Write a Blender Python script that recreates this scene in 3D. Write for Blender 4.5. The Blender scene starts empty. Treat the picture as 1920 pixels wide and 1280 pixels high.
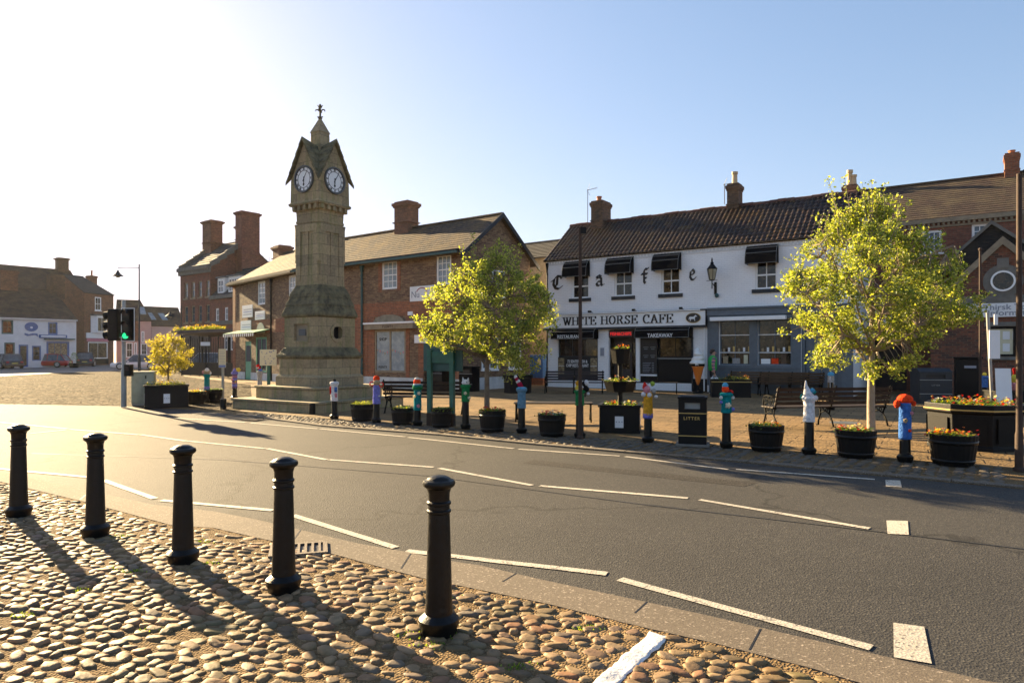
import bpy, math, random
from mathutils import Vector, Matrix, noise
random.seed(7)
R = math.radians
scene = bpy.context.scene
COL = scene.collection
# ---------- measured camera: level, 24 mm equivalent, eye 1.65 m ----------
F, H, CX, HY = 1280.0, 1.65, 960.0, 660.0
def W(px, py, Y):
    return Vector(((px-CX)/F*Y, Y, H+(HY-py)/F*Y))
def G(px, py, z=0.0):
    Y = (H-z)*F/(py-HY)
    return Vector(((px-CX)/F*Y, Y, z))
cam = bpy.data.cameras.new('camera'); cam.sensor_width = 36; cam.lens = 24
cam.shift_y = (HY-640)/1920.0; cam.clip_end = 3000; cam.clip_start = .05
camo = bpy.data.objects.new('camera', cam); COL.objects.link(camo)
camo.location = (0, 0, H); camo.rotation_euler = (R(90), 0, 0)
scene.camera = camo
# ---------- materials ----------
MATS = {}
def _new(name):
    m = bpy.data.materials.new(name); m.use_nodes = True
    nt = m.node_tree; nt.nodes.clear()
    out = nt.nodes.new('ShaderNodeOutputMaterial')
    b = nt.nodes.new('ShaderNodeBsdfPrincipled')
    nt.links.new(b.outputs[0], out.inputs[0])
    return m, nt, b, out
def N(nt, kind, **kw):
    n = nt.nodes.new(kind)
    for k, v in kw.items():
        if k in n.inputs.keys(): n.inputs[k].default_value = v
        else: setattr(n, k, v)
    return n
def ramp(nt, fac, stops):
    r = nt.nodes.new('ShaderNodeValToRGB')
    el = r.color_ramp.elements
    while len(el) < len(stops): el.new(.5)
    for e, (p, c) in zip(el, stops):
        e.position = p; e.color = (*c, 1) if len(c) == 3 else c
    nt.links.new(fac, r.inputs[0]); return r.outputs[0]
def mixc(nt, fac, a, b, mode='MIX'):
    m = nt.nodes.new('ShaderNodeMix'); m.data_type = 'RGBA'; m.blend_type = mode
    for s, v in ((m.inputs[0], fac), (m.inputs[6], a), (m.inputs[7], b)):
        if isinstance(v, (int, float)): s.default_value = v
        elif isinstance(v, tuple): s.default_value = (*v, 1) if len(v) == 3 else v
        else: nt.links.new(v, s)
    return m.outputs[2]
def bumpn(nt, b, height, strength=.5, dist=.02):
    bp = nt.nodes.new('ShaderNodeBump'); bp.inputs['Strength'].default_value = strength
    bp.inputs['Distance'].default_value = dist
    nt.links.new(height, bp.inputs['Height']); nt.links.new(bp.outputs[0], b.inputs['Normal'])
def mat(name, col, rough=.7, var=.25, scale=6, bump=.15, bscale=60, metal=0, spec=.5, col2=None, emit=None, estr=0, dist=.01):
    if name in MATS: return MATS[name]
    m, nt, b, out = _new(name)
    tc = nt.nodes.new('ShaderNodeTexCoord')
    n = N(nt, 'ShaderNodeTexNoise', Scale=scale, Detail=6.0, Roughness=.6)
    nt.links.new(tc.outputs['Object'], n.inputs['Vector'])
    c2 = col2 or tuple(c*(1-var) for c in col)
    c1 = tuple(min(1, c*(1+var*.5)) for c in col)
    nt.links.new(ramp(nt, n.outputs[0], [(.3, c2), (.7, c1)]), b.inputs['Base Color'])
    b.inputs['Roughness'].default_value = rough; b.inputs['Metallic'].default_value = metal
    b.inputs['Specular IOR Level'].default_value = spec
    if bump:
        n2 = N(nt, 'ShaderNodeTexNoise', Scale=bscale, Detail=4.0)
        nt.links.new(tc.outputs['Object'], n2.inputs['Vector']); bumpn(nt, b, n2.outputs[0], bump, dist)
    if emit:
        b.inputs['Emission Color'].default_value = (*emit, 1); b.inputs['Emission Strength'].default_value = estr
    MATS[name] = m; return m
def uvz(nt):
    tc = nt.nodes.new('ShaderNodeTexCoord'); s = nt.nodes.new('ShaderNodeSeparateXYZ')
    nt.links.new(tc.outputs['Object'], s.inputs[0])
    a = nt.nodes.new('ShaderNodeMath'); a.operation = 'ADD'
    nt.links.new(s.outputs[0], a.inputs[0]); nt.links.new(s.outputs[1], a.inputs[1])
    c = nt.nodes.new('ShaderNodeCombineXYZ'); nt.links.new(a.outputs[0], c.inputs[0]); nt.links.new(s.outputs[2], c.inputs[1])
    return tc, c.outputs[0]
def mat_brick(name, c1, c2, mortar, bw=.225, bh=.075, ms=.010, rough=.85, bump=.6, var=.5, stain=(.05, .045, .035), bias=0., ov=.45):
    m, nt, b, out = _new(name)
    tc, v = uvz(nt)
    br = nt.nodes.new('ShaderNodeTexBrick')
    br.inputs['Scale'].default_value = 1; br.inputs['Brick Width'].default_value = bw
    br.inputs['Row Height'].default_value = bh; br.inputs['Mortar Size'].default_value = ms
    br.inputs['Mortar Smooth'].default_value = .3; br.inputs['Bias'].default_value = bias
    br.inputs['Color1'].default_value = (*c1, 1); br.inputs['Color2'].default_value = (*c2, 1); br.inputs['Mortar'].default_value = (*mortar, 1)
    nt.links.new(v, br.inputs['Vector'])
    n = N(nt, 'ShaderNodeTexNoise', Scale=1.3, Detail=8.0, Roughness=.65); nt.links.new(tc.outputs['Object'], n.inputs['Vector'])
    n3 = N(nt, 'ShaderNodeTexNoise', Scale=9.0, Detail=3.0); nt.links.new(tc.outputs['Object'], n3.inputs['Vector'])
    st = ramp(nt, n.outputs[0], [(.42, (0, 0, 0)), (.75, (var, var, var))])
    c = mixc(nt, st, br.outputs[0], stain)
    c = mixc(nt, ov, c, ramp(nt, n3.outputs[0], [(.3, (.35, .33, .3)), (.7, (.85, .8, .75))]), 'OVERLAY')
    nt.links.new(c, b.inputs['Base Color']); b.inputs['Roughness'].default_value = rough
    mm = nt.nodes.new('ShaderNodeMath'); mm.operation = 'MULTIPLY_ADD'; mm.inputs[1].default_value = -1
    nt.links.new(br.outputs['Fac'], mm.inputs[0]); nt.links.new(n3.outputs[0], mm.inputs[2])
    bumpn(nt, b, mm.outputs[0], bump, .012)
    MATS[name] = m; return m
def mat_island(name, stops, rough=.6, bump=.3, bscale=30, spec=.4, spots=None):
    m, nt, b, out = _new(name)
    g = nt.nodes.new('ShaderNodeNewGeometry'); tc = nt.nodes.new('ShaderNodeTexCoord')
    c = ramp(nt, g.outputs['Random Per Island'], stops)
    n = N(nt, 'ShaderNodeTexNoise', Scale=bscale, Detail=5.0); nt.links.new(tc.outputs['Object'], n.inputs['Vector'])
    c = mixc(nt, .35, c, ramp(nt, n.outputs[0], [(.3, (.25, .25, .25)), (.7, (.8, .78, .74))]), 'OVERLAY')
    if spots:
        n2 = N(nt, 'ShaderNodeTexNoise', Scale=.9, Detail=6.0, Roughness=.7); nt.links.new(tc.outputs['Object'], n2.inputs['Vector'])
        c = mixc(nt, ramp(nt, n2.outputs[0], [(.5, (0, 0, 0)), (.68, (.75, .75, .75))]), c, spots)
    nt.links.new(c, b.inputs['Base Color']); b.inputs['Roughness'].default_value = rough
    b.inputs['Specular IOR Level'].default_value = spec
    bumpn(nt, b, n.outputs[0], bump, .006)
    MATS[name] = m; return m
def mat_leaf(name, stops, trans=.55):
    m = bpy.data.materials.new(name); m.use_nodes = True; nt = m.node_tree; nt.nodes.clear()
    out = nt.nodes.new('ShaderNodeOutputMaterial'); g = nt.nodes.new('ShaderNodeNewGeometry')
    c = ramp(nt, g.outputs['Random Per Island'], stops)
    d = nt.nodes.new('ShaderNodeBsdfPrincipled'); d.inputs['Roughness'].default_value = .5; t = nt.nodes.new('ShaderNodeBsdfTranslucent')
    mx = nt.nodes.new('ShaderNodeMixShader'); mx.inputs[0].default_value = trans
    nt.links.new(c, d.inputs['Base Color'])
    c2 = mixc(nt, 1.0, c, (1.9, 1.6, .5), 'MULTIPLY')
    nt.links.new(c2, t.inputs[0]); nt.links.new(d.outputs[0], mx.inputs[1]); nt.links.new(t.outputs[0], mx.inputs[2]); nt.links.new(mx.outputs[0], out.inputs[0])
    MATS[name] = m; return m
def mat_glass(name, col, rough=.06, col2=None, scale=2.5, spec=.5):
    m, nt, b, out = _new(name)
    tc = nt.nodes.new('ShaderNodeTexCoord')
    n = N(nt, 'ShaderNodeTexNoise', Scale=scale, Detail=4.0, Roughness=.7); nt.links.new(tc.outputs['Object'], n.inputs['Vector'])
    nt.links.new(ramp(nt, n.outputs[0], [(.42, col), (.62, col2 or tuple(c*2 for c in col))]), b.inputs['Base Color'])
    b.inputs['Roughness'].default_value = rough; b.inputs['Specular IOR Level'].default_value = spec
    n2 = N(nt, 'ShaderNodeTexNoise', Scale=1.5, Detail=1.0); nt.links.new(tc.outputs['Object'], n2.inputs['Vector'])
    bumpn(nt, b, n2.outputs[0], .08, .02)
    MATS[name] = m; return m

M = MATS
# paints and plain finishes
mat('white_paint', (.84, .84, .83), .55, .08, 3, .05)
mat('black_paint', (.004, .004, .0045), .5, .35, 5, .25, 45, spec=.22)
mat('bench_iron', (.004, .004, .004), .75, .35, 5, .25, 45, spec=.12)
mat('black_cast', (.004, .0045, .0048), .38, .4, 7, .45, 30, spec=.28)
mat('dark_slate', (.016, .02, .026), .6, .25)
mat('blue_grey_paint', (.10, .125, .15), .5, .2)
mat('white_render', (.66, .67, .68), .8, .12, 1.2, .25, 18)
mat('grey_steel', (.27, .28, .27), .5, .2, 4, .1)
mat('cabinet_green', (.28, .31, .25), .55, .2, 4, .1)
mat('teal_paint', (.015, .11, .085), .45, .35, 5, .2)
mat('green_paint', (.05, .22, .12), .5, .25, 5, .1)
mat('mint_paint', (.10, .36, .22), .5, .2)
mat('sign_white', (.74, .75, .76), .4, .06, 3, 0)
mat('cream_sign', (.62, .58, .40), .5, .1, 3, 0)
mat('gold', (.55, .38, .12), .4, .2, 5, 0, metal=.3)
mat('black_ink', (.005, .005, .006), .5, .1, 3, 0)
mat('grey_ink', (.25, .27, .32), .6, .1, 3, 0)
mat('blue_ink', (.10, .17, .42), .6, .15, 3, 0)
mat('rust_steel', (.045, .024, .015), .8, .4, 12, .3)
mat('lead', (.09, .10, .11), .6, .3, 4, .2)
mat('soil', (.04, .028, .018), .95, .4, 20, .6, 30)
mat('terracotta', (.42, .16, .07), .8, .25)
mat('pale_pot', (.55, .42, .25), .8, .2)
mat('barrel_wood', (.006, .0055, .005), .65, .4, 8, .3, 40, spec=.2)
mat('wood_slat', (.022, .011, .008), .7, .4, 9, .2, 50)
mat('brown_wood', (.09, .05, .024), .65, .35, 8, .2, 50)
mat('bark', (.17, .13, .095), .85, .45, 14, .7, 40, dist=.02)
mat('pale_bark', (.30, .235, .17), .8, .35, 12, .5, 35)
mat('plinth_white', (.6, .6, .58), .8, .25, 3, .2)
mat('pink_render', (.55, .36, .32), .8, .1, 2, .15)
mat('blue_trim', (.09, .15, .33), .6, .15)
mat('dark_green_trim', (.03, .09, .09), .6, .2)
mat('rubber', (.012, .012, .012), .8, .1)
mat('alloy', (.5, .5, .5), .35, .1, metal=.8)
mat('red_car', (.38, .02, .015), .25, .05, 2, 0)
mat('black_car', (.02, .022, .028), .22, .05, 2, 0)
mat('silver_car', (.35, .36, .38), .3, .05, 2, 0, metal=.4)
mat('white_car', (.7, .7, .7), .3, .05, 2, 0)
mat('skin', (.5, .27, .19), .55, .1)
mat('vest_green', (.015, .36, .07), .75, .2, 15, .3)
mat('trousers', (.012, .013, .018), .8, .2)
mat('hair', (.05, .03, .02), .7, .3)
mat('tail_light', (.4, .01, .01), .3, .1)
mat('head_light', (.7, .7, .72), .15, .1)
mat('number_plate', (.6, .5, .1), .5, .05)
mat('ice_cream', (.75, .73, .68), .4, .06)
mat('cone_orange', (.75, .2, .025), .5, .15, 20, .1)
mat('stone_trim', (.27, .22, .15), .85, .3, 4, .3)
mat('grey_stone', (.16, .15, .13), .85, .3, 4, .3)
mat('green_glow', (.0, .3, .12), .4, 0, 3, 0, emit=(.03, 1, .32), estr=.22)
mat('red_glow', (.3, .0, .0), .4, 0, 3, 0, emit=(1, .03, .03), estr=.16)
mat('lens_dark', (.03, .012, .01), .25, .2, 3, 0)
mat('awning_black', (.004, .004, .005), .9, .3, 5, .15, 30, spec=.1)
mat('wood_door', (.05, .035, .03), .6, .3)
mat('beige_brick_wall', (.3, .24, .16), .9, .3, 5, .3)
for nm, c in dict(knit_white=(.72, .72, .74), knit_red=(.65, .025, .02), knit_green=(.02, .2, .07), knit_teal=(.01, .22, .24),
                  knit_blue=(.06, .16, .45), knit_lilac=(.2, .2, .6), knit_denim=(.12, .25, .36), knit_mustard=(.65, .33, .03),
                  knit_crimson=(.35, .01, .05), knit_orange=(.85, .07, .02), knit_pink=(.6, .25, .3), knit_yellow=(.75, .6, .08),
                  knit_black=(.02, .02, .02), knit_beige=(.42, .32, .2), knit_lime=(.3, .4, .06), knit_sky=(.1, .38, .62),
                  knit_purple=(.16, .1, .25), knit_grey=(.4, .38, .36)).items():
    mat(nm, c, .95, .35, 22, 1.0, 48, spec=.05, dist=.03)
mat_glass('glass_dark', (.012, .012, .012), .05, (.04, .03, .022))
mat_glass('glass_blue', (.04, .055, .075), .06, (.09, .12, .15))
mat_glass('glass_pale', (.2, .25, .29), .12, (.3, .35, .37), spec=.4)
mat_glass('glass_brown', (.008, .006, .005), .05, (.045, .026, .014), 3.5)
mat_glass('glass_shop', (.015, .012, .010), .06, (.075, .052, .032), 4)
mat_glass('glass_curtain', (.12, .08, .045), .3, (.35, .28, .15), 8)
mat_glass('shelter_glass', (.10, .11, .12), .06, (.2, .2, .2))
mat_glass('lantern_glass', (.3, .27, .18), .2, (.4, .37, .26))
# masonry
mat_brick('brick_orange', (.34, .11, .045), (.22, .065, .03), (.20, .15, .10))
mat_brick('brick_mixed', (.26, .16, .085), (.10, .042, .028), (.22, .17, .11), bump=.9)
mat_brick('brick_dark', (.15, .05, .03), (.09, .032, .022), (.07, .05, .04))
mat_brick('brick_red', (.25, .085, .05), (.15, .052, .033), (.15, .10, .07))
mat_brick('brick_brown', (.25, .11, .055), (.15, .065, .038), (.16, .12, .08))
mat_brick('brick_tourist', (.22, .07, .035), (.06, .03, .024), (.15, .10, .065), bump=.8)
mat_brick('brick_sooty', (.16, .085, .045), (.07, .04, .025), (.10, .08, .055), var=.8)
mat_brick('brick_white', (.88, .88, .88), (.84, .84, .85), (.76, .76, .77), bump=.3, var=.22, stain=(.55, .53, .50), ov=.08)
mat_brick('tile_brown', (.055, .030, .02), (.033, .019, .014), (.03, .02, .016), .17, .11, .006, bump=.5, stain=(.16, .13, .06))
mat_brick('tile_red', (.15, .06, .035), (.09, .04, .028), (.035, .02, .016), .17, .11, .006, bump=.5)
mat_brick('tile_lichen', (.075, .052, .034), (.034, .025, .018), (.025, .02, .015), .17, .11, .006, bump=.6, stain=(.20, .12, .025))
mat_brick('slate_grey', (.05, .05, .05), (.035, .034, .034), (.03, .03, .03), .25, .14, .005, bump=.4)
mat_brick('board_black', (.018, .016, .015), (.012, .011, .011), (.004, .004, .004), 3.0, .13, .012, bump=.5)
def mat_tower():
    m, nt, b, out = _new('tower_stone')
    tc, v = uvz(nt)
    br = nt.nodes.new('ShaderNodeTexBrick'); br.inputs['Scale'].default_value = 1
    br.inputs['Brick Width'].default_value = .62; br.inputs['Row Height'].default_value = .3; br.inputs['Mortar Size'].default_value = .006
    br.inputs['Color1'].default_value = (.36, .28, .16, 1); br.inputs['Color2'].default_value = (.25, .195, .12, 1); br.inputs['Mortar'].default_value = (.13, .11, .08, 1)
    nt.links.new(v, br.inputs['Vector'])
    n = N(nt, 'ShaderNodeTexNoise', Scale=1.6, Detail=9.0, Roughness=.7); nt.links.new(tc.outputs['Object'], n.inputs['Vector'])
    mp = nt.nodes.new('ShaderNodeMapping'); mp.inputs['Scale'].default_value = (5, 5, .45); nt.links.new(tc.outputs['Object'], mp.inputs['Vector'])
    n2 = N(nt, 'ShaderNodeTexNoise', Scale=1.0, Detail=7.0, Roughness=.6); nt.links.new(mp.outputs[0], n2.inputs['Vector'])
    n3 = N(nt, 'ShaderNodeTexNoise', Scale=14.0, Detail=6.0); nt.links.new(tc.outputs['Object'], n3.inputs['Vector'])
    c = mixc(nt, ramp(nt, n.outputs[0], [(.48, (0, 0, 0)), (.74, (.7, .7, .7))]), br.outputs[0], (.14, .115, .075))
    c = mixc(nt, ramp(nt, n2.outputs[0], [(.48, (0, 0, 0)), (.72, (.75, .75, .75))]), c, (.15, .165, .055))
    c = mixc(nt, .4, c, ramp(nt, n3.outputs[0], [(.3, (.3, .3, .3)), (.7, (.75, .75, .72))]), 'OVERLAY')
    nt.links.new(c, b.inputs['Base Color']); b.inputs['Roughness'].default_value = .9
    mm = nt.nodes.new('ShaderNodeMath'); mm.operation = 'MULTIPLY_ADD'; mm.inputs[1].default_value = -1.2
    nt.links.new(br.outputs['Fac'], mm.inputs[0]); nt.links.new(n3.outputs[0], mm.inputs[2])
    bumpn(nt, b, mm.outputs[0], .6, .02)
    MATS['tower_stone'] = m
mat_tower()
mat('mossy_stone', (.17, .145, .075), .95, .5, 5, 1.0, 11, col2=(.05, .044, .028), dist=.045)
def mat_ground(name, kind, c1, c2, scale, rough, bump, bdist, dirt=None, warp=.0, spec=.5, flecks=None, crack=None):
    m, nt, b, out = _new(name)
    tc = nt.nodes.new('ShaderNodeTexCoord'); vec = tc.outputs['Object']
    n = N(nt, 'ShaderNodeTexNoise', Scale=.35, Detail=8.0, Roughness=.6); nt.links.new(vec, n.inputs['Vector'])
    fine = N(nt, 'ShaderNodeTexNoise', Scale=scale*2.2, Detail=5.0); nt.links.new(vec, fine.inputs['Vector'])
    if kind == 'voronoi':
        mp = nt.nodes.new('ShaderNodeMapping'); mp.inputs['Scale'].default_value = (1, .85, 1); mp.inputs['Rotation'].default_value = (0, 0, .4); nt.links.new(vec, mp.inputs[0])
        v = N(nt, 'ShaderNodeTexVoronoi', Scale=scale); nt.links.new(mp.outputs[0], v.inputs['Vector'])
        v2 = N(nt, 'ShaderNodeTexVoronoi', Scale=scale); v2.feature = 'DISTANCE_TO_EDGE'; nt.links.new(mp.outputs[0], v2.inputs['Vector'])
        sep = nt.nodes.new('ShaderNodeSeparateColor'); nt.links.new(v.outputs['Color'], sep.inputs[0])
        c = mixc(nt, sep.outputs[0], c1, c2)
        edge = ramp(nt, v2.outputs['Distance'], [(.0, (0, 0, 0)), (.16, (.8, .8, .8)), (.35, (1, 1, 1))])
        c = mixc(nt, edge, dirt or (.1, .08, .05), c)
        h = edge
    elif kind == 'brick':
        br = nt.nodes.new('ShaderNodeTexBrick'); br.inputs['Scale'].default_value = 1
        mp = nt.nodes.new('ShaderNodeMapping'); mp.inputs['Rotation'].default_value = (0, 0, warp); nt.links.new(vec, mp.inputs[0])
        wn = N(nt, 'ShaderNodeTexNoise', Scale=2.5, Detail=2.0); nt.links.new(mp.outputs[0], wn.inputs['Vector'])
        va = nt.nodes.new('ShaderNodeVectorMath'); va.operation = 'MULTIPLY_ADD'; va.inputs[1].default_value = (.06, .06, 0)
        nt.links.new(wn.outputs['Color'], va.inputs[0]); nt.links.new(mp.outputs[0], va.inputs[2])
        br.inputs['Brick Width'].default_value = scale*1.7; br.inputs['Row Height'].default_value = scale
        br.inputs['Mortar Size'].default_value = .014; br.inputs['Mortar Smooth'].default_value = .6
        br.inputs['Color1'].default_value = (*c1, 1); br.inputs['Color2'].default_value = (*c2, 1); br.inputs['Mortar'].default_value = (*(dirt or (.06, .05, .04)), 1)
        nt.links.new(va.outputs[0], br.inputs['Vector']); c = br.outputs[0]
        fine.inputs['Scale'].default_value = 18
        mm = nt.nodes.new('ShaderNodeMath'); mm.operation = 'MULTIPLY_ADD'; mm.inputs[1].default_value = -1.0
        nt.links.new(br.outputs['Fac'], mm.inputs[0]); nt.links.new(fine.outputs[0], mm.inputs[2]); h = mm.outputs[0]
    else:
        v = N(nt, 'ShaderNodeTexVoronoi', Scale=scale); nt.links.new(vec, v.inputs['Vector'])
        sep = nt.nodes.new('ShaderNodeSeparateColor'); nt.links.new(v.outputs['Color'], sep.inputs[0])
        c = ramp(nt, sep.outputs[0], [(.0, c1), (.75, c2), (.9, c2), (1., flecks or c2)])
        h = v.outputs['Distance']
    lg = ramp(nt, n.outputs[0], [(.3, (.32, .32, .32)), (.7, (.72, .70, .66))])
    c = mixc(nt, .6, c, lg, 'OVERLAY')
    c = mixc(nt, .3, c, ramp(nt, fine.outputs[0], [(.3, (.3, .3, .3)), (.7, (.7, .7, .7))]), 'OVERLAY')
    if crack:
        vc = N(nt, 'ShaderNodeTexVoronoi', Scale=crack); vc.feature = 'DISTANCE_TO_EDGE'
        wn = N(nt, 'ShaderNodeTexNoise', Scale=1.7, Detail=5.0); nt.links.new(vec, wn.inputs['Vector'])
        va = nt.nodes.new('ShaderNodeVectorMath'); va.operation = 'MULTIPLY_ADD'; va.inputs[1].default_value = (1.2, 1.2, 0)
        nt.links.new(wn.outputs['Color'], va.inputs[0]); nt.links.new(vec, va.inputs[2]); nt.links.new(va.outputs[0], vc.inputs['Vector'])
        c = mixc(nt, ramp(nt, vc.outputs['Distance'], [(0, (.7, .7, .7)), (.012, (0, 0, 0))]), c, (.012, .012, .012))
    nt.links.new(c, b.inputs['Base Color'])
    b.inputs['Roughness'].default_value = rough; b.inputs['Specular IOR Level'].default_value = spec
    bumpn(nt, b, h, bump, bdist)
    MATS[name] = m; return m
mat_ground('asphalt', 'fleck', (.029, .0285, .0285), (.051, .050, .049), 75, .85, .45, .008, flecks=(.09, .085, .075), spec=.22, crack=.22)
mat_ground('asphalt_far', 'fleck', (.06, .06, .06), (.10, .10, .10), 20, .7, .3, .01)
mat_ground('kerb_concrete', 'fleck', (.085, .066, .05), (.12, .098, .072), 90, .95, .3, .004, flecks=(.3, .25, .2))
mat_ground('far_cobble', 'voronoi', (.05, .04, .028), (.20, .16, .105), 4.6, .95, 1.0, .07, dirt=(.018, .012, .007), spec=.05)
mat_ground('slab_paving', 'brick', (.235, .155, .075), (.16, .11, .055), .42, .8, 1.0, .03, dirt=(.035, .022, .012), warp=.55, spec=.2)
mat_ground('mortar_bed', 'fleck', (.12, .080, .042), (.185, .128, .068), 60, .95, .8, .018, flecks=(.25, .19, .11), spec=.1)
mat_ground('road_white', 'fleck', (.34, .31, .26), (.46, .43, .37), 60, .8, .4, .006, flecks=(.09, .08, .07), crack=1.1)
mat_ground('earth_far', 'fleck', (.09, .085, .075), (.13, .12, .105), 3, .9, .3, .02)
mat_island('cobble_stone', [(0, (.10, .07, .042)), (.25, (.19, .125, .068)), (.5, (.24, .165, .088)), (.7, (.12, .098, .075)), (.85, (.22, .11, .055)), (1, (.27, .19, .11))], .68, .5, 30, .25, spots=(.10, .09, .03))
mat_island('sett_stone', [(0, (.06, .05, .04)), (.4, (.11, .088, .06)), (.8, (.085, .075, .065)), (1, (.15, .115, .075))], .75, .3, 25)
mat_island('pantile', [(0, (.050, .026, .017)), (.3, (.035, .022, .016)), (.6, (.022, .017, .014)), (.85, (.06, .032, .016)), (1, (.08, .05, .018))], .5, .3, 20, .3, spots=(.075, .038, .010))
mat_leaf('leaf_spring', [(0, (.075, .12, .03)), (.35, (.15, .215, .052)), (.7, (.26, .325, .085)), (1, (.42, .47, .17))])
mat_leaf('leaf_gold', [(0, (.15, .16, .03)), (.5, (.27, .27, .05)), (1, (.38, .36, .12))])
mat_leaf('leaf_mid', [(0, (.04, .09, .02)), (.5, (.10, .19, .03)), (1, (.25, .33, .05))], .4)
mat_leaf('leaf_yellow', [(0, (.14, .22, .03)), (.5, (.28, .34, .04)), (1, (.42, .46, .07))], .4)
for nm, c in dict(petal_red=(.6, .02, .015), petal_white=(.75, .75, .7), petal_yellow=(.7, .5, .03), petal_orange=(.75, .22, .02)).items():
    mat_leaf(nm, [(0, tuple(x*.6 for x in c)), (1, c)], .3)
# ---------- mesh builder ----------
class MB:
    def __init__(s): s.v = []; s.f = []; s.m = []
    def poly(s, pts, mi=0):
        n = len(s.v); s.v += [tuple(p) for p in pts]; s.f.append(tuple(range(n, n+len(pts)))); s.m.append(mi); return s
    def box(s, x0, x1, y0, y1, z0, z1, mi=0):
        n = len(s.v)
        s.v += [(x, y, z) for z in (z0, z1) for x, y in ((x0, y0), (x1, y0), (x1, y1), (x0, y1))]
        for q in ((0, 3, 2, 1), (4, 5, 6, 7), (0, 1, 5, 4), (1, 2, 6, 5), (2, 3, 7, 6), (3, 0, 4, 7)):
            s.f.append(tuple(n+i for i in q)); s.m.append(mi)
        return s
    def prism(s, pts, vec, mi=0):        # polygon pts (3D) swept by vec
        n = len(s.v); k = len(pts); vec = Vector(vec)
        s.v += [tuple(p) for p in pts] + [tuple(Vector(p)+vec) for p in pts]
        s.f.append(tuple(range(n, n+k))); s.f.append(tuple(range(n+2*k-1, n+k-1, -1))); s.m += [mi, mi]
        for i in range(k):
            j = (i+1) % k; s.f.append((n+j, n+i, n+k+i, n+k+j)); s.m.append(mi)
        return s
    def lathe(s, cx, cy, prof, n=16, mi=0, sx=1, sy=1, cap=True, rot=0):
        st = len(s.v)
        for r, z in prof:
            for i in range(n):
                a = 2*math.pi*i/n+rot; s.v.append((cx+r*sx*math.cos(a), cy+r*sy*math.sin(a), z))
        for k in range(len(prof)-1):
            for i in range(n):
                j = (i+1) % n
                s.f.append((st+k*n+i, st+k*n+j, st+(k+1)*n+j, st+(k+1)*n+i)); s.m.append(mi)
        if cap:
            s.f.append(tuple(st+n-1-i for i in range(n))); s.m.append(mi)
            q = st+(len(prof)-1)*n; s.f.append(tuple(q+i for i in range(n))); s.m.append(mi)
        return s
    def tube(s, pts, rad, n=6, mi=0, cap=True):
        pts = [Vector(p) for p in pts]; st = len(s.v)
        if not isinstance(rad, (list, tuple)): rad = [rad]*len(pts)
        for i, p in enumerate(pts):
            d = (pts[min(i+1, len(pts)-1)]-pts[max(i-1, 0)]).normalized()
            a = d.cross(Vector((0, 0, 1)) if abs(d.z) < .95 else Vector((1, 0, 0))).normalized(); b = d.cross(a)
            for k in range(n):
                t = 2*math.pi*k/n; s.v.append(tuple(p+(a*math.cos(t)+b*math.sin(t))*rad[i]))
        for i in range(len(pts)-1):
            for k in range(n):
                j = (k+1) % n; s.f.append((st+i*n+k, st+(i+1)*n+k, st+(i+1)*n+j, st+i*n+j)); s.m.append(mi)
        if cap:
            s.f.append(tuple(st+k for k in range(n))); s.m.append(mi)
            q = st+(len(pts)-1)*n; s.f.append(tuple(q+n-1-k for k in range(n))); s.m.append(mi)
        return s
    def ball(s, c, r, n=10, mi=0, sz=1, sx=1):
        prof = [(max(.001, r*math.cos(a)), c[2]+r*sz*math.sin(a)) for a in [R(-88+176*i/7) for i in range(8)]]
        return s.lathe(c[0], c[1], prof, n, mi, sx=sx)
    def build(s, name, mats, parent=None, smooth=False, bevel=0, loc=None, rot=None):
        me = bpy.data.meshes.new(name); me.from_pydata(s.v, [], s.f)
        if not isinstance(mats, (list, tuple)): mats = [mats]
        for m in mats: me.materials.append(MATS[m] if isinstance(m, str) else m)
        me.polygons.foreach_set('material_index', s.m)
        if smooth: me.polygons.foreach_set('use_smooth', [True]*len(s.f))
        me.update()
        o = bpy.data.objects.new(name, me); COL.objects.link(o)
        if parent: o.parent = parent
        if loc is not None: o.location = loc
        if rot is not None: o.rotation_euler = rot
        if bevel:
            b = o.modifiers.new('bevel', 'BEVEL'); b.width = bevel; b.segments = 2; b.limit_method = 'ANGLE'; b.angle_limit = R(40)
        if smooth and smooth != 'all':
            try: me.set_sharp_from_angle(angle=R(42))
            except Exception: pass
        return o
def T(name, label, cat, loc=(0, 0, 0), rz=0, group=None):
    o = bpy.data.objects.new(name, None); COL.objects.link(o); o.empty_display_size = .2
    o.location = loc; o.rotation_euler = (0, 0, rz); return tag(o, label, cat, group)
def tag(o, label, cat, group=None):
    o['label'] = label; o['category'] = cat
    if group: o['group'] = group
    return o
def struct(o, kind='structure'): o['kind'] = kind; return o
def text(parent, body, size, loc, m, extrude=.004, align='CENTER', rot=(R(90), 0, 0), name='lettering', space=1.0, sx=1.0, off=0.0):
    cu = bpy.data.curves.new('t', 'FONT'); cu.body = body; cu.size = size; cu.extrude = extrude; cu.align_x = align; cu.space_character = space
    cu.offset = off; cu.resolution_u = 3
    ob = bpy.data.objects.new('t', cu); COL.objects.link(ob)
    dg = bpy.context.evaluated_depsgraph_get(); me = bpy.data.meshes.new_from_object(ob.evaluated_get(dg))
    bpy.data.objects.remove(ob); me.materials.clear(); me.materials.append(MATS[m])
    o = bpy.data.objects.new(name, me); COL.objects.link(o); o.parent = parent; o.location = loc; o.rotation_euler = rot; o.scale = (sx, 1, 1)
    return o
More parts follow.
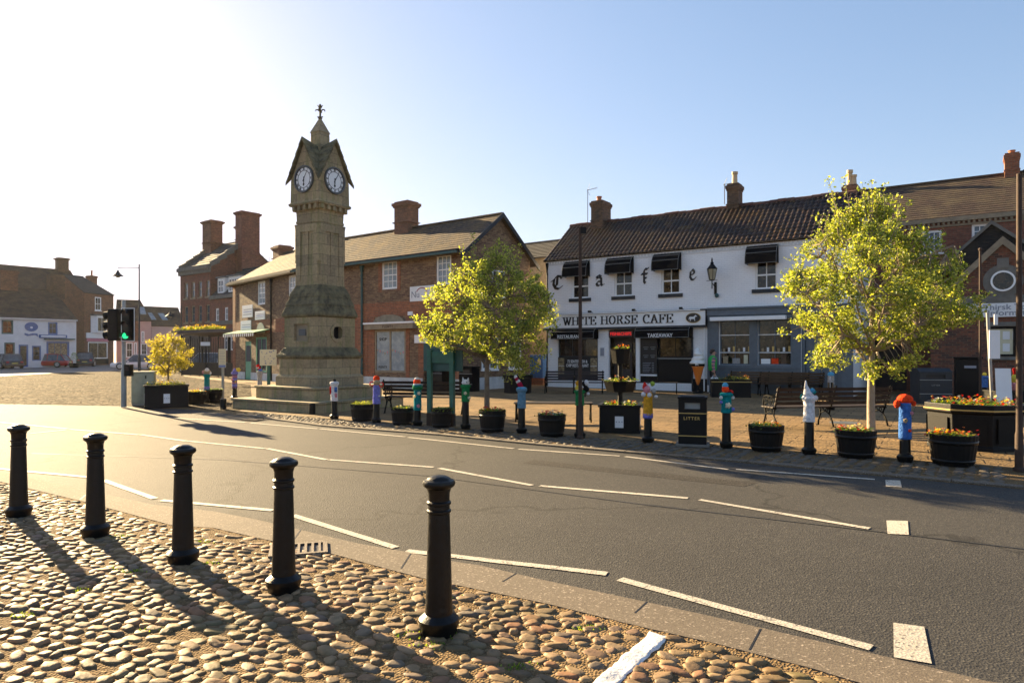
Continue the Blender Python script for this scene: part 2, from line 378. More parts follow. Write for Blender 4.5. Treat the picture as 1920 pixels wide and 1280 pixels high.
def hull2(pts):
    pts = sorted(set((round(a, 5), round(b, 5)) for a, b in pts))
    def half(ps):
        h = []
        for p in ps:
            while len(h) > 1 and (h[-1][0]-h[-2][0])*(p[1]-h[-2][1])-(h[-1][1]-h[-2][1])*(p[0]-h[-2][0]) <= 0: h.pop()
            h.append(p)
        return h
    return half(pts)[:-1]+half(pts[::-1])[:-1]
def pen(mb, strokes, x0, z0, h, nib, y, th=.012, w=1.0, mi=0):
    """strokes in a unit box written with a flat nib; x0,z0 lower left in the wall plane, facing -y"""
    k = 0
    for st in strokes:
        for a, b in zip(st[:-1], st[1:]):
            q = [(x0+(p[0]+n[0])*h*w, z0+(p[1]+n[1])*h) for p in (a, b) for n in nib]
            hu = hull2(q)
            if len(hu) > 2:
                mb.prism([(p[0], y-th-k*.00015, p[1]) for p in hu], (0, th, 0), mi)
            k += 1
def arc(cx, cz, rx, rz, a0, a1, n=10):
    return [(cx+rx*math.cos(R(a0+(a1-a0)*i/n)), cz+rz*math.sin(R(a0+(a1-a0)*i/n))) for i in range(n+1)]
def sf(x, z): return [(x-.13, z), (x+.13, z)]
ROM = {
 'W': ([[(.08, .97), (.3, .03)], [(.3, .03), (.5, .8)], [(.44, .97), (.68, .03)], [(.68, .03), (.9, .97)], sf(.08, .97), sf(.46, .97), sf(.92, .97)], 1.0),
 'H': ([[(.12, .03), (.12, .97)], [(.66, .03), (.66, .97)], [(.12, .5), (.66, .5)], sf(.12, .03), sf(.12, .97), sf(.66, .03), sf(.66, .97)], .8),
 'I': ([[(.15, .03), (.15, .97)], sf(.15, .03), sf(.15, .97)], .33),
 'T': ([[(.36, .03), (.36, .97)], [(.02, .97), (.7, .97)], sf(.36, .03), [(.0, .95), (.0, .74)], [(.72, .95), (.72, .74)]], .75),
 'E': ([[(.12, .03), (.12, .97)], [(.0, .97), (.58, .97)], [(.0, .03), (.6, .03)], [(.12, .51), (.42, .51)], [(.59, .96), (.6, .76)], [(.61, .04), (.62, .24)], [(.42, .63), (.42, .39)]], .68),
 'O': ([arc(.38, .5, .30, .48, 0, 360, 22)], .8),
 'R': ([[(.12, .03), (.12, .97)], sf(.12, .03), [(0, .97), (.35, .97)], arc(.33, .74, .22, .23, 90, -90, 10), [(.12, .51), (.35, .51)], [(.36, .51), (.6, .05)], [(.55, .03), (.76, .03)]], .78),
 'S': ([arc(.3, .74, .2, .24, 30, 180, 8)+[(.14, .62), (.3, .5), (.46, .38)]+arc(.28, .26, .22, .24, 10, -150, 8), [(.5, .95), (.5, .72)], [(.06, .28), (.06, .05)]], .62),
 'C': ([arc(.4, .5, .32, .48, 50, 310, 18), [(.62, .95), (.62, .68)]], .74),
 'A': ([[(.36, .97), (.08, .03)], [(.34, .97), (.64, .03)], [(.18, .35), (.52, .35)], sf(.06, .03), sf(.66, .03)], .78),
 'F': ([[(.12, .03), (.12, .97)], [(.0, .97), (.58, .97)], sf(.12, .03), [(.12, .51), (.42, .51)], [(.58, .96), (.59, .74)], [(.42, .63), (.42, .39)]], .65),
}
NIBR = [(-.075, -.028), (.075, -.028), (.075, .028), (-.075, .028)]
def roman(mb, word, x0, z0, h, y, width, th=.02):
    adv = sum((ROM[c][1]+.08) if c != ' ' else .45 for c in word)
    w = width/(adv*h); x = x0
    for c in word:
        if c == ' ': x += .45*h*w; continue
        pen(mb, ROM[c][0], x, z0, h, NIBR, y, th, w); x += (ROM[c][1]+.08)*h*w
# ---------- facades ----------
class Fac:
    """a wall plane through two ground points; local x along it, y into the house, z up"""
    def __init__(s, pa, Ya, pb, Yb):
        s.A = Vector(((pa-CX)/F*Ya, Ya, 0)); B = Vector(((pb-CX)/F*Yb, Yb, 0))
        s.d = (B-s.A).normalized(); s.L = (B-s.A).length; s.ang = math.atan2(s.d.y, s.d.x)
    def u(s, px, off=0):
        k = (px-CX)/F; n = Vector((-s.d.y, s.d.x, 0)); A = s.A+n*off
        return (k*A.y-A.x)/(s.d.x-k*s.d.y)
    def Y(s, px, off=0):
        return (s.A+Vector((-s.d.y, s.d.x, 0))*off).y+s.d.y*s.u(px, off)
    def z(s, px, py, off=0): return H+(HY-py)*s.Y(px, off)/F
    def r(s, x0, x1, y0, y1, off=0):
        m = (x0+x1)/2; return s.u(x0, off), s.u(x1, off), s.z(m, y1, off), s.z(m, y0, off)
def wall(mb, u0, u1, z0, z1, holes, y=0., dep=.14, mi=0):
    us = sorted(set([u0, u1]+[h for q in holes for h in q[:2]])); zs = sorted(set([z0, z1]+[h for q in holes for h in q[2:4]]))
    us = [u for u in us if u0 <= u <= u1]; zs = [z for z in zs if z0 <= z <= z1]
    for a, b in zip(us[:-1], us[1:]):
        for c, d in zip(zs[:-1], zs[1:]):
            m, n = (a+b)/2, (c+d)/2
            if any(q[0] < m < q[1] and q[2] < n < q[3] for q in holes): continue
            mb.poly([(a, y, c), (b, y, c), (b, y, d), (a, y, d)], mi)
    for a, b, c, d in [q[:4] for q in holes]:
        mb.poly([(a, y, c), (a, y, d), (a, y+dep, d), (a, y+dep, c)], mi); mb.poly([(b, y, c), (b, y+dep, c), (b, y+dep, d), (b, y, d)], mi)
        mb.poly([(a, y, d), (b, y, d), (b, y+dep, d), (a, y+dep, d)], mi); mb.poly([(a, y, c), (a, y+dep, c), (b, y+dep, c), (b, y, c)], mi)
def window(par, u0, u1, z0, z1, y=.10, cols=2, rows=2, fm='white_paint', gm='glass_dark', fw=.06, bw=.025, sill=None, mid=True, name='window'):
    f = MB(); t = .05
    f.box(u0, u0+fw, y-t, y, z0, z1); f.box(u1-fw, u1, y-t, y, z0, z1)
    f.box(u0+fw, u1-fw, y-t, y, z1-fw, z1); f.box(u0+fw, u1-fw, y-t, y, z0, z0+fw)
    for i in range(1, cols):
        x = u0+fw+(u1-u0-2*fw)*i/cols; f.box(x-bw/2, x+bw/2, y-t*.7, y-.004, z0+fw, z1-fw)
    for i in range(1, rows):
        z = z0+fw+(z1-z0-2*fw)*i/rows; q = bw*(.9 if mid and rows % 2 == 0 and i == rows//2 else .5)
        f.box(u0+fw, u1-fw, y-t*.75, y-.006, z-q, z+q)
    o = f.build(name, fm, par)
    g = MB(); g.poly([(u0, y-.008, z0), (u1, y-.008, z0), (u1, y-.008, z1), (u0, y-.008, z1)]); g.build('pane', gm, o)
    if sill:
        m, h, ex = sill; MB().box(u0-ex, u1+ex, -.07, y-.002, z0-h, z0-.001).build('sill', m, o)
    return o
def slope(mb, A, B, C, D, rows, lift=.025, wave=None, under=.06, mi=0):
    """courses of tiles over the quad A,B (eave) C,D (ridge)"""
    A, B, C, D = map(Vector, (A, B, C, D)); nrm = (B-A).cross(D-A).normalized()
    if nrm.z < 0: nrm = -nrm
    def P(s, t): return A.lerp(B, s).lerp(D.lerp(C, s), t)
    if wave:
        n = int((B-A).length/wave[0])
        prof = [(0, .0), (.22, .45), (.45, 1.0), (.7, .75), (.86, 0)]
        for i in range(rows):
            t0, t1 = i/rows, (i+1)/rows+.25/rows
            for k in range(n):
                js = random.uniform(-.006, .006); ps = []
                for (a, h) in prof+[(1.02, .0)]:
                    s = min(1, (k+a)/n); h = h*wave[1]
                    ps.append((P(s, t0)+nrm*(h+lift+js), P(s, min(t1, 1))+nrm*(h+js*.5)))
                st = len(mb.v)
                for a, b in ps: mb.v += [tuple(a), tuple(b), tuple(a-nrm*.018)]
                for q in range(len(ps)-1):
                    mb.f.append((st+3*q, st+3*q+3, st+3*q+4, st+3*q+1)); mb.m.append(mi)
                    mb.f.append((st+3*q+2, st+3*q+5, st+3*q+3, st+3*q)); mb.m.append(mi)
    else:
        for i in range(rows):
            t0, t1 = i/rows, (i+1)/rows
            a, b, c, d = P(0, t0)+nrm*lift, P(1, t0)+nrm*lift, P(1, t1), P(0, t1)
            mb.poly([a, b, c, d], mi); mb.poly([P(0, t0)-nrm*.002, P(1, t0)-nrm*.002, b, a], mi)
    q = -nrm*under
    mb.poly([A+q, D+q, C+q, B+q], mi)
    for a, b in ((A, B), (B, C), (C, D), (D, A)): mb.poly([a+q, b+q, b, a], mi)
def chimney(par, x, y, z0, z1, wx, wy, m='brick_sooty', pots=(), pm='terracotta', cap=.06):
    b = MB(); b.box(x-wx/2, x+wx/2, y-wy/2, y+wy/2, z0, z1-.3)
    b.box(x-wx/2-cap*.5, x+wx/2+cap*.5, y-wy/2-cap*.5, y+wy/2+cap*.5, z1-.3, z1-.22)
    b.box(x-wx/2-cap, x+wx/2+cap, y-wy/2-cap, y+wy/2+cap, z1-.22, z1-.08); b.box(x-wx/2, x+wx/2, y-wy/2, y+wy/2, z1-.08, z1)
    b.box(x-wx/2-cap*.7, x+wx/2+cap*.7, y-wy/2-cap*.7, y+wy/2+cap*.7, z0+(z1-z0)*.45, z0+(z1-z0)*.45+.05)
    o = b.build('chimney', m, par)
    for px_, h in pots:
        MB().lathe(x+px_, y, [(.13, z1-.03), (.11, z1+h*.8), (.14, z1+h*.82), (.14, z1+h)], 10).build('chimney_pot', pm, o, True)
    return o
def gutter(par, u0, u1, y, z, m='black_paint'):
    b = MB()
    b.box(u0, u1, y-.11, y, z-.09, z); b.build('gutter', m, par)
def downpipe(par, u, z0, z1, m='black_paint', r=.05, y=-.09, hop=True):
    b = MB(); b.lathe(u, y, [(r, z0), (r, z1)], 8)
    for z in (z0+.8, (z0+z1)/2, z1-.5): b.lathe(u, y, [(r*1.35, z), (r*1.35, z+.07)], 8)
    if hop: b.lathe(u, y, [(r, z1-.3), (r*2.2, z1-.02), (r*2.2, z1+.06)], 4, rot=R(45))
    return b.build('downpipe', m, par)
# ---------- sky, sun ----------
SUN_EL, SUN_AZ = R(17.5), math.atan2(-.69, .72)      # azimuth measured from +Y towards +X
w = bpy.data.worlds.new('World'); scene.world = w; w.use_nodes = True
nt = w.node_tree; nt.nodes.clear()
wo = nt.nodes.new('ShaderNodeOutputWorld'); bg = nt.nodes.new('ShaderNodeBackground')
sky = nt.nodes.new('ShaderNodeTexSky'); sky.sky_type = 'NISHITA'; sky.sun_disc = False
sky.sun_elevation = SUN_EL; sky.sun_rotation = SUN_AZ
sky.air_density = 1.0; sky.dust_density = .9; sky.ozone_density = 2.6; sky.altitude = 30
# soft shoulder so the glare around the sun does not swamp the rest of the sky
def vm(op, a, b):
    n = nt.nodes.new('ShaderNodeVectorMath'); n.operation = op
    for s_, v in ((n.inputs[0], a), (n.inputs[1], b)):
        if isinstance(v, tuple): s_.default_value = v
        else: nt.links.new(v, s_)
    return n.outputs[0]
den = vm('ADD', vm('MULTIPLY', sky.outputs[0], (.16, .175, .16)), (1, 1, 1))
nt.links.new(vm('MULTIPLY', vm('DIVIDE', sky.outputs[0], den), (1.28, 1.27, 1.33)), bg.inputs[0]); bg.inputs[1].default_value = .051
nt.links.new(bg.outputs[0], wo.inputs[0])
sl = bpy.data.lights.new('sun', 'SUN'); sl.energy = 4.5; sl.angle = R(.55); sl.color = (1, .75, .42)
so = bpy.data.objects.new('sun', sl); COL.objects.link(so)
so.rotation_euler = Vector((-math.sin(-SUN_AZ)*math.cos(SUN_EL), math.cos(SUN_AZ)*math.cos(SUN_EL), math.sin(SUN_EL))).to_track_quat('Z', 'Y').to_euler()
scene.view_settings.view_transform = 'Standard'; scene.view_settings.look = 'None'; scene.view_settings.gamma = 1
scene.view_settings.exposure = 2.46
# ---------- ground sheets ----------
mat('line_paint', (.66, .66, .66), .7, .35, 9, .6, 45, dist=.01)
mat('tar', (.008, .008, .008), .5, .3)
mat_ground('asphalt_patch', 'fleck', (.018, .017, .017), (.040, .037, .034), 75, .85, .6, .008, flecks=(.11, .10, .09), spec=.2)
def sheet(name, pts, m, z, th=0.0):
    b = MB()
    if th: b.prism([(p[0], p[1], z-th) for p in pts], (0, 0, th))
    else: b.poly([(p[0], p[1], z) for p in pts])
    o = b.build(name, m); struct(o); return o
g = sheet('ground', [(-900, -300), (900, -300), (900, 1500), (-900, 1500)], 'earth_far', -.05)
near_up = [(0, 884), (162, 920), (284, 947), (400, 960), (479, 975), (673, 1021), (759, 1036), (846, 1054), (900, 1062), (1025, 1091), (1212, 1131), (1369, 1166), (1500, 1197), (1687, 1240), (1849, 1280)]
near_lo = [(0, 904), (162, 943), (325, 987), (400, 991), (483, 1010), (634, 1043), (698, 1061), (792, 1086), (900, 1108), (1025, 1134), (1212, 1180), (1337, 1208), (1526, 1257), (1601, 1280)]
far_lo = [(0, 757), (240, 761), (360, 768), (440, 777), (520, 788), (600, 799), (700, 807), (820, 816), (1000, 834), (1170, 849), (1400, 868), (1660, 893), (1920, 917)]
far_up = [(340, 764), (440, 772), (520, 778), (600, 785), (700, 792), (820, 800), (1000, 814), (1170, 826), (1400, 842), (1660, 861), (1920, 882)]
g2 = lambda L: [(G(*p).x, G(*p).y) for p in L]
NU = [(-30, 22), (-14, 12.6)]+g2(near_up)+[(3.6, 2.9), (6.5, 1.5), (12, -2)]
NL = [(-30, 21), (-13.5, 11.4)]+g2(near_lo)+[(3.2, 2.2), (5.8, .6), (10.5, -3)]
FL = [(-45, 24)]+g2(far_lo)+[(9, 5.3), (14, 1.6), (19, -2)]
FU = g2(far_up)+[(9.6, 6.2), (15, 2.2), (20.5, -1)]
sheet('road', NU+FL[::-1], 'asphalt', 0)
sheet('kerb_strip', NL+NU[::-1], 'kerb_concrete', .012, .03)
sheet('sett_bed', FL[2:]+FU[::-1], 'mortar_bed', .008, .03)
sheet('cobbled_square', [(-60, 24), (-45, 24)]+g2(far_lo[:4])+g2([(700, 806), (700, 712), (440, 707), (430, 693), (330, 690), (205, 696), (110, 699), (0, 705), (-200, 712)]), 'far_cobble', .005)
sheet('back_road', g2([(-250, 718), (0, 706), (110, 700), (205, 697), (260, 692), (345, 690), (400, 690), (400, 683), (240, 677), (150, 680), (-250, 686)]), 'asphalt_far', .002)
sheet('pavement', g2([(-300, 686.5), (150, 682), (150, 686), (0, 690.5), (-300, 694)]), 'kerb_concrete', .07, .1)
sheet('paved_area', FU[1:]+[(26, 1), (34, 20), (24, 33), (3, 40), (-8, 44), (-19, 46)]+g2([(345, 701), (345, 706), (470, 722), (474, 765)]), 'slab_paving', .02, .05)
def edge_y(E, x):
    for (a, b), (c, d) in zip(E[:-1], E[1:]):
        if a <= x <= c: return b+(d-b)*(x-a)/(c-a+1e-9)
    return -99
sheet('forecourt_bed', NL+[(10.5, -12), (-30, -12)], 'mortar_bed', .004)
def bury(x, y): return .0075+.007*noise.noise((x*1.1, y*1.1, 5))+.004*noise.noise((x*7, y*7, 2))+.012*max(0, noise.noise((x*.55+3.1, y*.55, 8))-.12)
b = MB(); gx0, gy0, st_ = -7.0, 1.4, .045; NX, NY = 262, 172; idx = {}
for j in range(NY):
    for i in range(NX):
        x, y = gx0+i*st_, gy0+j*st_; lim = edge_y(NL, x)
        if y > lim+.03: continue
        idx[i, j] = len(b.v); b.v.append((x, min(y, lim-.004), bury(x, y) if y < lim-.05 else .011))
for (i, j) in list(idx):
    if (i+1, j) in idx and (i, j+1) in idx and (i+1, j+1) in idx: b.f.append((idx[i, j], idx[i+1, j], idx[i+1, j+1], idx[i, j+1])); b.m.append(0)
struct(b.build('forecourt_mortar', 'mortar_bed', smooth='all'))
def stones(name, m, spots, seg, hgt, yaw, rough=False):
    b = MB()
    for (x, y, rx, ry) in spots:
        a0 = yaw+random.gauss(0, .28); h = hgt*random.uniform(.6, 1.25); tx, ty = random.gauss(0, .10), random.gauss(0, .10)
        ph = [random.uniform(.78, 1.14) for _ in range(seg)]; rx *= random.uniform(.8, 1.12); ry *= random.uniform(.8, 1.1); st = len(b.v); z0 = .002
        ca, sa = math.cos(a0), math.sin(a0)
        for k, (q, zz) in enumerate(((1.0, -.01), (.97, .5), (.80, .88), (.45, 1.0))):
            for i in range(seg):
                t = 2*math.pi*i/seg; sq = 1+.13*abs(math.sin(2*t))
                u, v = rx*q*ph[i]*sq*math.cos(t), ry*q*ph[i]*sq*math.sin(t)
                X_, Y_ = x+u*ca-v*sa, y+u*sa+v*ca
                nz_ = (.0045*noise.noise((X_*22, Y_*22, 0))+.003*noise.noise((X_*55, Y_*55, 4)))*(zz > .2) if rough else 0
                b.v.append((X_, Y_, z0+h*zz+nz_+(u*tx+v*ty if zz > .2 else 0)))
        for k in range(3):
            for i in range(seg):
                j = (i+1) % seg; b.f.append((st+k*seg+i, st+k*seg+j, st+(k+1)*seg+j, st+(k+1)*seg+i)); b.m.append(0)
        b.f.append(tuple(st+3*seg+i for i in range(seg))); b.m.append(0)
    o = b.build(name, m, smooth='all'); struct(o); return o
sp = []
LA, LB_ = G(1240, 1190), G(1120, 1300); LD = (LB_-LA).normalized()
dx, dy = .120, .082; row = 0
ang = R(-22)
ca, sa = math.cos(ang), math.sin(ang)
for j in range(-50, 160):
    xo = random.uniform(0, dx); x = -14+xo
    while x < 14:
        wd = dx*random.uniform(.55, 1.45); x += wd
        u, v = x-wd/2, j*dy+.035*math.sin(x*1.7+j*.3)+.02*math.sin(x*5)
        X, Y = u*ca-v*sa, u*sa+v*ca+.8
        if not (-6.8 < X < 4.6 and 1.6 < Y < 9): continue
        if Y > edge_y(NL, X)-.06: continue
        if abs((Vector((X, Y, 0))-LA).cross(LD).z) < .085 and (Vector((X, Y, 0))-LA).dot(LD) > -.05: continue
        n = noise.noise((X*.8, Y*.8, 0))
        if n > .55 or random.random() < .03: continue
        s = .93+.10*n
        sp.append((X+random.gauss(0, .006), Y+random.gauss(0, .006), wd*.5*s*.97, dy*.5*s*random.uniform(.85, 1.12)))
stones('cobblestones', 'cobble_stone', sp, 11, .0185, ang, rough=True)
sp = []
def off(E, t): return [(a[0], a[1]) for a in E]
fl = g2([(455, 780)])+FL[5:-1]
d0 = .155
for (a, b_) in zip(FL[4:-2], FL[5:-1]):
    A, B = Vector(a), Vector(b_); L = (B-A).length; d = (B-A)/L; nn = Vector((-d.y, d.x))
    for i in range(int(L/d0)):
        p = A+d*(i*d0+random.uniform(-.02, .02)); ytop = edge_y(FU, p.x)
        k = .25
        while k < 2.2:
            q = p+nn*k+Vector((random.gauss(0, .012), random.gauss(0, .012)))
            if q.y > edge_y(FU, q.x)+.02: break
            sp.append((q.x, q.y, d0*.43, .058)); k += .13
stones('sett_strip', 'sett_stone', sp, 7, .02, R(-35))
# kerb edging along the far side of the road
b = MB()
for (a, c) in zip(FL[4:-1], FL[5:]):
    A, C_ = Vector(a), Vector(c); d = (C_-A).normalized(); nn = Vector((-d.y, d.x)); L = (C_-A).length; k = max(1, round(L/.9))
    for i in range(k):
        p, q = A+d*(L*i/k+.006), A+d*(L*(i+1)/k-.006)
        b.prism([(p.x, p.y, 0), (q.x, q.y, 0), (q.x+nn.x*.16, q.y+nn.y*.16, 0), (p.x+nn.x*.16, p.y+nn.y*.16, 0)], (0, 0, .028))
struct(b.build('kerbstones', 'kerb_concrete', bevel=.006))
# road markings
def line(b, p, q, wd=.088, z=.006):
    A, B = G(*p), G(*q); d = (B-A).normalized(); n = Vector((-d.y, d.x, 0))*wd/2; L = (B-A).length; k = max(1, int(L/.35)); a0, b0 = 0, 0
    pts = []
    for i in range(k+1):
        c = A+d*L*i/k; pts.append((c-n*random.uniform(.88, 1.06), c+n*random.uniform(.88, 1.06)))
    for (l0, r0), (l1, r1) in zip(pts[:-1], pts[1:]):
        b.poly([(l0.x, l0.y, z), (l1.x, l1.y, z), (r1.x, r1.y, z), (r0.x, r0.y, z)])
b = MB()
for p, q in [((-200, 872), (0, 879)), ((0, 879), (190, 897)), ((193, 900), (290, 935)), ((302, 938), (512, 957)), ((548, 966), (742, 1027)), ((762, 1033), (1138, 1076)), ((1162, 1086), (1634, 1215)),
             ((0, 792), (126, 804)), ((57, 813), (124, 806)), ((130, 805), (260, 815)), ((264, 815), (349, 827)), ((352, 827), (497, 841)), ((501, 841), (612, 862)), ((616, 862), (813, 876)),
             ((824, 878), (998, 910)), ((1012, 911), (1290, 934)), ((1312, 937), (1630, 991)),
             ((330, 784), (460, 792)), ((470, 793), (596, 804)), ((600, 804), (760, 819)), ((765, 820), (963, 841)), ((972, 842), (1162, 855)), ((1172, 856), (1365, 880)), ((1380, 880), (1640, 899))]:
    line(b, p, q)
for quad in ([(1662, 976), (1702, 977), (1704, 1003), (1664, 1001)], [(1660, 900), (1688, 901), (1691, 914), (1661, 912)], [(1675, 1168), (1733, 1176), (1747, 1245), (1676, 1233)]):
    b.poly([tuple(G(*p))[:2]+(.006,) for p in quad])
struct(b.build('road_markings', 'road_white'))
# tar seams, repaired strips and kerb joints
b = MB()
def strip(b, P, wd, z):
    for p, q in zip(P[:-1], P[1:]):
        A, B = G(*p), G(*q); d = (B-A).normalized(); n = Vector((-d.y, d.x, 0))*wd/2
        b.poly([(A.x-n.x, A.y-n.y, z), (B.x-n.x, B.y-n.y, z), (B.x+n.x, B.y+n.y, z), (A.x+n.x, A.y+n.y, z)])
strip(b, [(60, 850), (420, 862), (800, 892), (1200, 945), (1700, 1003), (1925, 1030), (2300, 1090)], .022, .0035)
struct(b.build('tar_seam', 'tar'))
b = MB(); b.poly([tuple(G(*p))[:2]+(.0025,) for p in [(1000, 862), (1420, 905), (1395, 912), (980, 868)]])
struct(b.build('road_repair', 'asphalt_patch'))
b = MB()
for (x0, y0, x1, y1) in ((1190, 1152, 1213, 1131), (752, 1068, 770, 1040), (942, 1093, 968, 1077), (1405, 1222, 1426, 1182), (545, 1022, 566, 992), (330, 985, 352, 953), (150, 938, 170, 922)):
    A, B = G(x0, y0), G(x1, y1); n = Vector((.006, 0, 0)); b.poly([(A.x-n.x, A.y, .0135), (A.x+n.x, A.y, .0135), (B.x+n.x, B.y, .0135), (B.x-n.x, B.y, .0135)])
struct(b.build('kerb_joints', 'tar'))
# white line painted over the cobbles
b = MB(); A, B = G(1240, 1190), G(1120, 1300); d = (B-A).normalized(); n = Vector((-d.y, d.x, 0)); L = (B-A).length+.7; K, J = 44, 8; st = 0
for i in range(K+1):
    for j in range(J+1):
        wob = .05*noise.noise((i*.45, (j > J/2)*9, 3)); p = A+d*L*i/K+n*((j/J-.5)*(.14+wob))
        h = .014+.015*abs(noise.noise((p.x*7, p.y*8, 1)))+.005*noise.noise((p.x*25, p.y*25, 1))
        if j in (0, J) or i == 0: h -= .03
        b.v.append((p.x, p.y, h))
for i in range(K):
    for j in range(J):
        q = i*(J+1)+j; b.f.append((q, q+J+1, q+J+2, q+1)); b.m.append(0)
struct(b.build('painted_line', 'line_paint', smooth='all'))
# moss and weeds between the cobbles
b = MB()
for _ in range(30):
    cx, cy = (random.uniform(-4.6, 1.6), random.uniform(2.6, 6.2)) if random.random() < .75 else (-.45+random.gauss(0, .12), 3.95+random.gauss(0, .06))
    if cy > edge_y(NL, cx)-.1: continue
    for _ in range(random.randint(20, 60)):
        x, y = cx+random.gauss(0, .05), cy+random.gauss(0, .03); a = random.uniform(0, 6.28); h = random.uniform(.001, .006); l = random.uniform(.004, .009)
        dx_, dy_ = math.cos(a)*l, math.sin(a)*l
        b.poly([(x-dx_, y-dy_, .012), (x+dx_, y+dy_, .012), (x+dx_*.6+random.gauss(0, .004), y+dy_*.4, .02+h)])
o = b.build('moss', 'leaf_mid'); struct(o, 'stuff')
# drains
mat('drain_iron', (.13, .10, .075), .7, .4, 12, .4)
def grate(name, px, py, wx, wy, rz, label):
    t = T(name, label, 'drain', G(px, py, .012), rz); f = MB(); c = .035
    f.box(-wx/2, wx/2, -wy/2, -wy/2+c, .003, .018); f.box(-wx/2, wx/2, wy/2-c, wy/2, .003, .018); f.box(-wx/2, -wx/2+c, -wy/2+c, wy/2-c, .003, .018); f.box(wx/2-c, wx/2, -wy/2+c, wy/2-c, .003, .018)
    f.build('frame', 'drain_iron', t); s = MB(); n = 7
    for i in range(n):
        x = -wx/2+c+(wx-2*c)*(i+.5)/n; s.prism([(x-.010, -wy/2+c, .006), (x+.010, -wy/2+c, .006), (x+.010, wy/2-c, .006), (x-.010, wy/2-c, .006)], (0, 0, .012))
    s.build('bars', 'drain_iron', t); MB().box(-wx/2+.01, wx/2-.01, -wy/2+.01, wy/2-.01, .0, .0035).build('pit_shade', 'black_ink', t)  # black plate under the bars paints in the shade of the pit
grate('drain_grate', 560, 1031, .46, .34, R(16), 'rusty iron drain grate beside the row of black bollards on the near kerb')
grate('drain_grate', 473, 787, .42, .3, R(-20), 'small drain grate at the kerb in front of the clock tower steps')
b = MB(); p = G(1585, 794); b.lathe(p.x, p.y, [(.34, .021), (.34, .026)], 24); tag(b.build('manhole_cover', 'lead'), 'round dark manhole cover in the paving behind the long slatted bench', 'manhole cover')
# =================== the white cafe ===================
C = Fac(1025, 32.42, 1600, 24.96)
cafe = T('cafe_building', 'white painted brick cafe with pantile roof, black awnings and gothic letters', 'building', C.A, C.ang)
EZ, RZ, DP = 6.0, 7.95, 2.5
def cr(x0, x1, y0, y1): return C.r(x0, x1, y0, y1)
z_t, z_b = 5.24, 4.12
ups = [(C.u(a), C.u(b)) for a, b in ((1072, 1104), (1152, 1186), (1240, 1275), (1416, 1457), (1478, 1512))]
holes = [(a, b, z_b, z_t) for a, b in ups[:4]]+[(ups[4][0], ups[4][1], 4.0, 4.75)]
RS = (C.u(1046), C.u(1121), .35, 2.66); DR = (C.u(1141), C.u(1192), .02, 2.66); TK = (C.u(1201), C.u(1297), .35, 2.66)
S1 = (C.u(1349), C.u(1406), 1.14, 2.92); S2 = (C.u(1421), C.u(1484), 1.14, 2.92); D2 = (C.u(1503), C.u(1578), .02, 2.9)
b = MB(); wall(b, 0, C.L, 0, EZ, holes+[RS, DR, TK, S1, S2, D2], dep=.16)
b.poly([(0, 0, 0), (0, 0, EZ), (0, DP, RZ), (0, 2*DP, EZ), (0, 2*DP, 0)]); b.poly([(C.L, 0, 0), (C.L, 2*DP, 0), (C.L, 2*DP, EZ), (C.L, DP, RZ), (C.L, 0, EZ)])
b.poly([(0, 2*DP, 0), (0, 2*DP, EZ), (C.L, 2*DP, EZ), (C.L, 2*DP, 0)]); b.build('wall', 'brick_white', cafe)
b = MB(); ov = .12; sl_ = (RZ-EZ)/DP
slope(b, (-.12, -ov, EZ-ov*sl_+.05), (C.L+.12, -ov, EZ-ov*sl_+.05), (C.L+.12, DP, RZ+.05), (-.12, DP, RZ+.05), 12, .03, (.20, .045))
slope(b, (C.L+.12, 2*DP+ov, EZ-ov*sl_+.05), (-.12, 2*DP+ov, EZ-ov*sl_+.05), (-.12, DP, RZ+.05), (C.L+.12, DP, RZ+.05), 8)
roof = b.build('roof', 'pantile', cafe)
b = MB(); n_ = 40
for i in range(n_):
    x0 = -.12+(C.L+.24)*i/n_; x1 = -.12+(C.L+.24)*(i+1)/n_-.008; zz = RZ+.09+.018*math.sin(i*1.3)
    b.prism([(x0, DP-.14, zz-.08), (x0, DP-.08, zz+.03), (x0, DP, zz+.07), (x0, DP+.08, zz+.03), (x0, DP+.14, zz-.08)], (x1-x0, 0, 0))
b.build('ridge_tiles', 'tile_red', roof)
b = MB(); b.box(0, C.L, -.045, -.002, EZ-.10, EZ-.02); b.box(0, C.L, -.03, -.002, EZ-.26, EZ-.22)
x = .03
while x < C.L-.1: b.box(x, x+.075, -.04, -.002, EZ-.20, EZ-.10); x += .15
b.build('cornice', 'white_render', cafe)
chimney(roof, C.u(1082), DP-.1, 7.2, 9.0, .62, .9, pots=((-.1, .28),))
chimney(roof, C.u(1342), DP+.1, 7.3, 9.0, .5, .6, pots=((0, .55),), pm='pale_pot')
def aerial(par, x, y, z0, z1):
    a = MB(); a.tube([(x, y, z0), (x, y, z1)], .018, 5); a.tube([(x-.05, y, z1-.05), (x+.55, y, z1+.02)], .012, 4)
    for i in range(9): q = x+.05+i*.055; a.tube([(q, y-.09, z1-.03), (q, y+.09, z1-.03)], .005, 3)
    a.tube([(x-.02, y, z1-.05), (x+.12, y, z1+.25)], .009, 4); a.tube([(x-.02, y, z1-.05), (x+.12, y, z1-.32)], .009, 4)
    a.build('aerial', 'grey_steel', par)
aerial(roof, C.u(1102, DP), DP, 7.9, 9.75); aerial(roof, C.u(1357, DP), DP+.1, 8.2, 9.1)
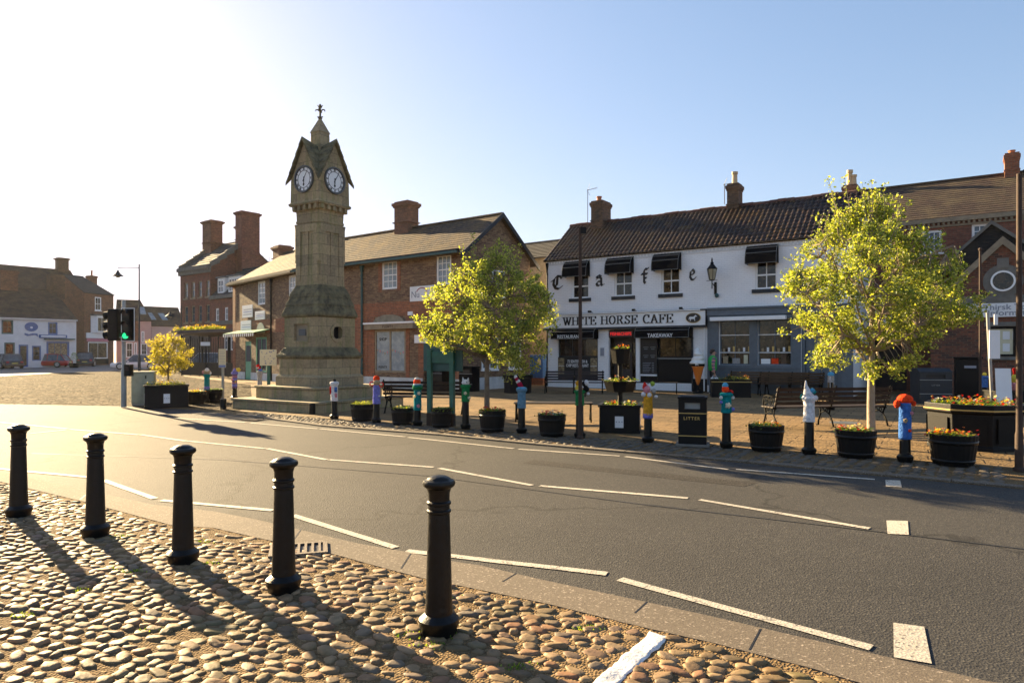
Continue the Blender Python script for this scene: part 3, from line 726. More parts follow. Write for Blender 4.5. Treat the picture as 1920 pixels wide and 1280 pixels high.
def awning(par, u0, u1, z0, z1, out, m='awning_black', name='awning', trim=True):
    b = MB(); N_ = 7; pr = []
    for i in range(N_+1):
        t = R(90*i/N_); pr.append((-out*math.sin(t), z1-(z1-z0-.16)*(1-math.cos(t))))
    pr.append((-out, z0))
    ex = .1
    for (ya, za), (yb, zb) in zip(pr[:-1], pr[1:]):
        b.poly([(u0, ya, za), (u0, yb, zb), (u1, yb, zb), (u1, ya, za)])
        b.poly([(u0, ya+.012, za-.012), (u1, ya+.012, za-.012), (u1, yb+.012, zb-.012), (u0, yb+.012, zb-.012)])
    for u in (u0, u1):
        b.poly([(u, 0, z0+.1)]+[(u, y, z) for y, z in pr][::1]+[(u, 0, z0)])
    o = b.build(name, m, par)
    if trim:
        t = MB()
        for k in (3, 5, 8):
            y, z = pr[k]; t.tube([(u0-.005, y-.008, z+.006), (u1+.005, y-.008, z+.006)], .009, 4)
        for u in (u0-.006, u1+.006):
            t.tube([(u, y-.004, z+.004) for y, z in pr], .007, 4)
        t.build('trim', 'grey_steel', o)
    return o
for i, (a, c) in enumerate(ups[:4]):
    window(cafe, a, c, z_b, z_t, .12, 2, 2, sill=('dark_slate', .15, .12), fw=.07, gm='glass_brown' if i == 3 else 'glass_dark', bw=.035)
    awning(cafe, a-.28, c+.06, 5.10, 5.84, .42)
window(cafe, ups[4][0], ups[4][1], 4.0, 4.75, .12, 3, 2, fm='black_paint', sill=('dark_slate', .12, .05))
# gothic letters
nib = [(-.085, -.06), (.085, .06), (.07, .08), (-.10, -.04)]
GOTH = {
 'C': [[(.78, .92), (.45, .98), (.2, .72), (.16, .38), (.34, .1), (.6, .04), (.86, .2)], [(.5, .9), (.44, .3)], [(.78, .92), (.86, .8)], [(.0, .62), (.2, .75)]],
 'a': [[(.18, .62), (.3, .72), (.5, .78), (.62, .66), (.62, .2), (.72, .06), (.86, .16)], [(.62, .42), (.3, .42), (.16, .28), (.22, .1), (.42, .06), (.62, .2)], [(.3, .72), (.16, .84), (.4, .95), (.6, .84)]],
 'f': [[(.62, .92), (.44, .96), (.34, .82), (.34, .12), (.46, .0)], [(.08, .62), (.66, .62)], [(.62, .92), (.78, .98)], [(.34, .34), (.56, .34)]],
 'e': [[(.3, .45), (.62, .55), (.66, .74), (.46, .9), (.26, .74), (.2, .3), (.36, .08), (.6, .06), (.8, .24)], [(.2, .3), (.26, .74)]],
}
for ch, x0, x1, y0, y1 in (('C', 1035, 1057, 517, 543), ('a', 1116, 1135, 515, 537), ('f', 1202, 1220, 503, 531), ('e', 1291, 1308, 503, 526)):
    u0, u1, z0, z1 = cr(x0, x1, y0, y1); b = MB(); h = z1-z0
    pen(b, GOTH[ch], u0, z0, h, nib, -.004, .03, (u1-u0)/h); b.build('gothic_letter', 'black_ink', cafe)
# fascia sign
u0, u1 = C.u(1024), C.u(1326); zs0, zs1 = 2.76, 3.36
b = MB(); b.box(u0, u1, -.22, -.002, zs0, zs1); fas = b.build('fascia_sign', 'white_paint', cafe, bevel=.01)
b = MB(); b.box(u0-.04, u1+.04, -.27, -.002, zs1+.002, zs1+.06); b.box(u0-.02, u1+.02, -.245, -.002, zs0-.09, zs0-.002); b.box(u1+.001, u1+.03, -.24, -.002, zs0, zs1); b.build('frame', 'dark_slate', fas)
MB().box(u0, u1-.2, -.30, -.272, zs1+.005, zs1+.05).build('light_rail', 'white_paint', fas)
for px in (1112, 1194, 1282):
    s = MB(); uu = C.u(px); s.tube([(uu, -.02, zs1+.07), (uu, -.3, zs1+.14)], .015, 5); s.box(uu-.06, uu+.06, -.4, -.28, zs1+.07, zs1+.16); s.build('sign_lamp', 'black_paint', fas)
b = MB(); ua, ub = C.u(1056, -.22), C.u(1264, -.22); roman(b, 'WHITE HORSE CAFE', ua, zs0+.125, .375, -.224, ub-ua, .02); b.build('lettering', 'black_ink', fas)
def oval(par, u, z, ru, rz_, y, m, th=.02, name='emblem', n=28):
    b = MB(); b.prism([(u+ru*math.cos(2*math.pi*i/n), y, z+rz_*math.sin(2*math.pi*i/n)) for i in range(n)][::-1], (0, -th, 0)); return b.build(name, m, par)
uo = C.u(1300, -.22); em = oval(fas, uo, 3.06, .32, .21, -.223, 'gold'); em2 = oval(em, uo, 3.06, .30, .19, -.244, 'black_ink', .008, 'emblem_field')
hs = [(-.17, -.02), (-.16, .04), (-.10, .06), (0, .055), (.05, .075), (.085, .12), (.11, .11), (.16, .075), (.155, .055), (.10, .06), (.075, .01), (.07, -.03), (.085, -.11), (.06, -.11), (.04, -.04), (-.04, -.035), (-.09, -.04), (-.10, -.11), (-.125, -.11), (-.13, -.03), (-.15, -.01), (-.165, -.06), (-.18, -.05)]
b = MB(); b.prism([(uo+x*1.05, -.253, 3.05+z*1.05) for x, z in hs], (0, -.006, 0)); b.build('horse_figure', 'sign_white', em)
# restaurant front
def rect(par, u0, u1, z0, z1, y0, y1, m, name='panel', bevel=0): return MB().box(u0, u1, y0, y1, z0, z1).build(name, m, par, bevel=bevel)
a, c = RS[:2]
window(cafe, a, c, 1.42, 2.66, .14, 3, 1, fm='dark_slate', gm='glass_brown', fw=.06, name='shop_window')
rect(cafe, a, c, .35, 1.42, .02, .14, 'black_paint', 'stall_riser')
u0, u1, z0, z1 = cr(1062, 1109, 672, 700); bn = rect(cafe, a+.02, c-.02, .62, 1.40, -.02, .018, 'black_ink', 'banner')
text(bn, '72 SEATER FISH &', .19, ((a+c)/2, -.024, 1.16), 'sign_white', sx=.72, off=.003); text(bn, 'CHIP RESTAURANT', .19, ((a+c)/2, -.024, .97), 'sign_white', sx=.72, off=.003)
rect(bn, (a+c)/2-.35, (a+c)/2+.35, .92, .93, -.024, -.021, 'grey_steel', 'rule')
for u in (a+.2, c-.2):
    ph = MB(); ph.box(u-.16, u+.16, -.028, -.021, .64, 1.38); p_ = ph.build('photo_panel', 'glass_curtain', bn)
    rect(p_, u-.16, u+.16, 1.0, 1.02, -.034, -.029, 'sign_white', 'divider')
aw = awning(cafe, a-.1, c+.03, 2.26, 2.78, .5); text(aw, 'RESTAURANT', .215, ((a+c)/2-.15, -.512, 2.285), 'sign_white', sx=.95, off=.002)
# door
d0, d1 = DR[:2]
rect(cafe, d0, d1, .02, 2.66, .55, .57, 'wood_door', 'door_back'); dr = rect(cafe, d0+.1, d0+.95, .05, 2.1, .42, .46, 'wood_door', 'door')
rect(dr, d0+.2, d0+.85, .9, 1.95, .40, .419, 'glass_brown', 'pane'); rect(cafe, d0+1.0, d1-.05, .05, 2.1, .42, .46, 'glass_brown', 'side_light')
rect(cafe, d0, d1, .02, .10, -.05, .4, 'grey_stone', 'doorstep')
led = rect(cafe, d0+.02, d1-.15, 2.30, 2.62, .0, .06, 'black_ink', 'led_sign'); text(led, 'FISH&CHIPS', .21, ((d0+d1)/2-.06, -.006, 2.39), 'red_glow', sx=.95, off=.0)
rect(cafe, C.u(1193), C.u(1200), .02, 2.66, -.04, -.002, 'white_paint', 'pilaster', .005)
mb_ = rect(cafe, C.u(1125), C.u(1135), 1.42, 1.9, -.05, -.003, 'sign_white', 'menu_case'); rect(mb_, C.u(1126.5), C.u(1133.5), 1.48, 1.84, -.055, -.051, 'grey_ink', 'menu_text')
# takeaway
a, c = TK[:2]; mid = C.u(1233)
rect(cafe, mid, c, .35, 1.36, -.01, .12, 'black_paint', 'counter_front', .01); rect(cafe, mid, c, 1.362, 1.40, -.08, .13, 'grey_steel', 'counter')
window(cafe, mid, c, 1.40, 2.66, .14, 2, 1, fm='black_paint', gm='glass_shop', fw=.07, name='serving_hatch')
mn = rect(cafe, a, mid-.01, .62, 2.3, -.03, .04, 'black_ink', 'menu_board'); rect(mn, a, mid-.01, .62, .70, -.045, -.031, 'sign_white', 'strip'); rect(cafe, a, mid-.01, 2.3, 2.66, .02, .1, 'black_paint', 'panel'); rect(cafe, a, mid-.01, .35, .618, -.01, .1, 'black_paint', 'panel')
for i in range(6): rect(mn, a+.12, a+.12+.3+.04*(i % 3), .8+.075*i, .82+.075*i, -.036, -.031, 'grey_ink', 'menu_line'); rect(mn, mid-.25, mid-.15, .8+.075*i, .82+.075*i, -.036, -.031, 'grey_ink', 'menu_line')
for k, u in enumerate((a+.14, a+.46)):
    for zz in (1.5, 1.85): rect(mn, u, u+.24, zz, zz+.02, -.036, -.031, 'grey_steel', 'menu_line'); rect(mn, u+.04, u+.2, zz-.08, zz-.06, -.036, -.031, 'grey_ink', 'menu_line')
aw = awning(cafe, a-.06, c+.03, 2.26, 2.78, .5); text(aw, 'TAKEAWAY', .23, ((a+c)/2-.05, -.512, 2.275), 'sign_white', sx=.9, off=.003)
downpipe(cafe, C.u(1299), .05, 2.7, 'dark_slate', .035, -.05, False); downpipe(cafe, C.u(1321), .05, 2.66, 'white_paint', .03, -.05, False); downpipe(cafe, .06, .05, 5.8, 'black_paint', .035, -.06)
rect(cafe, C.u(1298), C.u(1326), .02, .55, -.03, -.002, 'black_paint', 'plinth')
# grey shop front on the right
u0, u1 = C.u(1330), C.L
b = MB(); b.box(u0, u1, -.30, -.002, 3.12, 3.36); b.box(u0, u1, -.36, -.002, 3.362, 3.44); b.box(u0, u1, -.22, -.002, 2.95, 3.118); b.build('shop_fascia', 'blue_grey_paint', cafe, bevel=.008)
b = MB()
for p, q in ((1327, 1348), (1406, 1421), (1484, 1502)): b.box(C.u(p), C.u(q), -.06, -.002, .3, 2.95)
b.box(u0, C.u(1502), -.08, -.002, 1.0, 1.138); b.box(u0, C.u(1502), -.05, -.002, .02, 1.0); b.build('pilasters', 'blue_grey_paint', cafe, bevel=.006)
rect(cafe, C.u(1338), C.u(1478), 2.90, 3.05, -.50, -.23, 'white_paint', 'awning_cassette', .01)
for s_ in (S1, S2): window(cafe, s_[0], s_[1], s_[2], s_[3], .12, 2, 1, fm='blue_grey_paint', gm='glass_shop' if s_ is S2 else 'glass_brown', fw=.05, name='shop_window'); MB().box(s_[0], s_[1], .05, .10, 1.62, 1.65).build('transom', 'white_paint', cafe); MB().box(s_[0], s_[1], .05, .10, 2.32, 2.35).build('transom', 'white_paint', cafe)
b = MB(); a, c = D2[:2]; b.box(a, a+.12, 0, .12, .02, 2.9); b.box(c-.12, c, 0, .12, .02, 2.9); b.box(a+.12, c-.12, 0, .12, 2.3, 2.45); b.build('door_frame', 'blue_grey_paint', cafe)
b = MB(); m_ = (a+c)/2
for x0, x1 in ((a+.13, m_-.01), (m_+.01, c-.13)): b.box(x0, x1, .06, .10, .04, 2.3); b.box(x0+.12, x1-.12, .045, .059, .25, 1.0); b.box(x0+.12, x1-.12, .045, .059, 1.2, 2.15)
dd = b.build('double_door', 'blue_grey_paint', cafe, bevel=.01); MB().box(a+.12, c-.12, .09, .11, 2.45, 2.9).build('fanlight', 'glass_dark', cafe)
b = MB(); b.tube([(m_-.08, .02, 1.1), (m_-.08, .0, 1.12), (m_-.08, .0, 1.3)], .015, 5); b.build('handle', 'gold', dd)
b = MB(); b.box(C.u(1578), C.L, -.05, -.002, .02, 2.95); b.build('pilaster', 'blue_grey_paint', cafe)
for s_, lay in ((S1, [(.12, .2, .3, 'knit_beige'), (.5, .3, .22, 'knit_grey'), (.95, .16, .35, 'cream_sign'), (1.25, .2, .2, 'knit_blue')]), (S2, [(.1, .35, .2, 'white_paint'), (.5, .25, .22, 'knit_orange'), (.85, .2, .4, 'brown_wood'), (1.15, .22, .3, 'knit_black')])):
    for dx, wd_, hh_, mm_ in lay:
        if s_[0]+dx+wd_ < s_[1]-.06: MB().box(s_[0]+dx, s_[0]+dx+wd_, .075, .108, s_[2]+.052, s_[2]+.05+hh_).build('window_display', mm_, cafe)
    for i in range(6): MB().box(s_[0]+.12+.2*i, s_[0]+.2+.2*i, .08, .108, 1.67, 1.80+.04*(i % 3)).build('window_display', ('knit_beige', 'sign_white', 'gold')[i % 3], cafe)
# wall lantern
ul = C.u(1335, -.45); lan = T('wall_lantern', 'black victorian lantern on a bracket on the white cafe wall', 'lantern', C.A+Vector((C.d.x*ul, C.d.y*ul, 0)), C.ang)
b = MB(); b.tube([(0, 0, 4.35), (0, -.2, 4.36), (0, -.45, 4.42)], .02, 6); b.tube([(0, -.04, 4.05), (0, -.1, 4.2), (0, -.2, 4.36)], .016, 6); b.box(-.05, .05, -.03, -.001, 4.0, 4.5); b.box(-.22, .22, -.46, -.44, 4.52, 4.54); b.tube([(0, -.45, 4.2), (0, -.45, 4.56)], .02, 6); b.build('bracket', 'black_paint', lan)
b = MB(); b.lathe(0, -.45, [(.11, 4.56), (.19, 4.98)], 6, cap=True); gl = b.build('lantern_glass', 'lantern_glass', lan)
b = MB(); b.lathe(0, -.45, [(.21, 4.98), (.22, 5.0), (.12, 5.12), (.06, 5.2), (.08, 5.22), (.03, 5.3), (.04, 5.34), (.01, 5.45)], 6); b.lathe(0, -.45, [(.05, 4.52), (.12, 4.56)], 6)
for i in range(6):
    t = R(60*i); b.tube([(.115*math.cos(t), -.45+.115*math.sin(t), 4.56), (.195*math.cos(t), -.45+.195*math.sin(t), 4.98)], .011, 4)
b.build('lantern_frame', 'black_paint', lan)
b = MB(); b.ball((C.u(1345)-ul, -.08, 3.95), .09, 8); b.build('junction_box', 'dark_green_trim', lan)

# =================== generic house ===================
def house(name, label, fac, dep, ez, rz, holes, wm, rm, ridge=None, rows=12, ov=.2, hipL=0, hipR=0, plinth=None, cat='building', rear=True, lift=.03):
    t = T(name, label, cat, fac.A, fac.ang); L = fac.L; rd = ridge or dep/2; b = MB(); wall(b, 0, L, 0, ez, holes)
    gl = [(0, rd, rz)] if not hipL else []; gr = [(L, rd, rz)] if not hipR else []
    b.poly([(0, 0, 0), (0, 0, ez)]+gl+[(0, dep, ez), (0, dep, 0)]); b.poly(([(L, 0, 0), (L, dep, 0), (L, dep, ez)]+gr+[(L, 0, ez)]))
    b.poly([(0, dep, 0), (0, dep, ez), (L, dep, ez), (L, dep, 0)]); b.build('wall', wm, t)
    s = (rz-ez)/rd; s2 = (rz-ez)/(dep-rd); e = ez-ov*s+.03; e2 = ez-ov*s2+.03; k = .03; r = MB(); a0 = -ov*.6; a1 = L+ov*.6
    slope(r, (a0, -ov, e), (a1, -ov, e), (a1-hipR, rd, rz+k), (a0+hipL, rd, rz+k), rows, lift)
    slope(r, (a1, dep+ov, e2), (a0, dep+ov, e2), (a0+hipL, rd, rz+k), (a1-hipR, rd, rz+k), rows, lift)
    if hipL: slope(r, (a0, dep+ov, e2), (a0, -ov, e), (a0+hipL, rd, rz+k), (a0+hipL, rd, rz+k), rows, lift)
    if hipR: slope(r, (a1, -ov, e), (a1, dep+ov, e2), (a1-hipR, rd, rz+k), (a1-hipR, rd, rz+k), rows, lift)
    ro = r.build('roof', rm, t); q = MB(); q.tube([(a0+hipL, rd, rz+k+.03), (a1-hipR, rd, rz+k+.03)], .07, 6); q.build('ridge_tiles', rm, ro)
    if plinth: MB().box(0, L, -.03, -.002, 0, plinth).build('plinth', 'plinth_white', t)
    return t, ro
# =================== brick shops behind the clock tower ===================
PR = Fac(560, 35.7, 868, 28.7)
w1 = PR.r(716, 745, 489, 542); w0 = PR.r(630, 645, 503, 556); w2 = (PR.u(818), PR.u(846), w1[2], w1[3]); sw = PR.r(703, 761, 618, 698); en = (PR.u(795), PR.u(850), .05, 2.9)
ps, pr = house('brick_shop', 'old mottled brick shop with tall shopfront window, lichened tiled roof and gable end', PR, 4.78, 6.0, 7.77, [w1, w0, w2, sw, en], 'brick_mixed', 'tile_lichen', rows=16, ov=.35, lift=.012)
for a in (w1, w0, w2): window(ps, *a, .08, 3, 4, fw=.09, gm='glass_pale')
b = MB()
for a, c in ((PR.u(640), PR.u(690)), (PR.u(690.5), PR.u(702.5)), (PR.u(761.5), PR.u(768)), (0, PR.u(600)), (PR.u(785), PR.u(794.5)), (PR.u(850.5), PR.L)): b.box(a, c, -.022, -.002, .5, 3.3)
b.box(0, PR.L, -.025, -.002, 3.302, 3.95)
for a, c in ((w1[0]-.22, w1[0]), (w1[1], w1[1]+.22)): b.box(a, c, -.02, -.002, w1[2]-.1, w1[3]+.1)
b.build('brick_dressing', 'brick_orange', ps)
b = MB(); b.box(0, PR.u(793), -.04, -.002, 0, .5); b.box(PR.u(851), PR.L, -.04, -.002, 0, .5); b.build('plinth', 'plinth_white', ps)
shop = window(ps, sw[0], sw[1], sw[2], sw[3], .04, 2, 1, fm='stone_trim', gm='glass_pale', fw=.09, bw=.10, name='shop_window')
text(shop, 'PLENTY', .17, ((sw[0]*3+sw[1])/4, .026, sw[2]+.18), 'black_ink'); text(shop, 'SHOP', .2, ((sw[0]*3+sw[1])/4, .026, sw[3]-.5), 'black_ink', off=.004)
for i in range(7):
    for s_ in (0, 1): uu = sw[0]+.16+s_*(sw[1]-sw[0])/2+i*.085*2; zz = sw[2]+.92+.05*abs(i-3); MB().prism([(uu-.05, .026, zz), (uu+.05, .026, zz), (uu, .026, zz-.12)], (0, -.004, 0)).build('bunting_flag', ('knit_beige', 'knit_pink', 'knit_grey')[i % 3], shop)
ca_ = MB(); a, c = PR.u(692), PR.u(783); ca_.box(a, c, -.30, -.03, sw[3]+.02, sw[3]+.26); cas = ca_.build('awning_cassette', 'stone_trim', ps, bevel=.01); MB().box(a-.05, c+.03, -.34, -.028, sw[3]+.262, sw[3]+.34).build('cassette_cap', 'white_paint', cas)
text(cas, 'PLENTY', .17, ((a+c)/2, -.306, sw[3]+.08), 'brown_wood', space=1.3)
b = MB(); um = (sw[0]+sw[1])/2-.05; n_ = 14; b.prism([(um+1.02*math.cos(R(180*i/n_)), -.026, sw[3]+.34+.36*math.sin(R(180*i/n_))) for i in range(n_+1)], (0, -.05, 0)); b.build('arch_lintel', 'stone_trim', ps)
rect(ps, PR.u(766), PR.u(775), PR.z(770, 591), PR.z(770, 584), -.06, -.026, 'sign_white', 'alarm_box')
sg = PR.r(770, 817, 536, 564); sgo = rect(ps, *sg, -.05, -.003, 'sign_white', 'wall_sign'); text(sgo, 'Nu', .42, (sg[0]+.35, -.055, sg[2]+.16), 'grey_ink')
a_ = MB(); a_.tube([(sg[0]+.75+.35*math.cos(R(t)), -.055, sg[2]+.3+.28*math.sin(R(t))) for t in range(20, 170, 15)], .02, 4); a_.build('sign_arc', 'knit_crimson', sgo)
ss = PR.r(789, 812, 628, 643); s2o = rect(ps, *ss, -.4, -.36, 'sign_white', 'projecting_sign'); rect(s2o, ss[0]+.33, ss[0]+.55, ss[2]+.12, ss[3]-.05, -.406, -.401, 'knit_orange', 'sign_mark')
rect(ps, en[0], en[1], .05, 2.9, .6, .62, 'wood_door', 'door_back'); b = MB()
for i in range(4): x = en[0]+(en[1]-en[0])*(i+.5)/4; b.box(x-.3, x+.3, .5, .56, .1, 2.6)
b.build('door', 'black_paint', ps)
downpipe(ps, PR.u(681), .05, 5.75, 'dark_green_trim', .055)
gutter(ps, 0, PR.L, -.37, 5.88, 'dark_green_trim'); rect(ps, 0, PR.L, 5.78, 5.98, -.35, -.003, 'black_paint', 'soffit')
chimney(pr, PR.u(762, 2.39), 2.39, 7.2, 9.15, .95, .75, 'brick_brown', cap=.1)
b = MB(); o_ = .24; A0 = (PR.L+o_-.02, -.42, 5.98-.05); 
for (y0, z0), (y1, z1) in (((-.42, 5.72), (2.39, 7.86)), ((5.2, 5.72), (2.39, 7.86))):
    b.prism([(PR.L+o_, y0, z0-.2), (PR.L+o_, y0, z0+.02), (PR.L+o_, y1, z1+.02), (PR.L+o_, y1, z1-.2)], (.05, 0, 0))
b.build('bargeboard', 'dark_slate', ps)
for y0, y1, z0, z1 in ((1.2, 2.3, .9, 2.4), (3.1, 4.0, .9, 2.4), (1.9, 2.8, 4.1, 5.3)):
    o = window(ps, y0, y1, z0, z1, -.005, 2, 2, gm='glass_blue', sill=('white_paint', .08, .05)); o.location = (PR.L, 0, 0); o.rotation_euler = (0, 0, R(90))
b = MB(); b.box(PR.L+.002, PR.L+.04, 0, 4.78, 0, .55); b.build('plinth', 'plinth_white', ps)

PL = Fac(437, 42.74, 560, 35.7)
a1 = PL.r(483, 497, 527, 571); a2 = (PL.u(541), PL.u(554), a1[2], a1[3]); dl = PL.r(460, 471, 640, 706); dl = (dl[0], dl[1], .02, dl[3]); fl_ = PL.r(480, 500, 632, 704); fl_ = (fl_[0], fl_[1], .5, fl_[3])
pl, plr = house('brick_shop', 'brick corner shop wing with small green awning and three white signboards', PL, 4.78, 6.0, 7.77, [a1, a2, dl, fl_], 'brick_mixed', 'tile_lichen', rows=16, ov=.35, hipL=2.2, lift=.012)
for a in (a1, a2): window(pl, *a, .08, 2, 4, fw=.1, gm='glass_pale')
b = MB(); b.box(0, .45, -.022, -.002, .45, 5.8); b.box(.452, PL.L, -.02, -.002, 2.75, 3.5); b.build('brick_dressing', 'brick_orange', pl)
b = MB(); b.box(0, dl[0]-.02, -.04, -.002, 0, .45); b.box(dl[1]+.02, PL.L, -.04, -.002, 0, .45); b.build('plinth', 'plinth_white', pl)
do = MB().box(dl[0], dl[1], .02, .08, .02, dl[3]).build('door', 'mint_paint', pl); rect(do, dl[0]+.12, dl[1]-.12, 1.1, dl[3]-.25, .005, .019, 'glass_dark', 'pane')
window(pl, *fl_, .05, 2, 1, fm='mint_paint', gm='glass_dark', fw=.1)
b = MB(); um = (fl_[0]+fl_[1])/2; n_ = 12; b.prism([(um+.62*math.cos(R(180*i/n_)), -.022, 2.74+.62*math.sin(R(180*i/n_))) for i in range(n_+1)], (0, -.03, 0)); b.build('fanlight', 'cabinet_green', pl)
a, c = PL.u(446), PL.u(506); b = MB(); zt = PL.z(476, 622); b.prism([(a, -.9, zt-.12), (a, -.9, zt-.09), (a, -.02, zt+.12), (a, -.02, zt+.05)], (c-a, 0, 0)); ga = b.build('awning', 'green_paint', pl)
b = MB(); n_ = 16
for i in range(n_): x = a+(c-a)*(i+.5)/n_; wv = (c-a)/n_*.28; b.prism([(x-wv, -.905, zt-.13), (x+wv, -.905, zt-.13), (x+wv*.7, -.905, zt-.3), (x-wv*.7, -.905, zt-.3)], (0, -.01, 0))
b.build('valance', 'sign_white', ga)
for k, (x0, x1, y0, y1) in enumerate(((456, 475, 572, 595), (480, 498, 583, 599), (453, 472, 601, 623))):
    q = PL.r(x0, x1, y0, y1); so_ = rect(pl, *q, -.06, -.024, 'sign_white', 'signboard'); hh = q[3]-q[2]
    for i in range(3): rect(so_, q[0]+.12+.05*i, q[1]-.15+.03*i, q[2]+hh*(.22+.2*i), q[2]+hh*(.28+.2*i), -.065, -.061, 'grey_ink' if i != 1 else 'blue_ink', 'sign_text')
downpipe(pl, PL.u(511), .05, 5.75, 'black_paint', .055); gutter(pl, 0, PL.L, -.37, 5.88); rect(pl, 0, PL.L, 5.78, 5.98, -.35, -.003, 'black_paint', 'soffit')
chimney(plr, PL.u(529, 2.6), 2.6, 6.9, 8.4, 1.0, .8, 'brick_brown', cap=.12)
# beige house between the shops and the cafe
LK = Fac(940, 37.5, 1062, 35.0)
house('brick_house', 'low tan brick house squeezed between the gabled shop and the white cafe', LK, 4, 6.7, 7.75, [], 'beige_brick_wall', 'slate_grey', rows=10)

# =================== large red brick block, far left of the tower ===================
MR = Fac(338, 60, 395, 56.8)
hl = []; mz = lambda y: 1.65+(660-y)*58.4/1280
for px in (346, 359, 372, 386.5):
    for y0, y1 in ((528, 558), (573, 604)): hl.append((MR.u(px), MR.u(px+6.5), mz(y1), mz(y0)))
rb, rr = house('red_brick_block', 'three storey red brick block with tall chimneys and stepped gable copings', MR, 6.4, 8.85, 11.3, hl, 'brick_red', 'slate_grey', ridge=3.2, rows=10, ov=.1)
for a in hl: window(rb, *a, .1, 1, 2, fw=.08, gm='glass_blue', sill=('stone_trim', .12, .1), fm='stone_trim')
b = MB(); b.box(-.05, MR.L+.05, -.18, -.003, 8.3, 8.62); b.box(-.1, MR.L+.1, -.3, -.003, 8.622, 8.95); b.box(0, MR.L, -.08, -.003, 3.5, 3.9); b.build('cornice', 'grey_stone', rb)
rect(rb, 0, MR.L, .1, 3.498, -.05, -.003, 'wood_door', 'shop_front')
for x in (-.15, MR.L+.02):
    b = MB(); n_ = 5
    for i in range(n_): y0, y1 = 3.2*i/n_, 3.2*(i+1)/n_; z = 8.85+2.45*(i+.55)/n_; b.prism([(x, y0-.1, z-.45+.1), (x, y0-.1, z+.1), (x, y1, z+.55), (x, y1, z)], (.3, 0, 0))
    b.build('gable_coping', 'grey_stone', rb)
chimney(rr, .45, 2.7, 9.8, 13.5, 1.5, 1.1, 'brick_brown', cap=.16); chimney(rr, MR.L-1.2, 3.6, 10.5, 12.8, 1.0, .8, 'brick_brown', cap=.14)
chimney(rb, MR.L+.4, 3.1, 7.0, 13.7, 1.0, 1.7, 'brick_red', cap=.14)
M2 = Fac(395.5, 56.77, 512, 50.6)
hl = [(M2.u(p), M2.u(p+6.5), M2.z(p+3, 603-(p-404)*.12), M2.z(p+3, 578-(p-404)*.12)) for p in (404, 421, 437)]+[(M2.u(420), M2.u(428.5), 1.8, 3.4), (M2.u(431), M2.u(439), 1.8, 3.4)]
mb2, mr2 = house('red_brick_house', 'red brick house with white dormer windows in its slate mansard roof', M2, 6, 6.25, 8.6, hl, 'brick_red', 'slate_grey', ridge=2.4, rows=10, ov=.1)
for a in hl: window(mb2, *a, .1, 2, 2, fw=.12, gm='glass_blue')
b = MB(); b.box(0, M2.L, -.2, -.003, 6.0, 6.3); b.box(0, M2.L, -.1, -.003, 3.9, 4.2); b.build('cornice', 'grey_stone', mb2)
for p, q in ((404, 415), (424, 445)):
    a, c = M2.u(p), M2.u(q); dm = MB(); dm.box(a-.1, c+.1, .25, 1.8, 6.35, 7.75); dmo = dm.build('dormer', 'white_paint', mb2); window(dmo, a, c, 6.5, 7.6, .24, 2 if q-p < 15 else 4, 2, fw=.1, gm='glass_blue'); rect(dmo, a-.2, c+.2, 7.752, 7.85, .1, 1.9, 'lead', 'dormer_roof')
b = MB(); b.tube([(M2.u(452), 2.4, 8.3), (M2.u(452), 2.4, 9.4)], .03, 5); b.tube([(M2.u(503), 2.4, 8.3), (M2.u(503), 2.4, 11.2)], .03, 5); b.build('aerial', 'grey_steel', mr2)

# =================== left background houses ===================
def ext(f, m): f.A = f.A-f.d*m; f.L += m; return f
L1 = ext(Fac(-60, 67.7, 143, 76), 14)
r_ = L1.r
q1, q2 = r_(3, 25, 600, 626), r_(90, 108, 604, 627); g1, g2_ , g3, g4 = r_(8, 28, 642, 668), r_(35, 53, 646, 688), r_(60, 77, 648, 676), r_(87, 130, 640, 682)
cots, ctr = house('white_cottage', 'long white cottage shop with blue painted windows and brown tiled roof', L1, 11, 5.3, 8.7, [q1, q2, g1, (g2_[0], g2_[1], .1, g2_[3]), g3, g4], 'white_render', 'tile_brown', rows=18, ov=.2)
window(cots, *q1, .08, 2, 2, fm='dark_green_trim', gm='glass_dark', fw=.15); window(cots, *q2, .08, 2, 2, fm='blue_trim', gm='glass_dark', fw=.15)
window(cots, *g1, .08, 1, 1, fm='dark_green_trim', gm='glass_brown', fw=.15); window(cots, g2_[0], g2_[1], .1, g2_[3], .08, 1, 1, fm='blue_trim', gm='glass_shop', fw=.14, name='door'); window(cots, *g3, .08, 1, 3, fm='blue_trim', gm='glass_shop', fw=.12); window(cots, *g4, .08, 3, 1, fm='blue_trim', gm='glass_curtain', fw=.2, name='shop_window')
fs = r_(73, 125, 627.5, 633.5); fo = rect(cots, *fs, -.12, -.003, 'blue_trim', 'fascia_sign'); rect(fo, fs[0]+.15, fs[1]-.15, fs[2]+.09, fs[3]-.09, -.13, -.121, 'sign_white', 'sign_panel'); fs = r_(82, 137, 634.5, 636.5); rect(cots, *fs, -.5, -.003, 'dark_green_trim', 'shop_canopy')
ov_ = r_(46, 71, 604, 621); oe = oval(cots, (ov_[0]+ov_[1])/2, (ov_[2]+ov_[3])/2, (ov_[1]-ov_[0])/2, (ov_[3]-ov_[2])/2, -.003, 'blue_trim', .05, 'oval_sign'); oval(oe, (ov_[0]+ov_[1])/2, (ov_[2]+ov_[3])/2-.08, .13, .11, -.054, 'sign_white', .01, 'sign_centre')
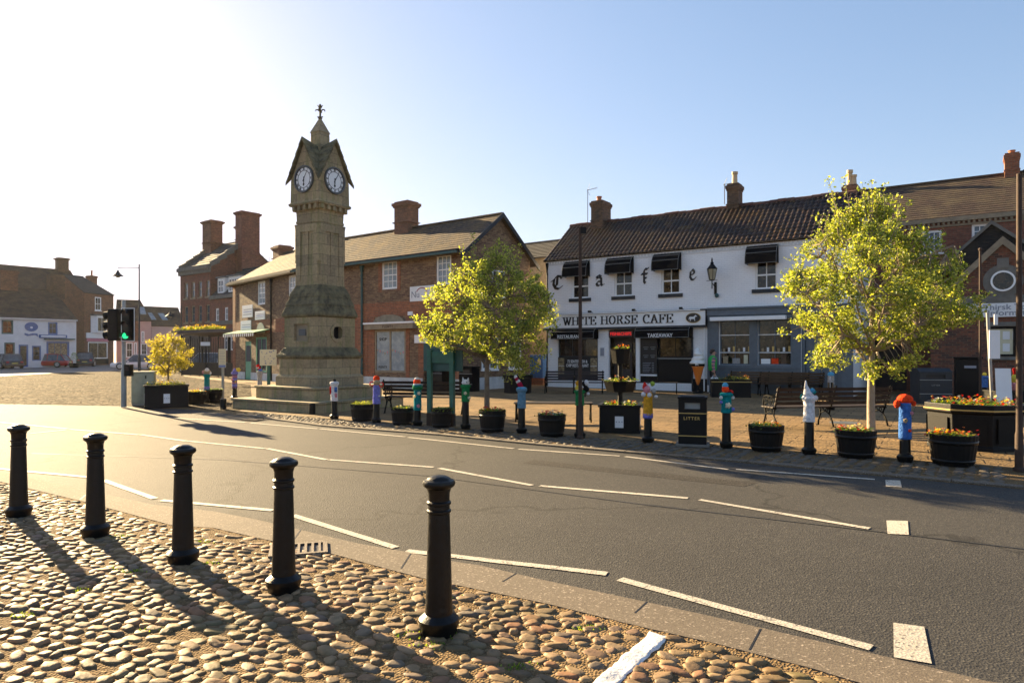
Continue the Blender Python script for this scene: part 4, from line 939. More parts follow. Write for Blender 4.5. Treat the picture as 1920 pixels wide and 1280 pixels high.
b = MB(); x0, x1 = ov_[0], ov_[1]; zz = ov_[2]-.28; b.prism([(x0, -.003, zz-.1), (x0+.25, -.003, zz-.22), (x1-.25, -.003, zz-.1), (x1, -.003, zz-.25), (x1-.05, -.003, zz+.06), (x1-.5, -.003, zz+.08), (x0+.4, -.003, zz-.02), (x0, -.003, zz+.1)][::-1], (0, -.04, 0)); b.build('ribbon_sign', 'blue_trim', cots)
gutter(cots, 0, L1.L, -.22, 5.2, 'white_paint')
chimney(ctr, L1.u(14, 5.5), 5.5, 8.0, 10.6, 1.6, 1.1, 'brick_brown', cap=.12); chimney(ctr, L1.u(104, 5.5), 5.4, 7.8, 10.6, 1.5, 1.0, 'brick_sooty', cap=.0)
L2 = ext(Fac(-60, 82, 156, 92), 14)
b2, r2 = house('brick_house', 'tall brown brick house rising behind the long white cottage', L2, 9, 9.6, 12.9, [(L2.u(120), L2.u(138), 7.6, 9.2)], 'brick_brown', 'tile_brown', rows=14, ov=.2, hipR=0)
window(b2, L2.u(120), L2.u(138), 7.6, 9.2, .08, 3, 3, fw=.18, gm='glass_shop'); chimney(r2, L2.L-.9, 4.6, 11.2, 14.6, 1.3, 1.1, 'brick_sooty', cap=.18)
L3 = Fac(158, 86, 213, 90)
w3 = L3.r(178, 190, 557, 582); bw_ = L3.r(170, 199, 592, 624); sh = L3.r(165, 202, 641, 672)
b3, r3 = house('brick_house', 'narrow brick house with white bay window above a small shop', L3, 7, 9.2, 11.5, [w3, sh], 'brick_brown', 'slate_grey', rows=12, ov=.15, hipR=1.6)
window(b3, *w3, .08, 2, 2, fw=.12, gm='glass_shop', sill=('white_paint', .1, .05)); window(b3, *sh, .06, 2, 1, fw=.12, gm='glass_shop', name='shop_window')
bay = MB(); bay.prism([(bw_[0], -.002, bw_[2]), (bw_[0]+.4, -.55, bw_[2]), (bw_[1]-.4, -.55, bw_[2]), (bw_[1], -.002, bw_[2])], (0, 0, bw_[3]-bw_[2])); bo = bay.build('bay_window', 'white_paint', b3); window(bo, bw_[0]+.45, bw_[1]-.45, bw_[2]+.15, bw_[3]-.2, -.56, 2, 1, fw=.08, gm='glass_shop'); rect(bo, bw_[0]-.1, bw_[1]+.1, bw_[3]+.002, bw_[3]+.15, -.7, -.003, 'lead', 'bay_roof')
fs = L3.r(161, 203, 624, 634); fso = rect(b3, *fs, -.15, -.003, 'sign_white', 'fascia_sign'); fs = L3.r(162, 203, 634.5, 640); rect(b3, *fs, -.1, -.003, 'knit_pink', 'fascia_band'); rect(b3, L3.u(163), L3.u(203), .1, sh[2]-.02, -.05, -.003, 'black_paint', 'stall_riser')
chimney(r3, L3.L-.3, 3.5, 9.4, 11.8, .9, .9, 'brick_brown', pots=((0, .7),), cap=.1)
L4 = Fac(218, 95, 283.5, 97)
hl = [(L4.u(265), L4.u(271), 3.0, 4.6), (L4.u(236), L4.u(249), .9, 3.0), (L4.u(251), L4.u(257), .1, 3.0), (L4.u(264), L4.u(276), .9, 2.9)]
b4, r4 = house('pink_building', 'pale pink shop with dark tiled roof and one skylight beside the street lamp', L4, 7, 6.2, 9.1, hl, 'pink_render', 'tile_brown', rows=12, ov=.2, hipR=1.5)
for a in hl: window(b4, *a, .08, 2, 2, fw=.14, gm='glass_shop')
rect(b4, 0, L4.u(262), 3.2, 6.1, -.06, -.003, 'brick_brown', 'upper_wall')
L5 = Fac(284, 98, 346, 101)
hl = [(L5.u(p), L5.u(p+8), .9, 2.8) for p in (288, 300, 316, 330)]
b5, r5 = house('pink_building', 'lower pink building with two skylights, left of the red brick block', L5, 7, 5.55, 8.3, hl, 'pink_render', 'tile_brown', rows=12, ov=.2)
for a in hl: window(b5, *a, .08, 2, 2, fw=.14, gm='glass_shop')
for par_, u, z0 in ((b4, L4.u(263), 6.2), (b5, L5.u(286), 5.55), (b5, L5.u(308), 5.55)):
    k = (9.1-6.2)/3.5 if par_ is b4 else (8.3-5.55)/3.5
    MB().prism([(u, .9, z0+.9*k+.06), (u+.75, .9, z0+.9*k+.06), (u+.45, 2.2, z0+2.2*k+.06), (u-.3, 2.2, z0+2.2*k+.06)], (0, -.05, .07)).build('skylight', 'glass_pale', par_)

# =================== right: tall brick building ===================
BR = Fac(1590, 29.45, 2010, 25.25)
hl = [BR.r(1728, 1766, 432, 474), BR.r(1822, 1862, 419, 456), (BR.u(1640), BR.u(1672), 5.6, 6.5)]; hl += [(h_[0], h_[1], 2.9, 4.1) for h_ in hl]+[(BR.u(1600), BR.u(1700), .05, 2.3)]
br_, rbr = house('brick_building', 'tall red brick building with dentilled cornice and long plain tiled roof', BR, 6, 7.12, 9.1, hl, 'brick_red', 'tile_brown', ridge=3, rows=18, ov=.15, lift=.014)
for a in hl[:6]: window(br_, *a, .1, 3, 3, fw=.09, gm='glass_blue', sill=('white_paint', .1, .08))
rect(br_, BR.u(1600), BR.u(1700), .05, 2.3, .8, .82, 'wood_door', 'passage_shade')  # dark panel stands in for the shade inside the open passage
b = MB(); b.box(0, BR.L, -.16, -.003, 6.86, 7.04); x = .05
while x < BR.L-.1: b.box(x, x+.08, -.11, -.003, 6.76, 6.858); x += .17
b.box(0, BR.L, -.05, -.003, 6.68, 6.758); b.build('cornice', 'stone_trim', br_)
chimney(rbr, BR.u(1897, 3), 3.0, 8.6, 9.95, .5, .7, 'brick_orange', pots=((0, .16),), cap=.04); chimney(rbr, BR.u(1590, 3)+.1, 3.2, 8.5, 9.5, .6, .7, 'brick_brown', pots=((-.05, .75), (.12, .5)), pm='pale_pot')
# tourist office
TI = Fac(1745, 25.0, 2015, 22.7)
ti = T('tourist_office', 'small brick tourist office with stone coped gable and round window', 'building', TI.A, TI.ang); L = TI.L; pk = TI.u(1880); pz, sl1 = 5.6, 1.02
nt_w = TI.r(1852, 1905, 612, 668); 
b = MB(); zl, zr = pz-pk*sl1, pz-(L-pk)*sl1
wall(b, 0, L, 0, min(zl, zr), [nt_w], dep=.14)
zm = min(zl, zr); b.poly([(0, 0, zm), (L, 0, zm), (L, 0, zr), (pk, 0, pz), (0, 0, zl)]); b.poly([(0, 0, 0), (0, 0, zl), (0, 3, zl), (0, 3, 0)]); b.poly([(L, 0, 0), (L, 3, 0), (L, 3, zr), (L, 0, zr)]); b.build('wall', 'brick_tourist', ti)
b = MB(); slope(b, (0, 3, zl), (0, 0.02, zl), (pk, .02, pz), (pk, 3, pz), 10); slope(b, (L, .02, zr), (L, 3, zr), (pk, 3, pz), (pk, .02, pz), 10); b.build('roof', 'tile_brown', ti)
b = MB(); tk = .2
b.prism([(-.12, -.10, zl-.12-tk), (-.12, -.10, zl-.12+.06), (pk, -.10, pz+.08), (pk, -.10, pz-tk)], (0, .22, 0)); b.prism([(L+.12, -.10, zr-.12-tk), (L+.12, -.10, zr-.12+.06), (pk, -.10, pz+.08), (pk, -.10, pz-tk)], (0, .22, 0)); b.build('coping', 'stone_trim', ti)
uc, zc = TI.u(1880.5), TI.z(1880.5, 527); st = oval(ti, uc, zc, .58, .58, -.003, 'grey_stone', .05, 'window_surround'); rect(st, uc-.17, uc+.17, zc+.45, zc+.80, -.08, -.003, 'grey_stone', 'keystone'); rect(st, uc-.17, uc+.17, zc-.75, zc-.45, -.08, -.003, 'grey_stone', 'keystone')
rg = MB(); n_ = 28
for i in range(n_):
    t0, t1 = 2*math.pi*i/n_, 2*math.pi*(i+1)/n_
    rg.prism([(uc+r*math.cos(t), -.056, zc+r*math.sin(t)) for r, t in ((.30, t0), (.30, t1), (.36, t1), (.36, t0))], (0, -.05, 0))
rw = rg.build('round_window', 'white_paint', ti); oval(rw, uc, zc, .305, .305, -.055, 'glass_brown', .01, 'pane')
b = MB(); zz = TI.z(1880, 560); b.box(0, L, -.06, -.003, zz-.18, zz+.12); b.build('stone_band', 'grey_stone', ti)
s0, s1 = TI.u(1811), L-.05; zs = TI.z(1880, 594); sg = rect(ti, s0, s1, zs, zs+.48, -.09, -.004, 'sign_white', 'fascia_sign')
tx = TI.u(1843, -.09); text(sg, 'Thirsk Tourist', .27, (tx, -.096, zs+.25), 'grey_ink', align='LEFT', sx=1.15, off=.003); text(sg, 'Information', .27, (tx+.13, -.096, zs+.05), 'grey_ink', align='LEFT', sx=1.15, off=.003); rect(sg, tx-.12, tx-.09, zs, zs+.48, -.097, -.091, 'black_paint', 'divider')
window(ti, *nt_w, .1, 1, 1, fm='black_paint', gm='cream_sign', fw=.08, name='notice_window'); rect(ti, nt_w[0]-.1, nt_w[1]+.1, nt_w[3]+.01, nt_w[3]+.16, -.05, -.003, 'grey_stone', 'lintel'); rect(ti, nt_w[0]-.05, nt_w[1]+.05, nt_w[2]-.12, nt_w[2]-.01, -.08, -.003, 'grey_stone', 'sill')
for i in range(5): uu = nt_w[0]+.15+.28*(i % 3); zz = nt_w[3]-.45-.42*(i//3); rect(ti, uu, uu+.2, zz, zz+.28, .07, .09, 'sign_white', 'notice')
b = MB(); p2, z2 = TI.u(1859, .9), 6.28; lx, lz = p2-1.8, z2-1.75; rx_, rz2 = p2+2.0, z2-1.65
b.prism([(lx, .9, lz), (p2, .9, z2), (rx_, .9, rz2)][::-1], (0, .1, 0)); b.build('boarded_gable', 'board_black', ti)
b = MB()
for (xa, za) in ((lx-.1, lz-.08), (rx_+.1, rz2-.08)): b.prism([(xa, .8, za), (xa, .8, za+.06), (p2, .8, z2+.09), (p2, .8, z2+.03)], (0, 2.5, 0))
b.build('gable_roof', 'tile_brown', ti); b = MB()
for (xa, za) in ((lx-.1, lz-.08), (rx_+.1, rz2-.08)): b.prism([(xa, .76, za-.05), (xa, .76, za+.09), (p2, .76, z2+.12), (p2, .76, z2-.02)], (0, .035, 0))
b.build('bargeboard', 'grey_stone', ti)
# =================== clock tower ===================
tw = T('clock_tower', 'weathered stone clock tower with four gables and white dials on stepped base', 'clock tower', (-5.75, 20.46, 0), R(-32))
def fr(mb, prof, mi=0):
    return mb.lathe(0, 0, [(s*.70711, z) for s, z in prof], 4, mi, rot=R(45))
b = MB(); fr(b, [(3.5, .0), (3.5, .24)]); fr(b, [(3.56, .243), (3.56, .313)]); fr(b, [(2.58, .30), (2.58, .60)]); fr(b, [(2.66, .603), (2.66, .673)]); b.build('steps', 'tower_stone', tw, bevel=.02)
b = MB(); fr(b, [(1.80, .67), (1.80, .93), (1.70, .99)]); fr(b, [(1.66, .95), (1.66, 1.47)]); b.build('plinth', 'tower_stone', tw, bevel=.012)
b = MB(); fr(b, [(1.68, 1.45), (1.78, 1.50), (1.79, 1.56), (1.62, 1.66), (1.5, 1.78)]); b.build('plinth_moulding', 'mossy_stone', tw, bevel=.02)
b = MB(); sB = 1.44/2
for rz in (0, 90, 180, 270):
    m_ = MB()
    hole = (-.27, .27, 1.98, 2.46) if rz in (0, 180) else (-.2, .2, 2.02, 2.42)
    wall(m_, -sB, sB, 1.77, 2.68, [hole], y=-sB, dep=.10 if rz in (0, 180) else .2)
    M_ = Matrix.Rotation(R(rz), 4, 'Z'); st = len(b.v); b.v += [tuple(M_@Vector(v)) for v in m_.v]; b.f += [tuple(i+st for i in f) for f in m_.f]; b.m += m_.m
b.build('block', 'tower_stone', tw)
b = MB(); b.box(-.28, .28, -sB+.06, -sB+.11, 1.97, 2.47); b.build('plaque_panel', 'stone_trim', tw); b = MB(); b.box(-.14, .14, -sB+.03, -sB+.058, 2.13, 2.32); b.build('plaque', 'lead', tw)
b = MB()
for (x0, x1, z0, z1) in ((-.34, .34, 2.47, 2.52), (-.34, .34, 1.92, 1.97), (-.34, -.28, 1.97, 2.47), (.28, .34, 1.97, 2.47)): b.box(x0, x1, -sB-.02, -sB+.01, z0, z1)
b.build('plaque_frame', 'tower_stone', tw, bevel=.01)
# round niche on the right face: stone ring with four lobes round a dark recess
b = MB(); n_ = 32
for i in range(n_):
    t0, t1 = 2*math.pi*i/n_, 2*math.pi*(i+1)/n_
    f0, f1 = .17+.028*abs(math.sin(2*t0)), .17+.028*abs(math.sin(2*t1))
    b.prism([(sB+.001, f0*math.cos(t0), 2.22+f0*math.sin(t0)), (sB+.001, f1*math.cos(t1), 2.22+f1*math.sin(t1)), (sB+.001, .285*math.cos(t1), 2.22+.285*math.sin(t1)), (sB+.001, .285*math.cos(t0), 2.22+.285*math.sin(t0))], (.035, 0, 0))
b.build('niche_surround', 'tower_stone', tw); MB().box(sB-.19, sB-.17, -.25, .25, 1.95, 2.5).build('niche_back', 'black_ink', tw)
b = MB(); fr(b, [(1.44, 2.66), (1.56, 2.70), (1.57, 2.77), (1.44, 2.95), (1.40, 3.00), (1.44, 3.03), (1.30, 3.20), (1.26, 3.24), (1.29, 3.27), (1.22, 3.36)]); b.build('lower_weathering', 'mossy_stone', tw, bevel=.015)
b = MB(); fr(b, [(1.24, 3.31), (1.25, 3.36), (1.04, 3.58), (1.03, 3.62)]); b.build('upper_weathering', 'mossy_stone', tw, bevel=.015)
b = MB(); fr(b, [(1.0, 3.60), (.94, 5.45)]); fr(b, [(.985, 5.45), (.985, 5.52)]); fr(b, [(.95, 5.52), (.97, 5.80)])
for rz in range(4):
    M_ = Matrix.Rotation(R(90*rz), 4, 'Z'); m_ = MB()
    for x0, x1 in ((-.46, -.27), (.27, .46)): m_.box(x0, x1, -.52, -.47, 3.75, 5.4)
    m_.box(-.27, .27, -.515, -.47, 5.18, 5.4); m_.box(-.05, .05, -.505, -.47, 3.9, 5.18); m_.lathe(-.475, -.475, [(.06, 4.3), (.05, 4.4), (.05, 5.3), (.07, 5.42)], 8)
    st = len(b.v); b.v += [tuple(M_@Vector(v)) for v in m_.v]; b.f += [tuple(i+st for i in f) for f in m_.f]; b.m += m_.m
b.build('shaft', 'tower_stone', tw)
b = MB(); fr(b, [(1.0, 5.79), (1.06, 5.84)]); fr(b, [(1.06, 5.84), (1.06, 5.95)]); fr(b, [(1.24, 5.95), (1.29, 5.99), (1.29, 6.03), (1.2, 6.07)])
for rz in range(4):
    M_ = Matrix.Rotation(R(90*rz), 4, 'Z'); m_ = MB()
    for i in range(5): x = -.46+.23*i; m_.box(x-.05, x+.05, -.62, -.52, 5.82, 5.948)
    st = len(b.v); b.v += [tuple(M_@Vector(v)) for v in m_.v]; b.f += [tuple(i+st for i in f) for f in m_.f]; b.m += m_.m
b.build('corbel_table', 'tower_stone', tw, bevel=.008)
b = MB(); fr(b, [(1.2, 6.05), (1.18, 6.72)])
for ax in (0, 1):
    p = [(-.59, 6.70), (.59, 6.70), (0, 7.82)]
    if ax: b.prism([(-.595, x, z) for x, z in p], (1.19, 0, 0))
    else: b.prism([(x, -.595, z) for x, z in p], (0, 1.19, 0))
b.build('clock_stage', 'tower_stone', tw)
for k4 in range(4):
    b = MB(); M_ = Matrix.Rotation(R(90*k4), 4, 'Z')
    for sg_ in (-1, 1):
        n_ = 5
        for i in range(n_):
            x0, x1 = .70*(1-i/n_), .70*(1-(i+1)/n_); zf = lambda x, o: 7.92-1.30*x/.70+o
            q = [Vector((sg_*x0, -x0, zf(x0, .055))), Vector((sg_*x0, -.70, zf(x0, .055))), Vector((sg_*x1, -.70, zf(x1, .01))), Vector((sg_*x1, -x1, zf(x1, .01)))]
            if i == 0: q = q[1:]
            if i == n_-1: q = q[:3]
            b.prism([tuple(M_@p) for p in (q if sg_ < 0 else q[::-1])], (0, 0, -.10))
    b.build('gable_roof', 'mossy_stone', tw)
b = MB(); fr(b, [(.40, 7.4), (.38, 8.18), (.42, 8.2), (.03, 8.66)])
for x, y in ((-.17, -.17), (.17, -.17), (.17, .17), (-.17, .17)): b.tube([(x, y, 7.5), (x, y, 8.1)], .035, 6)
b.build('spirelet', 'tower_stone', tw)
b = MB(); b.lathe(0, 0, [(.04, 8.62), (.075, 8.66), (.03, 8.70), (.03, 8.84), (.045, 8.88), (.025, 8.92), (.04, 9.0), (.035, 9.05), (.0, 9.09)], 8)
for k in range(4):
    t = R(90*k+32); c_, s_ = math.cos(t), math.sin(t)
    for pts, rr in (([(.02, 8.86), (.08, 8.91), (.13, 8.90), (.14, 8.86)], .02), ([(.02, 8.94), (.05, 9.0), (.075, 9.04)], .015), ([(.02, 8.68), (.07, 8.70), (.08, 8.68)], .014)):
        b.tube([(x*c_, x*s_, z) for x, z in pts], rr, 5)
b.build('finial', 'mossy_stone', tw)
HND = []
for k in range(4):
    rz = R(90*k); zc = 6.70; y = -.605
    def disc(r, y0, th, name, m, par):
        d = MB(); n_ = 40; d.prism([(r*math.cos(2*math.pi*i/n_), y0, zc+r*math.sin(2*math.pi*i/n_)) for i in range(n_)][::-1], (0, -th, 0)); return d.build(name, m, par)
    bez = MB(); n_ = 40; 
    for i in range(n_):
        t0, t1 = 2*math.pi*i/n_, 2*math.pi*(i+1)/n_
        bez.prism([(r*math.cos(t), y+.01, zc+r*math.sin(t)) for r, t in ((.357, t0), (.357, t1), (.395, t1), (.395, t0))], (0, -.06, 0))
    face = disc(.358, y, .012, 'clock_dial', 'sign_white', tw); face.rotation_euler = (0, 0, rz)
    bez.build('bezel', 'lead', face)
    nm = MB(); yy = y-.0135
    for rr in (.345, .252):
        for i in range(n_):
            t0, t1 = 2*math.pi*i/n_, 2*math.pi*(i+1)/n_; nm.prism([(r*math.cos(t), yy, zc+r*math.sin(t)) for r, t in ((rr-.008, t0), (rr-.008, t1), (rr+.008, t1), (rr+.008, t0))], (0, -.002, 0))
    numer = ['XII', 'I', 'II', 'III', 'IIII', 'V', 'VI', 'VII', 'VIII', 'IX', 'X', 'XI']
    for h_, s in enumerate(numer):
        t = R(90-30*h_); c_, s_ = math.cos(t), math.sin(t); n = len(s); wd = .024
        for j, ch in enumerate(s):
            o_ = ((n-1)/2-j)*-wd
            def pt(r, o): return (r*c_+o*s_, yy-.0035, zc+r*s_-o*c_)
            segs = {'I': [((.264, 0), (.334, 0))], 'V': [((.334, -.013), (.264, 0)), ((.334, .013), (.264, 0))], 'X': [((.334, -.013), (.264, .013)), ((.334, .013), (.264, -.013))]}[ch]
            for (r0, a_), (r1, c2) in segs:
                w_ = .0065; nm.prism([pt(r0, o_+a_-w_), pt(r0, o_+a_+w_), pt(r1, o_+c2+w_), pt(r1, o_+c2-w_)], (0, -.001-.0002*j, 0))
    nm.build('numerals', 'black_ink', face)
    hd = MB()
    for deg, ln, w_, dy in ((-182, .21, .018, .02), (-32+0, .305, .011, .026)):
        t = R(90+deg) if deg < -100 else R(90-32+0); c_, s_ = math.cos(t), math.sin(t)
        P2 = lambda r, o: (r*c_+o*s_, y-dy, zc+r*s_-o*c_)
        hd.prism([P2(-.07, -w_), P2(ln*.6, -w_*.8), P2(ln*.72, -w_*(2.2 if ln < .3 else .8)), P2(ln, 0), P2(ln*.72, w_*(2.2 if ln < .3 else .8)), P2(ln*.6, w_*.8), P2(-.07, w_)], (0, -.004, 0))
    hd.lathe(0, 0, [(.001, 0), (.001, .001)], 4)
    hd.build('hands', 'black_ink', face)
# =================== bollards ===================
BP = [(.105, 0), (.108, .035), (.118, .05), (.118, .085), (.100, .10), (.082, .115), (.079, .16), (.064, .70), (.072, .707), (.072, .718), (.064, .724), (.064, .748), (.072, .754), (.072, .766), (.063, .774), (.064, .82), (.072, .845), (.092, .860), (.097, .876), (.090, .892), (.070, .899), (.066, .905), (.04, .918), (.0, .922)]
def bollard(loc, label, group, name='bollard', cat='bollard', h=1.0, sc=1.0):
    t = T(name, label, cat, loc, random.uniform(0, 1), group)
    b = MB(); b.lathe(0, 0, [(max(r, .001)*sc, z*h) for r, z in BP if z <= .845], 20, cap=True); b.build('post', 'black_cast', t, True)
    b = MB(); b.lathe(0, 0, [(max(r, .001)*sc, z*h) for r, z in BP if z >= .845], 24, cap=True); b.build('cap', 'black_cast', t, True); return t
NB = [((35, 967), 'leftmost of the five plain black bollards on the near cobbles'), ((179, 1004), 'second from the left of the five plain black bollards on the cobbles'), ((343, 1054), 'middle one of the five plain black bollards on the near cobbles'),
      ((532, 1106), 'plain black bollard beside the iron drain grate on the near cobbles'), ((823, 1184), 'nearest plain black bollard, rightmost of the row of five on the cobbles')]
for p, lb in NB: q = G(*p, .01); bollard((q.x, q.y, .008), lb, 'plain black bollards on the near cobbles')
def knit(px, py, label, cover, parts, z0=.46, shoulders=True, wob=.006, zt=.9, lean=0, stripes=None, post=True):
    q = G(px, py, .02); t = T('knitted_bollard', label, 'bollard', (q.x, q.y, .018), 0, 'bollards dressed in knitted covers')
    b = MB(); b.lathe(0, 0, [(r*.95, z) for r, z in BP[:7]]+[(.067, zt-.05)], 14); b.build('post', 'black_cast', t, True)
    n = 16; b = MB(); N_ = 16; pr = []
    for i in range(N_+1):
        k = i/N_; z = z0+(zt-z0)*k; r = .088-.008*k
        if shoulders and k > .8: r += .032*math.sin((k-.8)/.2*math.pi*.75)
        pr.append((r+(.006 if i == 0 else 0), z))
    pr += [(pr[-1][0]*.75, zt+.012), (.02, zt+.02)]
    b.lathe(0, 0, pr, n); b.v = [(x*(1+wob*12*noise.noise((x*30, y*30, z*25))), y*(1+wob*12*noise.noise((x*30, y*30, z*25+9))), z) for x, y, z in b.v]
    mats = [cover]
    if stripes:
        mats += stripes[1]; k = stripes[0]; nf = n
        b.m = [(k[(i//nf) % len(k)] if i < len(pr)*nf else 0) for i in range(len(b.m))]
    b.build('knitted_cover', mats, t, 'all')
    for p in parts:
        kind, nm, m, x, y, z, r = p[:7]; d = MB(); e = p[7:] 
        if kind == 'ball': d.ball((x, y, z), r, 10, sz=e[0] if e else 1)
        elif kind == 'cone': d.tube([(x, y, z), (x+e[1]*.5, y, z+e[0]*.5), (x+e[1], y, z+e[0])], [r, r*.62, r*.22], 10)
        elif kind == 'cyl': d.lathe(x, y, [(r, z), (r, z+e[0]), (r*.6, z+e[0]+.02)], 12)
        elif kind == 'tube': d.tube([(x, y, z), (x+e[0]*.5, y, z+e[1]*.6), (x+e[0], y, z+e[1])], r, 7)
        elif kind == 'ring':
            d.tube([(x+e[0]*math.cos(a), y, z+e[0]*math.sin(a)) for a in [i*math.pi/5 for i in range(11)]], r, 6)
        elif kind == 'patch': d.lathe(0, 0, [(.001, 0), (.001, .0)], 3) if False else d.box(x-r, x+r, y-.012, y+.02, z-e[0], z+e[0])
        elif kind == 'flower':
            for k in range(5): a = 2*math.pi*k/5; d.ball((x+r*.7*math.cos(a), y, z+r*.7*math.sin(a)), r*.5, 6)
            d.ball((x, y-.015, z), r*.4, 6)
        d.build(nm, m, t, 'all')
    return t
kn = knit
kn(627, 785, 'bollard in white knitted cover with red and blue patches below a dark tip', 'knit_white', [('ball', 'tip', 'knit_black', 0, 0, .94, .045, .8), ('patch', 'patch', 'knit_red', -.075, -.04, .70, .03, .09), ('patch', 'patch', 'knit_blue', .05, -.07, .72, .03, .06), ('patch', 'patch', 'knit_pink', .05, -.07, .58, .03, .05)], z0=.44)
kn(706, 792, 'bollard in lilac knitted cover with curly red hair and red cap', 'knit_lilac', [('ball', 'hat', 'knit_orange', 0, 0, 1.02, .08, .9), ('ball', 'head', 'knit_beige', .01, -.03, .93, .085, .8), ('ring', 'hair', 'knit_red', -.10, -.02, .9, .016, .05), ('ring', 'hair', 'knit_red', .11, -.02, .88, .016, .05), ('ball', 'pompom', 'knit_beige', -.13, -.05, .84, .025), ('ball', 'pompom', 'knit_white', .07, -.06, .62, .02)], shoulders=False, z0=.44, zt=.86)
kn(783, 797, 'bollard in dark green knitted cover with orange striped hat, beside the green sign posts', 'knit_teal', [('cyl', 'hat', 'knit_white', -.01, 0, .88, .085, .05), ('cyl', 'hat', 'knit_orange', -.01, 0, .93, .08, .08), ('cyl', 'hat', 'knit_white', -.01, 0, 1.02, .06, .025), ('cyl', 'collar', 'knit_green', 0, 0, .80, .115, .08), ('flower', 'flower', 'petal_white', .04, -.09, .72, .035), ('flower', 'flower', 'petal_white', -.06, -.09, .65, .03), ('flower', 'flower', 'knit_pink', .03, -.1, .44, .035)], z0=.34, zt=.9)
kn(873, 803, 'bollard in emerald green knitted cover topped by a white cat head', 'knit_green', [('ball', 'head', 'knit_white', 0, 0, .985, .085, .8), ('cone', 'ear', 'knit_white', -.05, 0, 1.03, .03, .07, -.01), ('cone', 'ear', 'knit_white', .05, 0, 1.03, .03, .06, .01), ('ball', 'eye', 'knit_black', .03, -.08, .99, .012), ('flower', 'flower', 'petal_white', .0, -.1, .76, .032), ('flower', 'flower', 'petal_white', .08, -.07, .66, .03)], z0=.58, zt=.93)
kn(978, 811, 'bollard in denim blue knitted cover with a tall leaning crimson and white hat', 'knit_denim', [('cyl', 'brim', 'knit_sky', 0, 0, .88, .105, .03), ('tube', 'hat', 'knit_crimson', .0, 0, .90, .05, -.06, .12), ('tube', 'hat_band', 'knit_white', -.055, 0, 1.01, .045, -.03, .05), ('tube', 'hat_top', 'knit_crimson', -.085, 0, 1.055, .035, -.03, .06), ('ball', 'tip', 'knit_white', -.12, 0, 1.13, .035, 1.2)], z0=.50, zt=.90)
kn(1087, 820, 'bollard in green knitted cover carrying small yellow and black and white toys', 'knit_green', [('ball', 'head', 'knit_mustard', -.03, -.02, 1.04, .055), ('ball', 'body', 'knit_yellow', -.03, -.02, .95, .06), ('ball', 'collar', 'knit_white', -.03, -.03, .89, .06, .5), ('ball', 'head', 'knit_black', .10, -.02, 1.03, .06, 1.1), ('ball', 'face', 'knit_white', .12, -.05, 1.05, .045, 1.3), ('ball', 'body', 'knit_black', .12, 0, .93, .06), ('ball', 'pompom', 'knit_white', .16, -.02, .84, .03), ('tube', 'leg', 'knit_black', .1, -.02, .78, .012, .0, .1)], z0=.62, zt=.90)
kn(1215, 829, 'bollard in mustard knitted cover carrying a knitted doll with striped hat', 'knit_mustard', [('ball', 'face', 'knit_pink', -.03, -.03, .96, .07, 1.1), ('cone', 'hat', 'knit_red', -.05, -.02, .99, .06, .10, -.02), ('tube', 'hair', 'knit_white', .02, -.03, .93, .03, -.01, .13), ('ball', 'pompom', 'knit_white', -.09, -.04, .87, .045), ('ball', 'pompom', 'knit_white', .01, -.06, .86, .045), ('ball', 'flower_head', 'knit_lime', .08, 0, 1.06, .045), ('ball', 'body', 'knit_grey', .1, -.02, .93, .045), ('ball', 'foot', 'knit_white', .14, -.03, .83, .035, .8), ('cyl', 'cuff', 'knit_lilac', 0, 0, .44, .092, .08)], z0=.50, zt=.88, shoulders=False)
kn(1362, 839, 'bollard in teal knitted cover with white flower and blue capped orange head', 'knit_teal', [('ball', 'hat', 'knit_sky', -.02, 0, 1.06, .055), ('ball', 'head', 'knit_orange', -.02, -.01, 1.0, .062), ('ring', 'scarf', 'knit_red', .06, -.03, .94, .016, .04), ('flower', 'flower', 'petal_white', 0, -.1, .73, .045), ('ball', 'pompom', 'knit_white', -.1, -.03, .86, .03), ('ball', 'pompom', 'knit_white', .1, -.03, .86, .03), ('ball', 'pompom', 'knit_lilac', .1, -.03, .66, .035), ('ball', 'pompom', 'knit_lilac', -.1, -.03, .78, .03)], z0=.60, zt=.93)
kn(1517, 851, 'bollard in white ribbed knitted cover with a pointed unicorn hat', 'knit_white', [('cone', 'hat', 'knit_white', .0, 0, .88, .10, .22, -.05), ('cone', 'horn', 'knit_white', -.045, 0, 1.05, .035, .13, -.01), ('ball', 'mane', 'knit_teal', .06, -.01, 1.0, .05, .8), ('ball', 'mane', 'knit_sky', .04, -.03, 1.02, .04), ('ring', 'ear', 'knit_teal', -.10, 0, .92, .012, .035), ('ball', 'cheek', 'knit_white', .09, -.02, .90, .045)], z0=.52, zt=.92)
kn(1697, 865, 'bollard in bright blue knitted cover with a red bonnet and a small heart', 'knit_blue', [('ball', 'hat', 'knit_orange', 0, 0, .93, .11, .72), ('ball', 'hat_flap', 'knit_orange', -.125, -.01, .86, .045, 1.4), ('ball', 'hat_flap', 'knit_orange', .11, -.03, .87, .035, 1.2), ('flower', 'star', 'knit_beige', -.04, -.085, .62, .03), ('flower', 'flower', 'knit_pink', .06, -.07, .73, .025), ('ball', 'heart', 'knit_orange', .02, -.085, .47, .025)], z0=.34, zt=.88, shoulders=False)
kn(1558, 768, 'bollard with a turquoise jellyfish cap and pale hanging fringe, behind the long bench', 'knit_grey', [('ball', 'cap', 'knit_sky', 0, 0, 1.0, .09, .85), ('cone', 'tassel', 'knit_sky', 0, 0, 1.05, .015, .12, 0)]+[('tube', 'fringe', 'knit_beige' if i % 2 else 'knit_white', .075*math.cos(i), .075*math.sin(i), .62, .012, 0, .33) for i in range(8)], z0=.78, zt=.96, shoulders=False)
